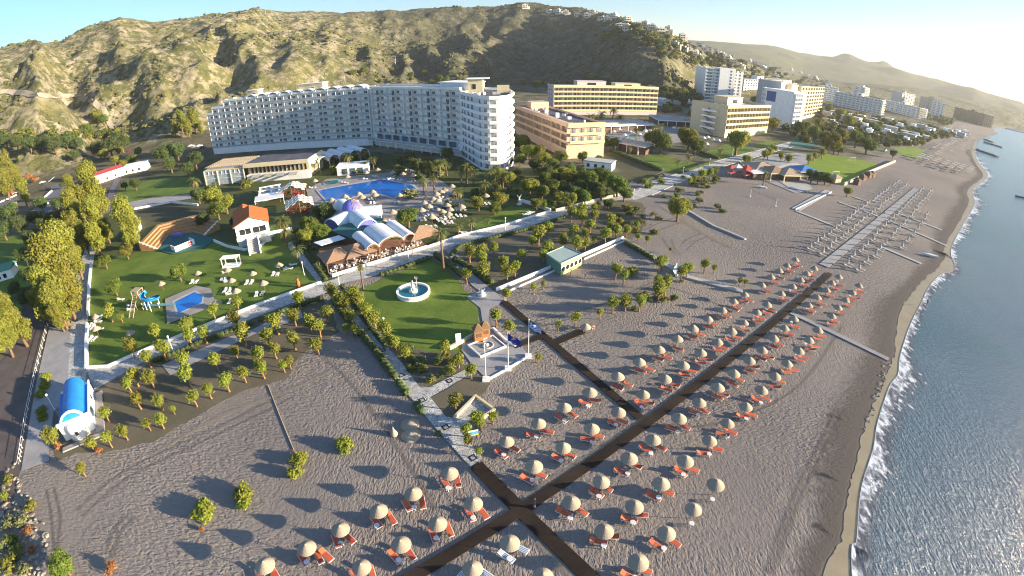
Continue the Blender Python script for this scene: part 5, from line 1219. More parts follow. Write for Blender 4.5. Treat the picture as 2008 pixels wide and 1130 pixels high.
lowwall(W_,[(1146,509),(1228,472)],.3,.25,'white_wall','thin white kerb wall right of the green cabin')
lowwall(W_,[(892,821),(906,807),(933,780),(970,807),(949,820)],.5,.35,'cream_wall','low cream wall of the small paved bay by the footpath')
lowwall(W_,[(882,686),(901,676),(930,660)],.7,.4,'cream_wall','cream wall between the fountain lawn and the flag plaza')
lowwall(W_,[(960,744),(1000,722),(1036,700)],.25,.28,'white_wall','low white edge of the flag plaza toward the beach')
lowwall(W_,[(968,648),(990,670),(1010,680)],.6,.35,'white_wall','curved white wall at the top of the flag plaza')
lowwall(W_,[(420,474),(445,485),(480,492),(510,486),(545,455)],.7,.4,'white_wall','curving white wall below the orange roofed house')
lowwall(W_,[(262,412),(300,405),(335,398),(388,404)],.8,.5,'white_wall','rough white wall above the dry lawn')
lowwall(W_,[(255,475),(268,465),(277,448),(268,432)],2.0,.5,'white_wall','tall white curved wall left of the amphitheatre')
lowwall('wall',[(1655,364),(1700,341),(1755,318)],1.2,.5,'cream_wall','cream wall between the football pitch and the beach')
lowwall('wall',[(69,406),(102,376)],1,.5,'white_wall','white wall along the left road, lower piece'); lowwall('wall',[(97,358),(110,348),(109,330)],1,.5,'white_wall','white wall along the left road, upper piece')
lowwall('wall',[(0,398),(15,392),(32,384)],.8,.4,'white_wall','white wall beside the lowest road at the left edge')
lowwall(W_,[(760,354),(800,333),(830,345)],.0+.5,.3,'white_wall','white kerb behind the pool loungers')
lowwall('kerb',[(1250,375),(1262,364),(1380,323),(1550,279)],.15,.25,'pale_walk','pale kerb on the inland side of the far promenade'); lowwall('kerb',[(1278,383),(1385,336),(1562,286)],.15,.25,'pale_walk','pale kerb on the beach side of the far promenade')
lowwall('wall',[(1560,412),(1590,397),(1630,378)],.4,.3,'white_wall','low white edge of the walk to the beach bar')
lowwall('wall',[(1222,470),(1280,505),(1350,545),(1452,572)],.3,1.4,'pale_walk','pale concrete strip wall crossing the sand to the bay with the boat','wall')
lowwall('wall',[(1350,415),(1400,445),(1425,455),(1460,470)],.4,.8,'pale_walk','pale low wall on the dune beside the big round tree')
# railing beside the ramp
t=thing('railing','long thin white railing along the outer edge of the concrete ramp','railing',P(70,780)); o=P(70,780); b=MB()
rp=[P(*q) for q in ((95,640),(80,700),(66,760),(54,820),(45,880),(40,915))]
for i in range(len(rp)-1):
    for z in (.5,1.0): a,c_=rp[i]-o,rp[i+1]-o; b.tube((a.x,a.y,z),(c_.x,c_.y,z),.035,.035,'white_paint',5)
part('rails',b,t)
for i in range(len(rp)-1):
    for k in range(4): a=rp[i].lerp(rp[i+1],k/4)-o; q=MB(); q.tube((a.x,a.y,0),(a.x,a.y,1.05),.04,.04,'white_paint',5); part('post',q,t)
# lamp posts
LP=thing('lamp_post','x','lamp post',group='white globe lamp posts'); b=MB(); b.tube((0,0,0),(0,0,3.0),.07,.05,'white_paint',8); part('pole',b,LP); b=MB(); b.ell((0,0,3.15),.22,'white_paint',12,8); part('globe',b,LP,True); b=MB(); b.lathe([(.16,0),(.14,.25),(.07,.3)],'white_paint',10); part('base',b,LP)
for (px,py),l_ in (((107.5,804),'beside the cypress shrubs near the blue chapel'),((340,689),'between round trees on the left promenade'),((802,513),'in front of the terrace restaurant'),((991,450),'halfway along the hotel garden wall'),((1242,391),'at the corner where the road bends'),((1339,344),'nearest on the far promenade'),((1391,325),'second along the far promenade'),((1436,305),'third along the far promenade'),((597,540),'on the left lawn path'),((756,655),'beside the fountain lawn hedge'),((990,590),'by the bush at the white cabin wall'),((667,565),'at the promenade crossing')):
    use(LP,P(px,py),0,'white globe lamp post '+l_)
# beach volleyball, goals
for (px,py),l_ in (((1471,386),'left white volleyball post'),((1521,405),'right white volleyball post')):
    b=MB(); b.tube((0,0,0),(0,0,2.6),.06,.06,'white_paint',8); b.cbox(0,0,.15,.5,.5,.3,'white_paint'); o=part('volleyball_post',b,None,loc=P(px,py)); tag(o,l_+' on the dark sand court','post')
a,c_=P(1471,386),P(1521,405); d=c_-a; b=MB(); b.box(.1,d.length-.1,-.015,.015,2.42,2.47,'dark_metal'); b.box(.1,d.length-.1,-.015,.015,1.9,1.93,'dark_metal')
for k in range(int(d.length/.5)): b.box(.1+k*.5,.13+k*.5,-.012,.012,1.931,2.419,'dark_metal')
o=part('net',b,None,loc=a,rz=math.atan2(d.y,d.x)); tag(o,'thin dark volleyball net between two white posts','net')
for (px,py),l_ in (((1638,346),'nearer white goal on the bright green pitch'),((1672,316),'farther white goal on the bright green pitch')):
    t=thing('goal',l_,'goal',P(px,py),.3); b=MB()
    for x in (-2.5,2.5): b.tube((x,0,0),(x,0,2.2),.07,.07,'white_paint',6); b.tube((x,0,2.2),(x,1.5,0),.04,.04,'white_paint',5)
    b.tube((-2.5,0,2.2),(2.5,0,2.2),.07,.07,'white_paint',6); b.tube((-2.5,1.5,0.05),(2.5,1.5,.05),.04,.04,'white_paint',5); part('frame',b,t)
# playground
c=P(1447,346); t=thing('playground','red climbing frame with white-tipped roofs and a turquoise slide on the sand','playground',(c.x,c.y,0),.2)
mat('play_red',(.42,.06,.05),.5); mat('play_teal',(.03,.35,.35),.4)
for i,(x,y) in enumerate(((-4,0),(0,1),(4,0),(1.5,-3))):
    b=MB(); b.pyr([(x-1.6,y-1.6),(x+1.6,y-1.6),(x+1.6,y+1.6),(x-1.6,y+1.6)],3.6,(x,y,5),'play_red' if i!=1 else 'white_paint'); part('roof',b,t)
    for sx,sy in ((-1,-1),(1,-1),(1,1),(-1,1)): q=MB(); q.tube((x+sx*1.2,y+sy*1.2,0),(x+sx*1.2,y+sy*1.2,3.7),.1,.1,'play_red',6); part('post',q,t)
    b=MB(); b.cbox(x,y,1.5,2.4,2.4,.15,'pale_wood'); b.cbox(x,y-1.2,1.95,2.4,.08,.7,'play_red'); part('deck',b,t)
b=MB(); b.addv([(5,-1,1.6),(5,0,1.6),(9,-3,.2),(9,-4,.2),(5,-1,1.5),(5,0,1.5),(9,-3,.1),(9,-4,.1)],[(0,1,2,3),(7,6,5,4),(0,3,7,4),(1,5,6,2)],'play_teal'); part('slide',b,t)
# beach bar
c=P(1535,352); t=thing('beach_bar','open beach bar with four tan hip roofs and one blue canopy beside the pitch','bar',(c.x,c.y,0),.15)
mat('tan_roof',(.40,.30,.21),.9,.15,1.5); mat('canopy_blue',(.06,.22,.48),.6)
def barroof(px,py,rx,ry,m,h=1.8,z0=3.2):
    p_=Matrix.Rotation(-.15,3,'Z')@(P(px,py,4)-c); b=MB(); pts=[(p_.x+x,p_.y+y) for x,y in ((-rx,-ry),(rx,-ry),(rx,ry),(-rx,ry))]; b.pyr(pts,z0,(p_.x,p_.y,z0+h),m); b.prism(pts,z0-.35,z0-.002,'cream_wall'); part('hip_roof',b,t)
    for x,y in pts: q=MB(); q.cbox(p_.x+(x-p_.x)*.95,p_.y+(y-p_.y)*.95,(z0-.36)/2,.4,.4,z0-.36,'cream_wall'); part('post',q,t)
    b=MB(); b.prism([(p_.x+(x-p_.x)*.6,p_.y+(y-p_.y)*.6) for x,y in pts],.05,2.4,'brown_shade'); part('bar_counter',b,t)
barroof(1492,322,6.5,6,'tan_roof'); barroof(1520,330,6,5.5,'brown_tile2'); barroof(1547,334,6.5,5.5,'tan_roof'); barroof(1578,328,6,5,'canopy_blue'); barroof(1545,320,9,4,'pale_walk',.5)
t2=thing('bar_kiosk','small tan roofed kiosk at the pitch corner','kiosk',P(1637,358),.2); b=MB(); b.pyr([(-2.5,-2.5),(2.5,-2.5),(2.5,2.5),(-2.5,2.5)],2.6,(0,0,3.8),'tan_roof'); part('roof',b,t2); b=MB(); b.cbox(0,0,1.3,3.6,3.6,2.59,'cream_wall'); part('wall',b,t2)
t2=thing('snack_hut','white roofed snack hut left of the beach bar','hut',P(1482,350),.2); b=MB(); b.box(-4,4,-2.5,2.5,2.7,3.0,'canvas_white'); part('roof',b,t2); b=MB(); b.box(-3,3,-1.8,1.8,0,2.69,'brown_shade'); part('wall',b,t2)
sheet('bar_terrace',[(1525,355),(1570,350),(1592,372),(1570,378),(1545,368)],'pale_walk')
# black huts by the pitch wall
for i,(px,py) in enumerate(((1680,362),(1690,354),(1702,348),(1709,347))):
    t2=thing('straw_hut',f'dark straw hut under the pitch wall, {ordn(i)} from the near end','hut',P(px,py),.4,group='dark huts by the pitch wall'); b=MB(); b.pyr([(-2,-2),(2,-2),(2,2),(-2,2)],1.9,(0,0,3.2),'brown_shade'); part('roof',b,t2); b=MB(); b.cbox(0,0,.95,2.8,2.8,1.89,'brown_shade'); part('wall',b,t2)
# lifeguard desk + boats
t2=thing('lifeguard_desk','small wooden desk and red lifebuoy at the end of the short boardwalk spur','desk',P(1147,648),.6)
b=MB(); b.box(-.8,.8,-.5,.5,.7,.8,'wood'); part('desk_top',b,t2)
for x,y in ((-.7,-.4),(.7,-.4),(.7,.4),(-.7,.4)): q=MB(); q.cbox(x,y,.35,.1,.1,.7,'wood'); part('leg',q,t2)
b=MB(); 
for k in range(14): a0,a1=2*PI*k/14,2*PI*(k+1)/14; b.tube((1.4+.32*math.cos(a0),-.6,.4+.32*math.sin(a0)),(1.4+.32*math.cos(a1),-.6,.4+.32*math.sin(a1)),.09,.09,'orange_fabric' if k%4 else 'white_paint',6)
part('lifebuoy',b,t2)
def boat(px,py,L,l_,rz,m='white_paint'):
    b=MB(); vs_=[];n_=10
    for k in range(n_+1):
        f=k/n_; w_=.8*math.sin(min(1,f*1.15+.12)*PI*.9)*(1-.2*f)+.06
        for s_,z in ((-w_,.7),(-w_*.55,.05),(w_*.55,.05),(w_,.7),(w_*.8,.6),(-w_*.8,.6)): vs_.append(((f-.5)*L,s_,z))
    fs_=[]
    for k in range(n_):
        for j in range(6): fs_.append((k*6+j,k*6+(j+1)%6,(k+1)*6+(j+1)%6,(k+1)*6+j)[::-1])
    fs_+=[tuple(range(6)),tuple(range(n_*6,n_*6+6))[::-1]]
    b.addv(vs_,fs_,m); o=part('boat',b,None,loc=P(px,py),rz=rz); tag(o,l_,'boat')
boat(1327,532,6,'white boat lying in the small paved bay on the sand',1.2); boat(1565,373,7,'white boat lying below the beach bar',2.6); boat(1494,369,4,'short white dinghy on the sand below the playground',2.8); boat(1824,503,5,'small white boat near the wet sand edge',2.7,'white_paint'); boat(2003,388,9,'dark boat floating off the right edge',2.8,'dark_metal')
# toppled pole with pink flag
t2=thing('fallen_pole','long pale pole lying on the rippled sand with a pink pennant','pole',P(550,805)); a=V((0,0,.08)); e=P(576,882)-P(550,805)+V((0,0,.08)); s_=P(526,757)-P(550,805)+V((0,0,.08)); b=MB(); b.tube(s_,e,.06,.06,'pale_wood',6); part('pole',b,t2)
mat('pink_cloth',(.6,.14,.18),.8); b=MB(); b.addv([e,(e.x-.5,e.y+.9,.05),(e.x-.1,e.y-.9,.05)],[(0,1,2),(2,1,0)],'pink_cloth'); part('pennant',b,t2)
# resort parasols and loungers (pool, garden, lawn)
GU=mk_umb('thatched parasols in the hotel garden','x'); GU.name='garden_parasol'
GL=mk_lounger('white_fabric','white_plastic','x','white loungers in the hotel grounds')
c3=lambda x,y:(600+x/6.647,280+y/6.647); g3=lambda x,y:(800+x/3.766,330+y/3.766); g0=lambda x,y:(x/3.766,280+y/3.766); g1=lambda x,y:(x/3.766,560+y/3.766); g2=lambda x,y:(380+x/3.766,330+y/3.766)
sets=[('along the far side of the blue pool',[c3(*q) for q in ((540,435),(785,385),(935,355),(1130,380),(1265,400),(1390,425))],2,R(60)),
('on the near side of the blue pool',[c3(*q) for q in ((335,740),(390,775),(510,700),(555,745),(690,670),(730,710),(870,635),(900,680),(1220,675))],2,R(20)),
('near the round splash pool',[c3(115,495),c3(1130,905)],2,R(70)),
('on the shady garden lawn right of the pool',[g3(*q) for q in ((325,130),(270,160),(210,190),(140,220),(285,215),(340,185),(220,245),(360,240),(290,270),(155,280),(220,305),(300,335),(395,285),(245,175),(185,225),(120,250),(310,300),(255,320),(175,360),(390,240),(100,310),(35,50),(575,200),(1187,125))],3,R(25)),
('on the pool lawn',[g0(1455,945),g0(1185,1025),g0(1675,925),g0(1705,1000),g0(1740,1080),g2(430,760),g2(510,835),g2(625,700),g1(700,210),g1(700,300),g1(955,325),g1(1590,105)],2,R(15))]
for nm,pts_,nl,th in sets:
    pts_=sorted(pts_)
    for i,p in enumerate(pts_):
        w=P(*p,2.4,z=0); use(GU,w,rnd.random()*6,f'thatched parasol {nm}, {ordn(i)} from the left',rnd.uniform(1.1,1.25) if 'lawn' not in nm or 'shady' in nm else rnd.uniform(.85,1))
        for j in range(nl):
            if nm=='on the pool lawn' and i in (2,3,5): break
            q=w+V((-1.2+j*1.15,-1.6+rnd.uniform(-.3,.3),0)); use(GL,q,th+PI/2+rnd.uniform(-.15,.15)+(PI if rnd.random()<.3 else 0),f'white lounger, {ordn(j)} by the {ordn(i)} parasol {nm}')
WPU=mk_umb('white parasols at the neighbouring pool','x','white_fabric'); WPU.name='white_parasol'
for i,p in enumerate(sorted([*[(800+x/3.766,110+y/3.766) for x,y in ((1560,545),(1600,555),(1640,560),(1665,575),(1710,580),(1750,560),(1790,550),(1830,548),(1520,560),(1600,585))],*[(1250+x/3.766,100+y/3.766) for x,y in ((60,590),(120,585),(270,570),(310,575),(490,645),(520,640),(560,660),(600,665),(510,690),(150,600))]])): use(WPU,P(*p,2.3,z=0),0,f'white open parasol by the neighbouring hotel pool, {ordn(i)} from the left',1.3)
sheet('neighbour_pool',[(1215,272),(1250,262),(1262,270),(1228,282)],'fountain_water')
ex=[g1(730,235),g1(728,255),g1(728,275),g1(740,330),g1(895,110),g1(970,155),g1(970,185),g2(705,745),g2(735,720),g2(690,750),g3(885,345),g3(900,335),g3(870,350),g3(915,330),g2(240,775),g2(255,845),g2(270,935),g3(400,480),g3(415,482)]
for i,p in enumerate(sorted(ex)): use(GL,P(*p),rnd.uniform(.0,.5)+PI,f'loose white lounger on the lawns, {ordn(i)} from the left')
# ---------------- vegetation ----------------
def gnd(px,py,h=0.0):
    """ground under the point seen at (px,py) h metres above it, flat or hill"""
    p=P(px,py,h,z=0); d=ray(px,py)
    if d[2]<-.02 and math.hypot(p.x,p.y)<325: return p
    t=np.arange(150,2600,3.0); X=d[0]*t; Y=d[1]*t; Z=CH+d[2]*t; g=hz(X,Y); ok=Z<=g+h
    if not ok.any(): i=int(np.argmin(Z-g))
    else: i=int(np.argmax(ok))
    return V((X[i],Y[i],float(g[i])))
def mppd(px,py,D): r=math.hypot(px-1004,py-565)/1000; return D/(1000*FL*(1+(r/(2*FL))**2))
mat('leaf_olive',(.19,.19,.03),.75,.3,.9,trans=.28,hue=.6,col2=(.27,.26,.04)); mat('leaf_lime',(.20,.235,.03),.75,.3,.9,trans=.3,hue=.4,col2=(.28,.30,.04)); mat('leaf_green',(.10,.14,.022),.75,.3,.7,trans=.25,hue=.5,col2=(.17,.21,.035))
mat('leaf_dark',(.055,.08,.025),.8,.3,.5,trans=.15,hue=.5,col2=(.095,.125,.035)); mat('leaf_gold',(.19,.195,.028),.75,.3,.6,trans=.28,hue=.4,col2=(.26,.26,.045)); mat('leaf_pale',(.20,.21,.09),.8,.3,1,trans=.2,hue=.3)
mat('palm_leaf',(.12,.14,.035),.6,.3,1,trans=.2,hue=.4); mat('palm_dry',(.28,.19,.09),.9,.3,2); mat('bark',(.16,.10,.06),.9,.3,3); mat('trunk_orange',(.30,.16,.07),.9,.3,3); mat('leaf_rust',(.30,.13,.05),.85,.4,1,trans=.2)
def limb(b,pts,rs,m='bark',n=6):
    for i in range(len(pts)-1): b.tube(pts[i],pts[i+1],rs[i],rs[i+1],m,n,False)
def mk_tree(name,kind,seed,leaf,core,n):
    r_=random.Random(seed); t=thing(name,'x','tree')
    b=MB(); f=MB()
    if kind=='small':   # pollarded shore tree, crown about 1.05 m radius centred 2.3 m up
        limb(b,[(0,0,-.1),(.08,.03,.7),(0,.1,1.5)],[.17,.13,.11],'trunk_orange')
        for k in range(5): a=k*1.26+r_.random(); limb(b,[(0,.1,1.4),(.35*math.cos(a),.35*math.sin(a),2.0),(.6*math.cos(a),.6*math.sin(a),2.6)],[.08,.05,.02],'trunk_orange',5)
        els=[((r_.uniform(-.4,.4),r_.uniform(-.4,.4),2.25+r_.uniform(-.35,.5)),(r_.uniform(.6,.9),r_.uniform(.6,.9),r_.uniform(.65,1.0))) for _ in range(7)]
        f.leaves(els,n,.14,leaf,core,.45,seed,.5)
    if kind=='column':
        limb(b,[(0,0,-.1),(0,0,2),(0,0,5)],[.3,.22,.1])
        els=[((r_.uniform(-.5,.5),r_.uniform(-.5,.5),z),(1.25-z*.09,1.2-z*.09,1.3)) for z in (1.8,3.2,4.6,6.0,7.2)]; f.leaves(els,n,.21,leaf,core,.5,seed,.4)
    if kind=='tall':    # loose many-lobed tree, 11 m
        limb(b,[(0,0,-.2),(.3,.1,3),(.1,.3,6),(0,.2,9)],[.4,.3,.2,.08])
        els=[]
        for k in range(13):
            z=r_.uniform(3.2,10); rr=(1-abs(z-6)/8)*2.3; a=r_.uniform(0,6.28); q=rr*r_.uniform(.2,1); els.append(((q*math.cos(a),q*math.sin(a),z),(r_.uniform(1,1.7),r_.uniform(1,1.7),r_.uniform(1.1,2)))); limb(b,[(0.1,.2,max(2.5,z-2.5)),(q*math.cos(a)*.8,q*math.sin(a)*.8,z)],[.12,.04])
        f.leaves(els,n,.2,leaf,core,.5,seed,.4)
    if kind=='round':   # broad crown radius 3.6 centred at 4.4
        limb(b,[(0,0,-.2),(.1,0,1.6),(0,.1,3)],[.42,.33,.25])
        els=[((0,0,4.4),(2.6,2.6,2.0))]
        for k in range(12):
            a=r_.uniform(0,6.28); q=r_.uniform(1.2,2.5); z=4.3+r_.uniform(-1.1,1.7); els.append(((q*math.cos(a),q*math.sin(a),z),(r_.uniform(1,1.6),r_.uniform(1,1.6),r_.uniform(.9,1.4)))); limb(b,[(0,.1,2.6),(q*.6*math.cos(a),q*.6*math.sin(a),z)],[.14,.05])
        f.leaves(els,n,.2,leaf,core,.55,seed,.5)
    if kind=='shrub':
        limb(b,[(0,0,-.05),(0,0,.6)],[.08,.05])
        els=[((r_.uniform(-.6,.6),r_.uniform(-.6,.6),.55+r_.uniform(-.1,.3)),(r_.uniform(.45,.75),r_.uniform(.45,.75),r_.uniform(.4,.65))) for _ in range(6)]; f.leaves(els,n,.15,leaf,core,.5,seed,.5)
    part('trunk',b,t); part('crown',f,t); return t
def mk_palm(name,h,seed,r=2.6,skirt=True):
    r_=random.Random(seed); t=thing(name,'x','palm'); b=MB(); lean=r_.uniform(-.25,.25)
    pts=[(lean*(k/6)**2*h*.2,0,h*k/6) for k in range(7)]; rs=[.34,.27,.25,.23,.22,.22,.26]; 
    limb(b,pts,rs,'bark',9); part('trunk',b,t)
    top=V(pts[-1]); f=MB()
    for k in range(34):
        a=k*2.399; el0=r_.uniform(-.5,1.25); L=r*r_.uniform(.85,1.1); prev=top.copy(); d=el0; w0=.30
        seg=6; vv=[]
        side_=V((-math.sin(a),math.cos(a),0))
        p=top.copy()
        for s in range(seg+1):
            q=s/seg; wd=w0*math.sin(PI*min(1,q*.9+.12))*1.15+.03; up_=V((-math.cos(a)*math.sin(d),-math.sin(a)*math.sin(d),math.cos(d)))
            vv+= [p+side_*wd-up_*wd*.55,p,p-side_*wd-up_*wd*.55]
            p=p+V((math.cos(a)*math.cos(d),math.sin(a)*math.cos(d),math.sin(d)))*(L/seg); d-=.34
        fs_=[]
        for s in range(seg):
            for j in (0,1): fs_.append((s*3+j,s*3+j+1,(s+1)*3+j+1,(s+1)*3+j))
        m_='palm_dry' if el0<-.25 else 'palm_leaf'
        # split each frond into slit leaflets
        for s in range(seg):
            for j in (0,2):
                A_,B_=vv[s*3+1],vv[(s+1)*3+1]; C_,D_=vv[s*3+j],vv[(s+1)*3+j]
                for q in range(3):
                    u0=q/3; u1=(q+.62)/3; p0=A_.lerp(B_,u0); p1=A_.lerp(B_,u1); o_=C_.lerp(D_,min(1,u0+.35)); o2=C_.lerp(D_,min(1,u1+.3)); f.addv([p0,p1,o2,o_],[(0,1,2,3)],m_)
    part('crown',f,t); return t
PR={}
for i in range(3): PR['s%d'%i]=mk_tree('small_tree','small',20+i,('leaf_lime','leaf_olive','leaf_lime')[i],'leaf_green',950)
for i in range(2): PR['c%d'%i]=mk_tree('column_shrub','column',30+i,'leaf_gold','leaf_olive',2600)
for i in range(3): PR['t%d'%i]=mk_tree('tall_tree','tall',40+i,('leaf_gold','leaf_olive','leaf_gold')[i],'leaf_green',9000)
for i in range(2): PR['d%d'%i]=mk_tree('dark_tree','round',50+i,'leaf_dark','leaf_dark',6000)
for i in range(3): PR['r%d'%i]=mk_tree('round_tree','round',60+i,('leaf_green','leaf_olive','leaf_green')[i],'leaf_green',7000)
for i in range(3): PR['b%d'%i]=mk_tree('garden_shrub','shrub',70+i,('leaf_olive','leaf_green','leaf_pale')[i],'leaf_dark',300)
for i in range(2): PR['u%d'%i]=mk_tree('sand_tree','shrub',84+i,'leaf_lime','leaf_olive',900)
PR['o0']=mk_tree('rust_shrub','shrub',80,'leaf_rust','leaf_rust',300)
for i in range(2): PR['p%d'%i]=mk_palm('palm_tree',5.0,90+i,3.3)
PR['q0']=mk_palm('tall_palm',9.6,95,2.7); PR['q1']=mk_palm('tall_palm',6.8,96,2.0)
REF={'s':(2.3,1.05),'c':(4.3,1.5),'t':(6.2,2.6),'d':(4.3,3.6),'r':(4.3,3.6),'b':(.6,1.0),'o':(.6,1.0),'u':(.6,1.0),'p':(4.9,2.4),'q':(9.6,2.4)}
GROUPS={'s':'small round-crowned shore trees','c':'column shrubs','t':'tall loose trees','d':'dark trees','r':'broad round trees','b':'low shrubs','o':'rust coloured shrubs','u':'yellow-green sand trees','p':'palms in the gardens','q':'tall palms'}
DESC={'s':'small pollarded tree','c':'tall narrow golden shrub','t':'tall yellow-green tree','d':'dark shaded tree','r':'broad round-crowned tree','b':'low rounded shrub','o':'rust brown shrub','u':'bushy yellow-green tree','p':'feathery palm','q':'tall slender palm'}
used_t={}
def plant(kind,pts,where,off=(0,0),s=3.766,r0=None,at_base=False):
    hc,rc=REF[kind]; items=[]
    for q in pts:
        px,py=off[0]+q[0]/s,off[1]+q[1]/s; rp=(q[2] if len(q)>2 else r0)/s
        h=hc; sc=1
        for _ in range(4):
            w=gnd(px,py,0 if at_base else h*.95); D=math.sqrt(w.x**2+w.y**2+(CH-w.z)**2); rm=rp*mppd(px,py,D); sc=min(2.6,max(.35,rm/rc)); h=hc*sc
        items.append((px,w,sc))
    items.sort(key=lambda t:t[0])
    vs_=[k for k in PR if k[0]==kind]
    for i,(px,w,sc) in enumerate(items):
        pr=PR[rnd.choice(vs_)]; one=len(items)==1
        lab=f"{DESC[kind]} {where}"+('' if one else f', {ordn(i)} from the left')
        o=use(pr,w,rnd.uniform(0,6.28),lab,(sc*rnd.uniform(.93,1.07),sc*rnd.uniform(.93,1.07),sc)); o['group']=GROUPS[kind]
plant('u',[(335,680,42),(325,740,40),(300,800,42),(305,920,42),(310,975,38)],'beside the concrete ramp and blue chapel',(0,560))
plant('s',[(960,440,55),(1140,340,50),(1385,290,50),(1570,185,40),(1745,115,40)],'inside the lower edge of the pool lawn',(0,560))
plant('s',[(1080,520,50),(1195,465,55),(1385,365,50),(1500,340,50),(1730,235,50),(1785,345,60),(2205,85,48)],'along the left promenade',(0,560))
plant('s',[(770,935,45),(905,1075,45),(1355,545,55),(1365,645,60),(1585,555,50),(985,665,50),(940,730,45),(1100,675,50),(1665,705,50),(1535,765,45),(1790,645,45),(1005,835,50),(1170,850,45),(1425,825,45),(1275,915,24),(1175,990,45),(1085,1020,35),(1735,480,35)],'in the tree bed left of the sand',(0,560))
plant('s',[(375,1110,60),(665,1160+0-0,45),(790,1130,45),(595,1355,40)],'on the bank below the chapel',(0,560))
plant('s',[(660,220,45),(525,260,58),(910,190,48),(780,265,50),(845,305,45),(465,375,50),(655,390,50),(830,435,45),(515,465,45),(400,505,50),(410,590,45),(425,615,45),(580,585,35),(625,560,35),(1050,310,30),(1120,320,35)],'in the dark bed beside the footpath',(400,560))
plant('s',[(945,30,45),(1000,90,50),(1040,130,45),(1075,220,40)],'left of the footpath near the crossing',(400,560))
plant('s',[(1100,60,48),(1145,100,48),(1190,170,48),(1255,235,48),(1335,305,50),(1370,400,45),(1410,430,45),(1480,480,50)],'along the fountain lawn hedge',(400,560))
plant('s',[(1780,450,40),(265,455+0,42),(370,540,42),(465,625,42)],'around the flower bed below the fountain lawn',(800-0,560)) if False else plant('s',[(270,455,42),(370,540,42),(465,625,42),(285,620,25)],'around the flower bed below the fountain lawn',(800,560))
plant('s',[(650,225,45),(745,300,40),(965,530,25),(725,55,35),(1240,240,35),(1110,290,25)],'beside the dark boardwalks',(800,560))
plant('s',[(345,845,50),(510,975,50),(535,1020,35),(430,1060,42),(625,970,35),(440,1140,35),(525,1230,30)],'around the small paved bay',(800,560))
plant('s',[(1520,125,45),(1615,110,45),(1725,105,35),(1420,200,28)],'on the raised scrub patch in the sand',(800,560))
plant('s',[(455,615,45),(535,605,45),(540,660,40),(565,740,50),(430,780,40),(635,585,35),(705,695,40),(730,760,40),(790,735,40),(965,475,50),(920,535,35),(1030,580,45),(1000,640,35),(840,630,35),(1225,455,40),(1150,530,40),(1245,550,45),(1310,550,35),(1375,520,22),(1285,360,40),(1350,410,35),(1380,350,35),(1210,320,40),(1285,305,40),(1380,290,30),(1410,270,22),(1465,255,22),(1505,245,22),(1500,380,40),(1500,440,40),(1540,450,40),(1460,490,40),(1690,410,25),(1620,450,30),(1030,435,40),(1305,480,30),(1565,395,26)],'in the bed behind the green cabin',(800,330))
plant('s',[(1540,750,40),(1600,790,36),(1860,690,40),(1700,500,22),(1770,520,20),(1855,890,50),(930,880,25),(1000,855,22),(1850,830,35)],'on the sand right of the green cabin',(800,330))
plant('s',[(190,795,40),(500,825,35),(570,850,22),(330,870,40),(375,850,40),(165,1000,50),(215,960,50),(20,1100,40),(760,940,22),(800,955,18),(75,630,22),(245,715,14)],'on the sand above the parasol rows',(1250,300))
plant('r',[(305,400,100)],'standing alone on the dune',(1250,300))
plant('u',[(1500,665,80),(1500,600,55),(1790,520,75),(1800,590,50)],'standing alone on rippled sand at the lower left',(0,830))
plant('u',[(1030,150,60),(1035,200,40),(700,265,60),(665,365,58),(295,520,50)],'on rippled sand left of the loose canopies',(400,830))
plant('r',[(450,1050,115)],'bright green at the lower left corner',(0,830))
# left belt
plant('t',[(515,320,42),(650,300,78),(700,400,80),(590,450,75),(520,490,80),(680,520,70),(920,540,85),(960,630,75),(700,690,70),(560,530,60),(780,640,50)],'in the belt above the stone path',(0,280))
plant('t',[(430,830,120),(380,960,130),(470,990,110),(500,760,80),(340,1090,110),(480,1120,100)],'along the left side of the stone path',(0,280))
plant('t',[(560,640,70),(620,700,60),(455,700,70),(300,880,80),(560,880,70),(330,1180,90),(420,1210,90)],'behind the stone path in the left belt',(0,280))
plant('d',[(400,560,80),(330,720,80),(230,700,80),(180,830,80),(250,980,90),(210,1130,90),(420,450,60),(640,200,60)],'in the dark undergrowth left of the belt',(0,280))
plant('t',[(430,110,95),(270,120,60),(425,225,60),(120,280,90),(40,220,90),(20,380,80)],'by the dirt road',(0,560))
plant('r',[(770,870,60),(930,800,60),(840,1060,70),(1315,950,72)],'on the upper pool lawn',(0,280))
plant('s',[(800,190,45),(890,230,25),(1140,350+0,30)],'reddish and sparse beside the water slide',(0,560))
plant('t',[(80,650,90),(150,740,70),(40,780,80),(215,860,70)],'among the left road loops',(0,200),4.9125)
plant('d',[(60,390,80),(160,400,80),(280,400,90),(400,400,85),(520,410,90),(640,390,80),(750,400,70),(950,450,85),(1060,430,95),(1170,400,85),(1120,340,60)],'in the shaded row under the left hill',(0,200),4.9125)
plant('r',[(830,270,75),(930,150,65),(1000,180,60)],'catching the sun beside the hill track',(0,200),4.9125)
plant('d',[(1560,500,100),(1700,470,95),(1640,600,80),(1880,560,85),(1800,640,70),(730,520,60),(600,800,35),(1200,800,50),(1300,790,60)],'between the car park and the white hotel',(0,200),4.9125)
plant('t',[(1740,200,55),(1860,170,60),(1810,250,45),(1680,260,40),(1930,250,30)],'on the slope left of the white hotel',(0,200),4.9125)
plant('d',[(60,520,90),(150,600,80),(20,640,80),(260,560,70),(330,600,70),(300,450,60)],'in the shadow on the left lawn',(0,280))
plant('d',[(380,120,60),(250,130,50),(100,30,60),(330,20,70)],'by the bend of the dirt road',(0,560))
plant('o',[(110,880,60),(330,750,70),(40,840,55),(270,720,50)],'near the cars on the left road',(0,200),4.9125)
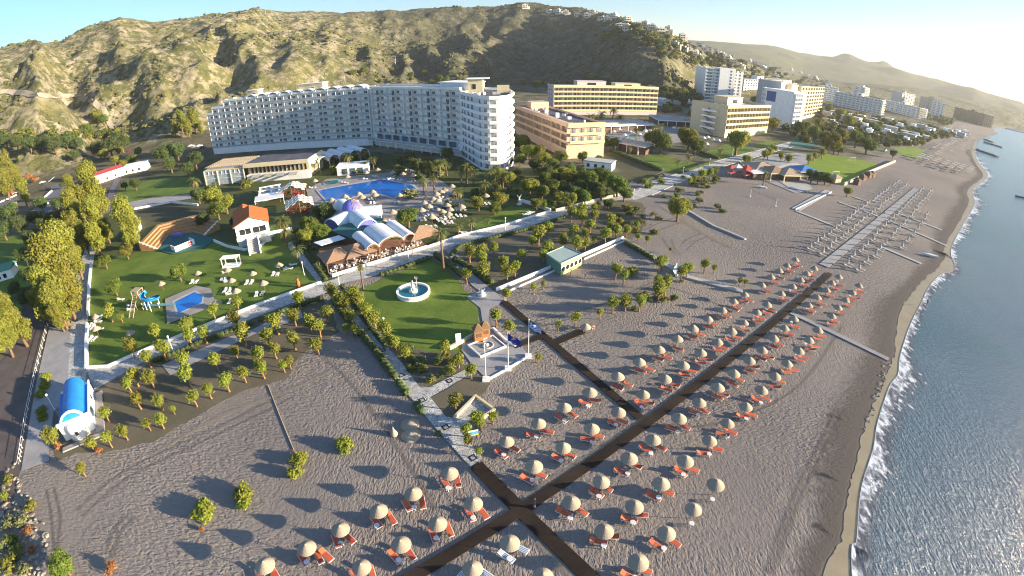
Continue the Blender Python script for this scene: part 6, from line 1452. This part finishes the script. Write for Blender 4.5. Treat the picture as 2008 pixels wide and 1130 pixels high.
plant('o',[(430,170,36),(725,200,30),(1490,780,22),(825,1070,55),(200,800,45),(230,930,40)],'on the lower left bank',(0,830))
plant('b',[(60,420,50),(30,530,45),(220,620,55),(160,720,60),(60,740,60),(90,850,60),(20,900,70),(120,960,70),(60,1060,80),(170,1080,60)],'on the rocky bank at the lower left',(0,830))
# resort centre
plant('r',[(60,400,95),(160,480,90),(230,460,80)],'left of the orange roofed house',(400-0,280+0)) if False else plant('r',[(1560,400,85),(1660,440,80),(1600,490,75)],'left of the orange roofed house',(0,280))
plant('r',[(860,420,80),(940,470,75),(820,500,70)],'between the house and the domed restaurant',(380,330))
plant('d',[(990,320,75),(920,330,60),(60,380,60),(30,200,60),(300,700-300,40)],'behind the domed restaurant and garden',(380,330))
plant('r',[(1580,350,85)],'greyish and feathery, right of the domed restaurant',(380,330)); plant('b',[(1600,190,60),(1350,290,30),(120,160,55),(380,130,60)],'at the pool terrace corner',(380,330))
plant('p',[(650,400,70),(670,470,60),(760,610,60)],'in front of the orange roofed house',(380,330))
plant('q',[(865-0,462,20)],'beside the promenade and the fountain lawn',(0,0),1.0); plant('q',[(703,508,17)],'in front of the terrace restaurant',(0,0),1.0)
plant('p',[(535,190,90),(710,150,80),(870,220,75),(1240,200,60),(110,300,65),(1350,300,60),(1000,180,50)],'in front of the white hotel wing',(600,280),6.647)
plant('p',[(1750,260,75),(1660,470,90),(1530,510,90),(1800,120,80),(1900,200,70),(1830,300,70)],'at the right end of the blue pool',(600,280),6.647)
plant('p',[(230,800,55),(430,830,60),(600,860,50),(700,880,50),(480,860,50),(560,950,50),(390,850,50),(640,940,45),(370,1010,50)],'under the white tower',(800,110))
plant('p',[(465,400,42),(370,430,42),(585,390,30)],'on the small lawn by the promenade wall',(800,330))
plant('p',[(1430,290,55),(200+1380,310,40)],'at the corner of the dining hall',(0,280))
plant('p',[(1430,430,42),(1515,405,42),(1570,455,36),(1690,550,36),(1640,680,30),(1810,530,36),(1350,450,40),(1860,520,34)],'around the neighbouring hotel pool',(800,110))
plant('p',[(940,160,42)],'beside the snack hut',(1250,300)); plant('p',[(380,780,30),(300,820,28),(615,740,26)],'on the neighbouring lawns',(1250,100))
plant('r',[(830,640,60),(880,700,55),(1000,760,65),(1070,800,60),(1130,740,55),(1215,700,42),(1290,740,42),(1410,760,36),(1450,640,50),(1520,640,50),(1150,860,55),(1200,830,50),(900,700,60),(830,760,50)],'between the white tower and the peach hotel',(800,110))
plant('r',[(850,620,60),(960,700,60),(1170,900,60),(1290,880,55),(740,900,60),(660,860,55),(1060,880,55),(990,1000,60)],'along the back of the garden by the tower',(800,110))
plant('r',[(760,300,70),(1180,240,60),(1420,230,60),(1560,250,60),(1650,330,60)],'between the canopies and the pool',(600,280),6.647)
plant('r',[(1260,560,70),(1180,600,60),(1100,560,50),(1000,500,60),(1150,470,50),(1330,480,50)],'in the shade around the dry lawn',(0,200),4.9125)
plant('r',[(900,960,75),(1020,900,60),(1060,960,60),(1190,1060,65),(1110,1040,50),(1340,900,75),(1440,880,75),(1550,950,85),(1600,1010,60),(1430,1000,60),(1310,1040,55),(680,1060,70),(520,1080,60),(810,860,34),(1250,1000,50),(990,1090,45),(1240,900,50),(640,1120,50),(1150,960,50),(950,1090,50)],'in the dense garden behind the promenade wall',(800,110))
plant('d',[(1480,1090,45),(1360,970,50),(1280,960,50),(1040,850,55),(1100,900,50),(930,800,50),(60,800,60),(140,830,60),(300,720,50),(20,760,60)],'in the shade of the garden under the tower',(800,110))
plant('r',[(180,660,95),(110,640,70),(380,640,100),(430,690,75),(740,660,100)],'on the bright lawns beside the far promenade',(1250,100))
plant('r',[(1000,540,60),(1220,560,60),(1310,600,60),(1410,660,90),(1520,620,60),(1620,640,70),(1700,690,70),(1460,700,60),(1560,520,60),(870,365,40),(1750,560,50),(1500,460,45),(1420,430,45),(1340,530,45)],'around the tennis court beyond the shorter cream hotel',(1250,100))
plant('s',[(1370,745,26),(970,745,30),(940,760,28),(800,795,26),(820,800,24),(1120,800,30),(1060,780,26),(1020,720,20),(1000,710,20),(1270,790,26),(1310,770,22)],'in a row near the beach bar',(1250,100))
plant('s',[(60,965,24),(540,895,28),(580,880,24),(480,910,30),(420,945,20),(390,960,20)],'along the far promenade on the beach side',(1250,100))
plant('d',[(1290,920,50),(1340,930,50),(1390,940,45),(1430,960,36)],'in the clump at the beach bar terrace',(1250,100)); plant('r',[(1555,1035,40)],'small and round at the pitch corner',(1250,100)); 
plant('d',[(700,930,40),(640,850,40),(540,790,40),(210,890,45),(120,720,40),(450,770,40)],'among the far beach bungalows',(1600,100),4.613)
plant('b',[(1660,770,50),(1860,690,40)],'on the sand near the cabin',(800,330))
for i in range(2):
    t=thing('bare_tree','x','tree'); b=MB(); r_=random.Random(300+i); limb(b,[(0,0,-.1),(.1,0,.8),(0,.15,1.4)],[.13,.09,.06],'bark')
    for k in range(7): a=k*.9+r_.random(); limb(b,[(.05,.08,.9+r_.random()*.4),(.5*math.cos(a),.5*math.sin(a),1.7),(.95*math.cos(a),.9*math.sin(a),2.0+r_.random()*.5)],[.05,.03,.012],'bark',5)
    part('trunk',b,t); PR['w%d'%i]=t
REF['w']=(1.3,1.0); GROUPS['w']='bare trees on the tracked sand'; DESC['w']='leafless dark shrub-tree'
plant('w',[(1515,335,26),(1575,360,26),(1620,300,22),(1650,275,20),(1680,330,22),(1730,400,26),(1700,370,22),(1830,345,26),(1855,365,22),(1750,300,20),(1790,350,22),(1790,420,22),(1310,790,25),(1205,755,28)],'on the tracked sand beyond the tree bed',(800,330))
t=thing('path_grate','x','grate',group='dark square grates in the stone path'); b=MB(); b.box(-.45,.45,-.45,.45,.03,.12,'dark_metal'); b.box(-.25,.25,-.25,.25,.121,.14,'concrete'); part('plate',b,t)
for i,p in enumerate(((719,647),(751,688),(787,737),(828,786),(874,839),(927,899),(881,748))): use(t,P(*p),.6,f'dark square grate set in the stone footpath, {ordn(i)} from the top' if i<6 else 'dark square grate in the side branch toward the flag plaza')
# random belts of trees, each with its own place
def inpoly(p,poly):
    x,y=p; c=False; n_=len(poly)
    for i in range(n_):
        (x1,y1),(x2,y2)=poly[i],poly[(i+1)%n_]
        if (y1>y)!=(y2>y) and x<(x2-x1)*(y-y1)/(y2-y1)+x1: c=not c
    return c
def scatter_px(poly,n,seed):
    r_=random.Random(seed); xs=[p[0] for p in poly]; ys=[p[1] for p in poly]; o=[]
    while len(o)<n:
        p=(r_.uniform(min(xs),max(xs)),r_.uniform(min(ys),max(ys)))
        if inpoly(p,poly): o.append(p)
    return o
TOWN=[(1615,232),(1650,226),(1740,240),(1850,262),(1840,275),(1790,285),(1700,280),(1640,262)]
plant('r',[(x,y,rnd.uniform(5,9)) for x,y in scatter_px([(1610,215),(1650,222),(1740,238),(1860,258),(1850,272),(1800,284),(1700,285),(1640,262)],46,5)],'among the low white town houses',(0,0),1.0)
plant('d',[(x,y,rnd.uniform(7,12)) for x,y in scatter_px([(1020,168),(1150,158),(1300,178),(1372,185),(1370,200),(1300,195),(1180,172),(1040,172)],22,6)],'at the foot of the hill behind the hotels',(0,0),1.0)
plant('r',[(x,y,rnd.uniform(4,8)) for x,y in scatter_px([(1100,160),(1290,180),(1372,178),(1330,150),(1200,140)],16,8)],'on the lower hillside above the cream hotel',(0,0),1.0)
plant('r',[(x,y,rnd.uniform(4,8)) for x,y in scatter_px([(680,130),(1000,150),(1010,160),(760,165),(690,150)],16,9)],'on the hillside above the white hotel',(0,0),1.0)
plant('d',[(x,y,rnd.uniform(4,7)) for x,y in scatter_px([(1230,50),(1330,80),(1450,115),(1560,140),(1550,155),(1430,140),(1300,110)],46,12)],'among the villas on the hill spur',(0,0),1.0)
plant('b',[(x,y,rnd.uniform(7,13)) for x,y in scatter_px([(640,300),(720,305),(870,338),(890,352),(830,352),(740,335),(650,338)],34,13)],'in the planted bank between hotel and pool',(0,0),1.0)
plant('b',[(x,y,rnd.uniform(6,12)) for x,y in scatter_px([(700,440),(640,430),(560,455),(600,500),(640,470),(700,450)],10,14)],'beside the garden path',(0,0),1.0)
plant('b',[(x,y,rnd.uniform(6,12)) for x,y in scatter_px([(1010,330),(1130,320),(1200,345),(1225,375),(1100,405),(1000,385),(930,400),(900,370)],60,15)],'under the trees of the dense garden',(0,0),1.0)
plant('b',[(x,y,rnd.uniform(5,11)) for x,y in scatter_px([(770,670),(850,695),(912,695),(905,715),(850,750),(825,752)],22,16)],'in the flower bed',(0,0),1.0)
plant('b',[(x,y,rnd.uniform(4,9)) for x,y in scatter_px([(1268,362),(1400,330),(1430,345),(1380,385),(1450,420),(1380,410),(1280,385)],34,17)],'on the dune between promenade and sand',(0,0),1.0)
plant('b',[(x,y,rnd.uniform(4,9)) for x,y in scatter_px([(1190,590),(1290,560),(1340,540),(1350,575),(1290,600),(1200,620)],18,18)],'on the scrub patch in the sand',(0,0),1.0)
plant('b',[(x,y,rnd.uniform(4,9)) for x,y in scatter_px([(1200,400),(1300,420),(1320,450),(1250,470),(1215,440)],20,19)],'between the bare trees',(0,0),1.0)
# hedges
def hedge(px,w,h,leaf,l_,dens=26):
    pts=[P(*p) for p in px]; o=pts[0].copy(); b=MB(); els=[]
    for i in range(len(pts)-1):
        a,c_=pts[i]-o,pts[i+1]-o; L=(c_-a).length; k=max(1,int(L/(w*.75)))
        for j in range(k): q=a.lerp(c_,(j+.5)/k); els.append(((q.x,q.y,h*.5),(w*.62,w*.62,h*.56)))
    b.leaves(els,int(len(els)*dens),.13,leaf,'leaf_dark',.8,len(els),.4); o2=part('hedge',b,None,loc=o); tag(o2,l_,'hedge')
hedge([(652,590),(690,642),(704,660)],1.0,.9,'leaf_green','hedge left of the footpath near the crossing')
hedge([(706,652),(740,695),(777,744)],1.2,1.0,'leaf_green','long dark green hedge left of the footpath')
hedge([(781,750),(800,778)],1.1,.9,'leaf_green','short hedge left of the footpath above the path junction'); hedge([(815,793),(829,813)],1.0,.8,'leaf_green','short hedge left of the footpath below the path junction'); hedge([(858,850),(862,856)],.9,.6,'leaf_green','last small hedge stub beside the footpath')
hedge([(670,563),(700,602),(735,655),(758,682)],1.0,.9,'leaf_green','hedge between the footpath and the fountain lawn')
hedge([(300,712),(355,692),(400,672)],1.1,.9,'leaf_dark','left dark hedge below the promenade'); hedge([(405,670),(468,647),(500,636)],1.1,.9,'leaf_dark','middle dark hedge below the promenade'); hedge([(510,630),(575,606),(630,588)],1.1,.9,'leaf_dark','right dark hedge below the promenade')
hedge([(885,503),(905,484),(965,469),(1020,456),(1110,427)],1.1,.9,'leaf_dark','long dark hedge along the seaward edge of the promenade')
hedge([(745,543),(800,524),(842,508)],1.3,.9,'leaf_dark','hedge along the top of the fountain lawn'); hedge([(853,503),(878,520),(908,545)],1.5,1.4,'leaf_green','tall clipped hedge at the right corner of the fountain lawn')
hedge([(890,510),(930,535),(966,558)],1.5,1.1,'leaf_green','thick hedge right of the stone path'); hedge([(1000,384),(1040,398),(1087,411)],2.0,1.5,'leaf_dark','thick dark hedge inside the hotel garden')
hedge([(1198,297),(1250,318),(1299,337)],2.4,1.6,'leaf_dark','hedge between the dry field and the neighbouring lawn'); hedge([(1372,300),(1409,313)],2,1.4,'leaf_dark','hedge between the two neighbouring lawns'); hedge([(1258,358),(1300,345)],2.0,1.2,'leaf_green','hedge on the inland side of the far promenade'); hedge([(1330,341),(1395,320)],2,1.2,'leaf_green','hedge where the far promenade passes the lawns')
hedge([(472,364),(498,360)],3,2.2,'leaf_gold','bright clipped hedge behind the orange roof')
hedge([(575,472),(605,505),(640,552)],1.2,.9,'leaf_dark','hedge along the right of the garden path'); hedge([(1226,478),(1260,497),(1282,510)],1.4,1.0,'leaf_dark','hedge below the end of the cabin wall')
# the far wood: tree cover that reads as one mass
WT=[]
for k in range(5):
    q=MB(); lf=('leaf_olive','leaf_green','leaf_dark','leaf_green','leaf_dark')[k]; q.leaves([((0,0,3),(2.4,2.4,2.0)),((1.4,.5,3.6),(1.6,1.6,1.5)),((-1.2,-.6,3.8),(1.5,1.6,1.4))],150,.75,lf,lf,.7,k+200,.4); WT.append(q)
b=MB()
for poly,cnt,lo,hi in (([(1608,225),(1650,222),(1740,238),(1860,256),(1880,262),(1850,276),(1800,287),(1700,288),(1640,268),(1600,262)],300,.7,1.3),([(1455,150),(1600,175),(1760,205),(1870,240),(1860,250),(1750,215),(1600,190),(1460,165)],190,1,1.7),
  ([(1020,168),(1150,160),(1300,178),(1375,188),(1372,205),(1295,200),(1180,176),(1040,172)],60,1,1.6),([(1230,50),(1330,85),(1450,120),(1640,170),(1630,178),(1550,165),(1430,145),(1300,115),(1240,80)],150,1.0,1.8),
  ([(1080,20),(1250,50),(1300,110),(1200,100)],60,.8,1.5),([(1530,245),(1600,235),(1640,260),(1660,290),(1600,290),(1540,265)],45,.6,1.1),([(1300,205),(1372,210),(1372,228),(1300,225)],20,.8,1.2),([(0,285),(250,275),(240,262),(180,265),(0,270)],70,.9,1.5)):
    for x,y in scatter_px(poly,cnt,cnt):
        w=gnd(x,y); b.merge(WT[rnd.randrange(5)],(w.x,w.y,w.z-.8),rnd.random()*6,rnd.uniform(lo,hi))
tag(link('far_wood',b.mesh('far_wood')),None,None,None,'stuff')
# hill scrub: countless bushes, one mass
r_=np.random.RandomState(3); Nn=14000
az_=np.radians(r_.uniform(-58,46,Nn)); D_=430*np.exp(r_.rand(Nn)*1.25); X_=D_*np.sin(az_); Y_=D_*np.cos(az_); Z_=hz(X_,Y_); dn=fbm(X_/60,Y_/60,3,77); mid=(X_/Y_>-.3)&(X_/Y_<.36); keep=(Z_>3)&(dn>np.where(mid,.30,.40)+.1*r_.rand(Nn))
X_,Y_,Z_=X_[keep],Y_[keep],Z_[keep]; b=MB()
tmpl=[]
for k in range(8):
    q=MB(); q.ell((0,0,.25),(1,1,.75),'leaf_hill',7,4,.5); tmpl.append(q)
mat('leaf_hill',(.06,.062,.022),.9,.3,.08,col2=(.12,.115,.04),obj=False)
for i in range(len(X_)): b.merge(tmpl[i%8],(X_[i],Y_[i],Z_[i]-.2),r_.rand()*6,float(r_.choice([1.2,1.6,2.2,3.0],p=[.4,.3,.2,.1])))
tag(link('hill_scrub',b.mesh('hill_scrub')),None,None,None,'stuff')
# ---- hill track, villas, town, cars ----
tr=[(0,183),(60,186),(110,192),(150,190),(185,203),(205,222),(216,245),(226,262)]
tp_=[]
for i in range(len(tr)-1):
    for k in range(4): tp_.append((tr[i][0]+(tr[i+1][0]-tr[i][0])*k/4,tr[i][1]+(tr[i+1][1]-tr[i][1])*k/4))
vs_=[];fs_=[]
for i,(x,y) in enumerate(tp_):
    p0=gnd(x,y); p1=gnd(*tp_[min(i+1,len(tp_)-1)]) if i<len(tp_)-1 else p0*2-gnd(*tp_[i-1]); d=(p1-p0); d.z=0; d=d.normalized() if d.length>.1 else V((1,0,0)); nn=V((-d.y,d.x,0))
    for j in range(-2,3):
        q=p0+nn*j*1.3; vs_.append((q.x,q.y,float(hz(q.x,q.y)[0])+.9))
for i in range(len(tp_)-1):
    for j in range(4): fs_.append((i*5+j,i*5+j+1,(i+1)*5+j+1,(i+1)*5+j))
b=MB(); mat('track_dust',(.30,.26,.20),.95,.1,.3); b.addv(vs_,fs_,'track_dust'); tag(link('hill_track',b.mesh('hill_track')),None,None,None,'structure')
mat('villa_wall',(.66,.62,.54),.85,.06,.4); 
HV=[]
for v,(w,d,h) in enumerate(((9,8,5.5),(12,8,3.2),(8,7,6.5))):
    t=thing('villa','x','house',group='villas on the hill'); b=MB(); b.box(-w/2,w/2,-d/2,d/2,-4,h,'villa_wall'); b.box(-w/2-.1,w/2+.1,-d/2-.1,d/2+.1,h+.001,h+.4,'villa_wall'); b.box(w/2+.002,w/2+3,-d/2+1,d/2-1,-4,h*.55,'villa_wall') ; b.box(-1,2,-1,2,h+.401,h+2,'villa_wall'); part('wall',b,t)
    for f in range(1 if h<4 else 2):
        for k in range(3): q=MB(); x=-w/2+1+k*(w-2)/3; q.box(x,x+1.3,-d/2-.06,-d/2-.005,.7+f*2.9,2.3+f*2.9,'window_dark'); part('window',q,t)
    b=MB(); b.box(-w/2,w/2,-d/2-2.2,-d/2-.11,2.5,2.75,'villa_wall'); part('terrace',b,t); HV.append(t)
vl_=sorted([(1029,15),(1079,24),(1109,27),(1134,31),(1161,26),(1181,37),(1204,33),(1216,50),(1228,58),(1231,40),(1256,47),(1278,56),(1311,60),(1338,73),(1323,91),(1335,94),(1347,97),(1361,92),(1378,97),(1363,108),(1390,98),(1401,101),(1412,105),(1428,117),(1439,123),(1470,119),(1495,132),(1506,126),(1551,136),(1569,142),(1520,150),(1598,155),(1371,90),(1190,41),(1150,33),(1094,26),(1620,160),(1583,146),(1535,139),(1480,126),(1450,128),(1265,51),(1296,60)])
for i,p in enumerate(vl_):
    w=T(p[0],p[1]+2); D=w.length; w.z-=.0; use(HV[i%3],w,rnd.uniform(-.4,.4)-math.atan2(w.x,w.y),f'white villa on the hill spur, {ordn(i)} from the left',min(1.5,.8+D/2200))
mat('town_wall',(.50,.49,.47),.85,.12,.3,hue=.5)
BG=[]
for v,(w,d,h) in enumerate(((11,8,3.4),(16,9,3.6),(9,9,5.5))):
    t=thing('bungalow','x','house',group='low white town houses'); b=MB(); b.box(-w/2,w/2,-d/2,d/2,0,h,'town_wall'); b.box(-w/2-.3,w/2+.3,-d/2-.3,d/2+.3,h+.001,h+.35,'town_wall'); part('wall',b,t)
    for k in range(4): q=MB(); x=-w/2+.8+k*(w-1.6)/4; q.box(x,x+1.4,-d/2-.07,-d/2-.005,.5,2.5,'window_dark'); part('window',q,t)
    b=MB(); b.box(-w/2,w/2,-d/2-3,-d/2-.31,2.6,2.75,'awning'); part('awning',b,t)
    if v==1: b=MB(); b.box(-3,3,-2,3,h+.36,h+2.6,'white_wall'); part('roof_hut',b,t)
    BG.append(t)
for i,p in enumerate(sorted(scatter_px(TOWN,44,21)+scatter_px([(1395,205),(1490,220),(1480,240),(1400,225)],5,22)+scatter_px([(1280,196),(1372,205),(1370,222),(1290,215)],6,23)+scatter_px([(1850,262),(1900,262),(1880,272)],8,24))):
    use(BG[i%3],P(*p),R(38)+rnd.uniform(-.2,.2),f'low white building between the beach and the far hotels, {ordn(i)} from the left',rnd.uniform(.8,1.25))
for i,(p,w,d,h,l_,rf) in enumerate(((((213,352)),17,7,4.5,'long white house with a dark red tiled roof beside the drive','dark_red'),((270,335),13,9,4,'small white building with a curved wall by the car park','white_wall'),((10,545),8,6,3,'dark green roofed hut on the left lawn','green_wall'),((90,318),14,3,2.5,'white arched wall building behind the left road','white_wall'),((1176,330),11,6,3,'single-storey pink garden pavilion with an open front','grey_wall'),((1420,75),1,1,1,'',''))):
    if not l_: continue
    if rf=='dark_red': mat('dark_red',(.30,.05,.05),.8)
    c_=P(*p); rz_=(1.15 if i==0 else .45 if i==1 else .6 if i==2 else .1 if i==3 else -.45)
    t=thing('outbuilding',l_,'house',c_,rz_); b=MB(); b.box(-w/2,w/2,-d/2,d/2,0,h,'white_wall'); part('wall',b,t)
    b=MB(); b.addv([(-w/2-.4,-d/2-.4,h),(w/2+.4,-d/2-.4,h),(w/2+.4,0,h+1.5),(-w/2-.4,0,h+1.5),(-w/2-.4,d/2+.4,h),(w/2+.4,d/2+.4,h)],[(0,1,2,3),(3,2,5,4),(0,3,4),(1,5,2),(0,4,5,1)],rf) if rf in('dark_red','green_wall') else b.box(-w/2-.3,w/2+.3,-d/2-.3,d/2+.3,h+.001,h+.3,rf); part('roof',b,t)
    for k in range(3): q=MB(); x=-w/2+1+k*(w-2)/3; q.box(x,x+1.1,-d/2-.06,-d/2-.005,.8,2.1,'window_dark'); part('window',q,t)
# cars
mat('tyre',(.015,.015,.015),.8)
CARS=[]
for cn,cc_ in (('white',(.7,.7,.7)),('silver',(.35,.36,.38)),('dark',(.03,.035,.045)),('red',(.35,.03,.03))):
    mat('car_'+cn,cc_,.25,.02,spec=.6); t=thing('parked_car','x','car',group='parked cars')
    b=MB(); prof=[(-2.1,.35),(-2.1,.8),(-1.9,.95),(-1.3,1.0),(-.8,1.42),(.7,1.45),(1.2,1.0),(2.0,.85),(2.15,.6),(2.1,.35)]
    for s_ in (1,): n_=len(prof); vs_=[(x,-.85+ (.12 if z>1.1 else 0),z) for x,z in prof]+[(x,.85-(.12 if z>1.1 else 0),z) for x,z in prof]; b.addv(vs_,[tuple(range(n_)),tuple(range(n_,2*n_))[::-1]]+[(i,n_+i,n_+(i+1)%n_,(i+1)%n_) for i in range(n_)],'car_'+cn)
    part('body',b,t); b=MB(); b.addv([(-1.25,-.62,1.06),(-.84,-.62,1.4),(-.84,.62,1.4),(-1.25,.62,1.06)],[(0,1,2,3)],'dark_glass'); b.m=b.m; 
    b.v=[(x-.03,y,z+.03) for x,y,z in b.v]; part('rear_window',b,t)
    b=MB(); b.addv([(1.17,-.62,1.06),(.74,-.62,1.4),(.74,.62,1.4),(1.17,.62,1.06)],[(3,2,1,0)],'dark_glass'); b.v=[(x+.03,y,z+.03) for x,y,z in b.v]; part('windscreen',b,t)
    for sy in (-1,1): b=MB(); b.addv([(-1.1,sy*.80,1.03),(1.0,sy*.80,1.03),(.62,sy*.745,1.36),(-.72,sy*.745,1.36)],[(0,1,2,3)],'dark_glass'); part('side_window',b,t)
    for x in (-1.35,1.3):
        for sy in (-1,1): b=MB(); b.tube((x,sy*.68,.32),(x,sy*.88,.32),.32,.32,'tyre',12); b.tube((x,sy*.881,.32),(x,sy*.89,.32),.17,.17,'grey_metal',8); part('wheel',b,t)
    CARS.append(t)
cars=[((86,402),0,1.2,'white car parked by the left road junction, left one'),((100,398),0,1.2,'white car parked by the left road junction, right one'),((84,360),0,.4,'white car half under the trees by the left road'),((92,372),2,.5,'dark car beside the left road'),((26,382),0,1.5,'white car at the far left among rusty shrubs'),((26,402),1,1.4,'silver car on the lowest left road'),((11,409),0,1.4,'white car at the left edge on the lowest road'),((276,294),1,.3,'silver car in front of the car park wall'),((263,297),2,.3,'dark car in front of the car park wall'),((255,299),3,.3,'red car in front of the car park wall'),((375,288),0,.2,'white car beside the left end of the hotel, first'),((383,290),1,.2,'silver car beside the left end of the hotel, second'),((391,288),0,.2,'white car beside the left end of the hotel, third'),((398,291),2,.2,'dark car beside the left end of the hotel, fourth'),((1735,297),0,.6,'white van-like car by the beach bungalows')]
for p,k,rz,l_ in cars: use(CARS[k],P(*p),rz,l_,1.05)
# a few people, far and tiny
PRS=thing('person','x','person'); b=MB()
mat('skin',(.35,.20,.13),.7); mat('shirt',(.10,.12,.25),.9)
b.tube((-.1,0,0),(-.09,0,.85),.06,.09,'skin',8); b.tube((.1,.12,0),(.09,0,.85),.06,.09,'skin',8); b.ell((0,0,.9),(.19,.13,.16),'shirt'); b.ell((0,0,1.22),(.2,.13,.34),'shirt'); b.tube((0,0,1.45),(0,0,1.58),.06,.055,'skin',8); b.ell((0,0,1.67),(.09,.1,.12),'skin'); b.tube((-.2,0,1.42),(-.27,.06,.85),.05,.035,'skin',6); b.tube((.2,0,1.42),(.27,-.06,.85),.05,.035,'skin',6); part('body',b,PRS,True)
for p,l_ in (((1048,997),'person standing at the boardwalk crossing'),((1816,640-40),'person walking on the wet sand'),((1733,420),'person on the slab walk')): use(PRS,P(*p),rnd.random()*6,l_)
# masts on the hill crests
for (px,py),h,l_ in (((93,74),10,'thin lattice mast on the left skyline'),((157,66),9,'second thin mast on the left skyline'),((283,52),8,'lamp mast on the left hillside'),((521,28),9,'thin mast on the middle skyline'),((776,130),12,'white pole on the slope behind the hotel'),((677,165),9,'flag mast behind the hotel roof')):
    w=gnd(px,py); b=MB(); b.tube((0,0,-.5),(0,0,h),.12,.06,'grey_metal',6); b.cbox(0,0,h,.8,.2,.3,'grey_metal'); o=part('mast',b,None,loc=w); tag(o,l_,'mast')
# bank of rubble at the lower left
b=MB()
for p in scatter_px([(0,1130),(0,930),(30,900),(45,960),(80,1000),(100,1060),(90,1130)],150,31):
    w=P(*p); b.ell((w.x,w.y,.05),(rnd.uniform(.15,.55),rnd.uniform(.15,.5),rnd.uniform(.1,.3)),'rubble',6,4,.6)
mat('rubble',(.25,.22,.18),.9,.2,1,hue=0); tag(link('rubble',b.mesh('rubble')),None,None,None,'stuff')
b=MB()
for p in scatter_px([(1708,830),(1690,850),(1715,760),(1735,700),(1745,715),(1728,770)],40,32):
    w=P(*p); b.ell((w.x,w.y,.06),(rnd.uniform(.2,.5),rnd.uniform(.1,.3),.1),'rubble',6,4,.6)
tag(link('shore_stones',b.mesh('shore_stones')),None,None,None,'stuff')
# haze
hb=MB(); hb.box(-5200,5600,-250,6200,-6,330,'haze_air')
m=bpy.data.materials.new('haze_air'); m.use_nodes=True; nt=m.node_tree; nt.nodes.clear(); o_=nt.nodes.new('ShaderNodeOutputMaterial'); pv=nt.nodes.new('ShaderNodeVolumePrincipled'); pv.inputs['Color'].default_value=(.93,.94,.90,1); pv.inputs['Density'].default_value=.00010; pv.inputs['Anisotropy'].default_value=.3; nt.links.new(pv.outputs[0],o_.inputs['Volume']); M['haze_air']=m
tag(link('haze',hb.mesh('haze')),None,None,None,'stuff')
scn.cycles.volume_bounces=0; scn.cycles.volume_max_steps=16
# prototypes that nothing used
for nm_ in [o.name for o in bpy.data.objects if o.parent is None and o.get('label')=='x']:
    o=bpy.data.objects[nm_]
    for c in [c.name for c in o.children]: bpy.data.objects.remove(bpy.data.objects[c])
    bpy.data.objects.remove(o)
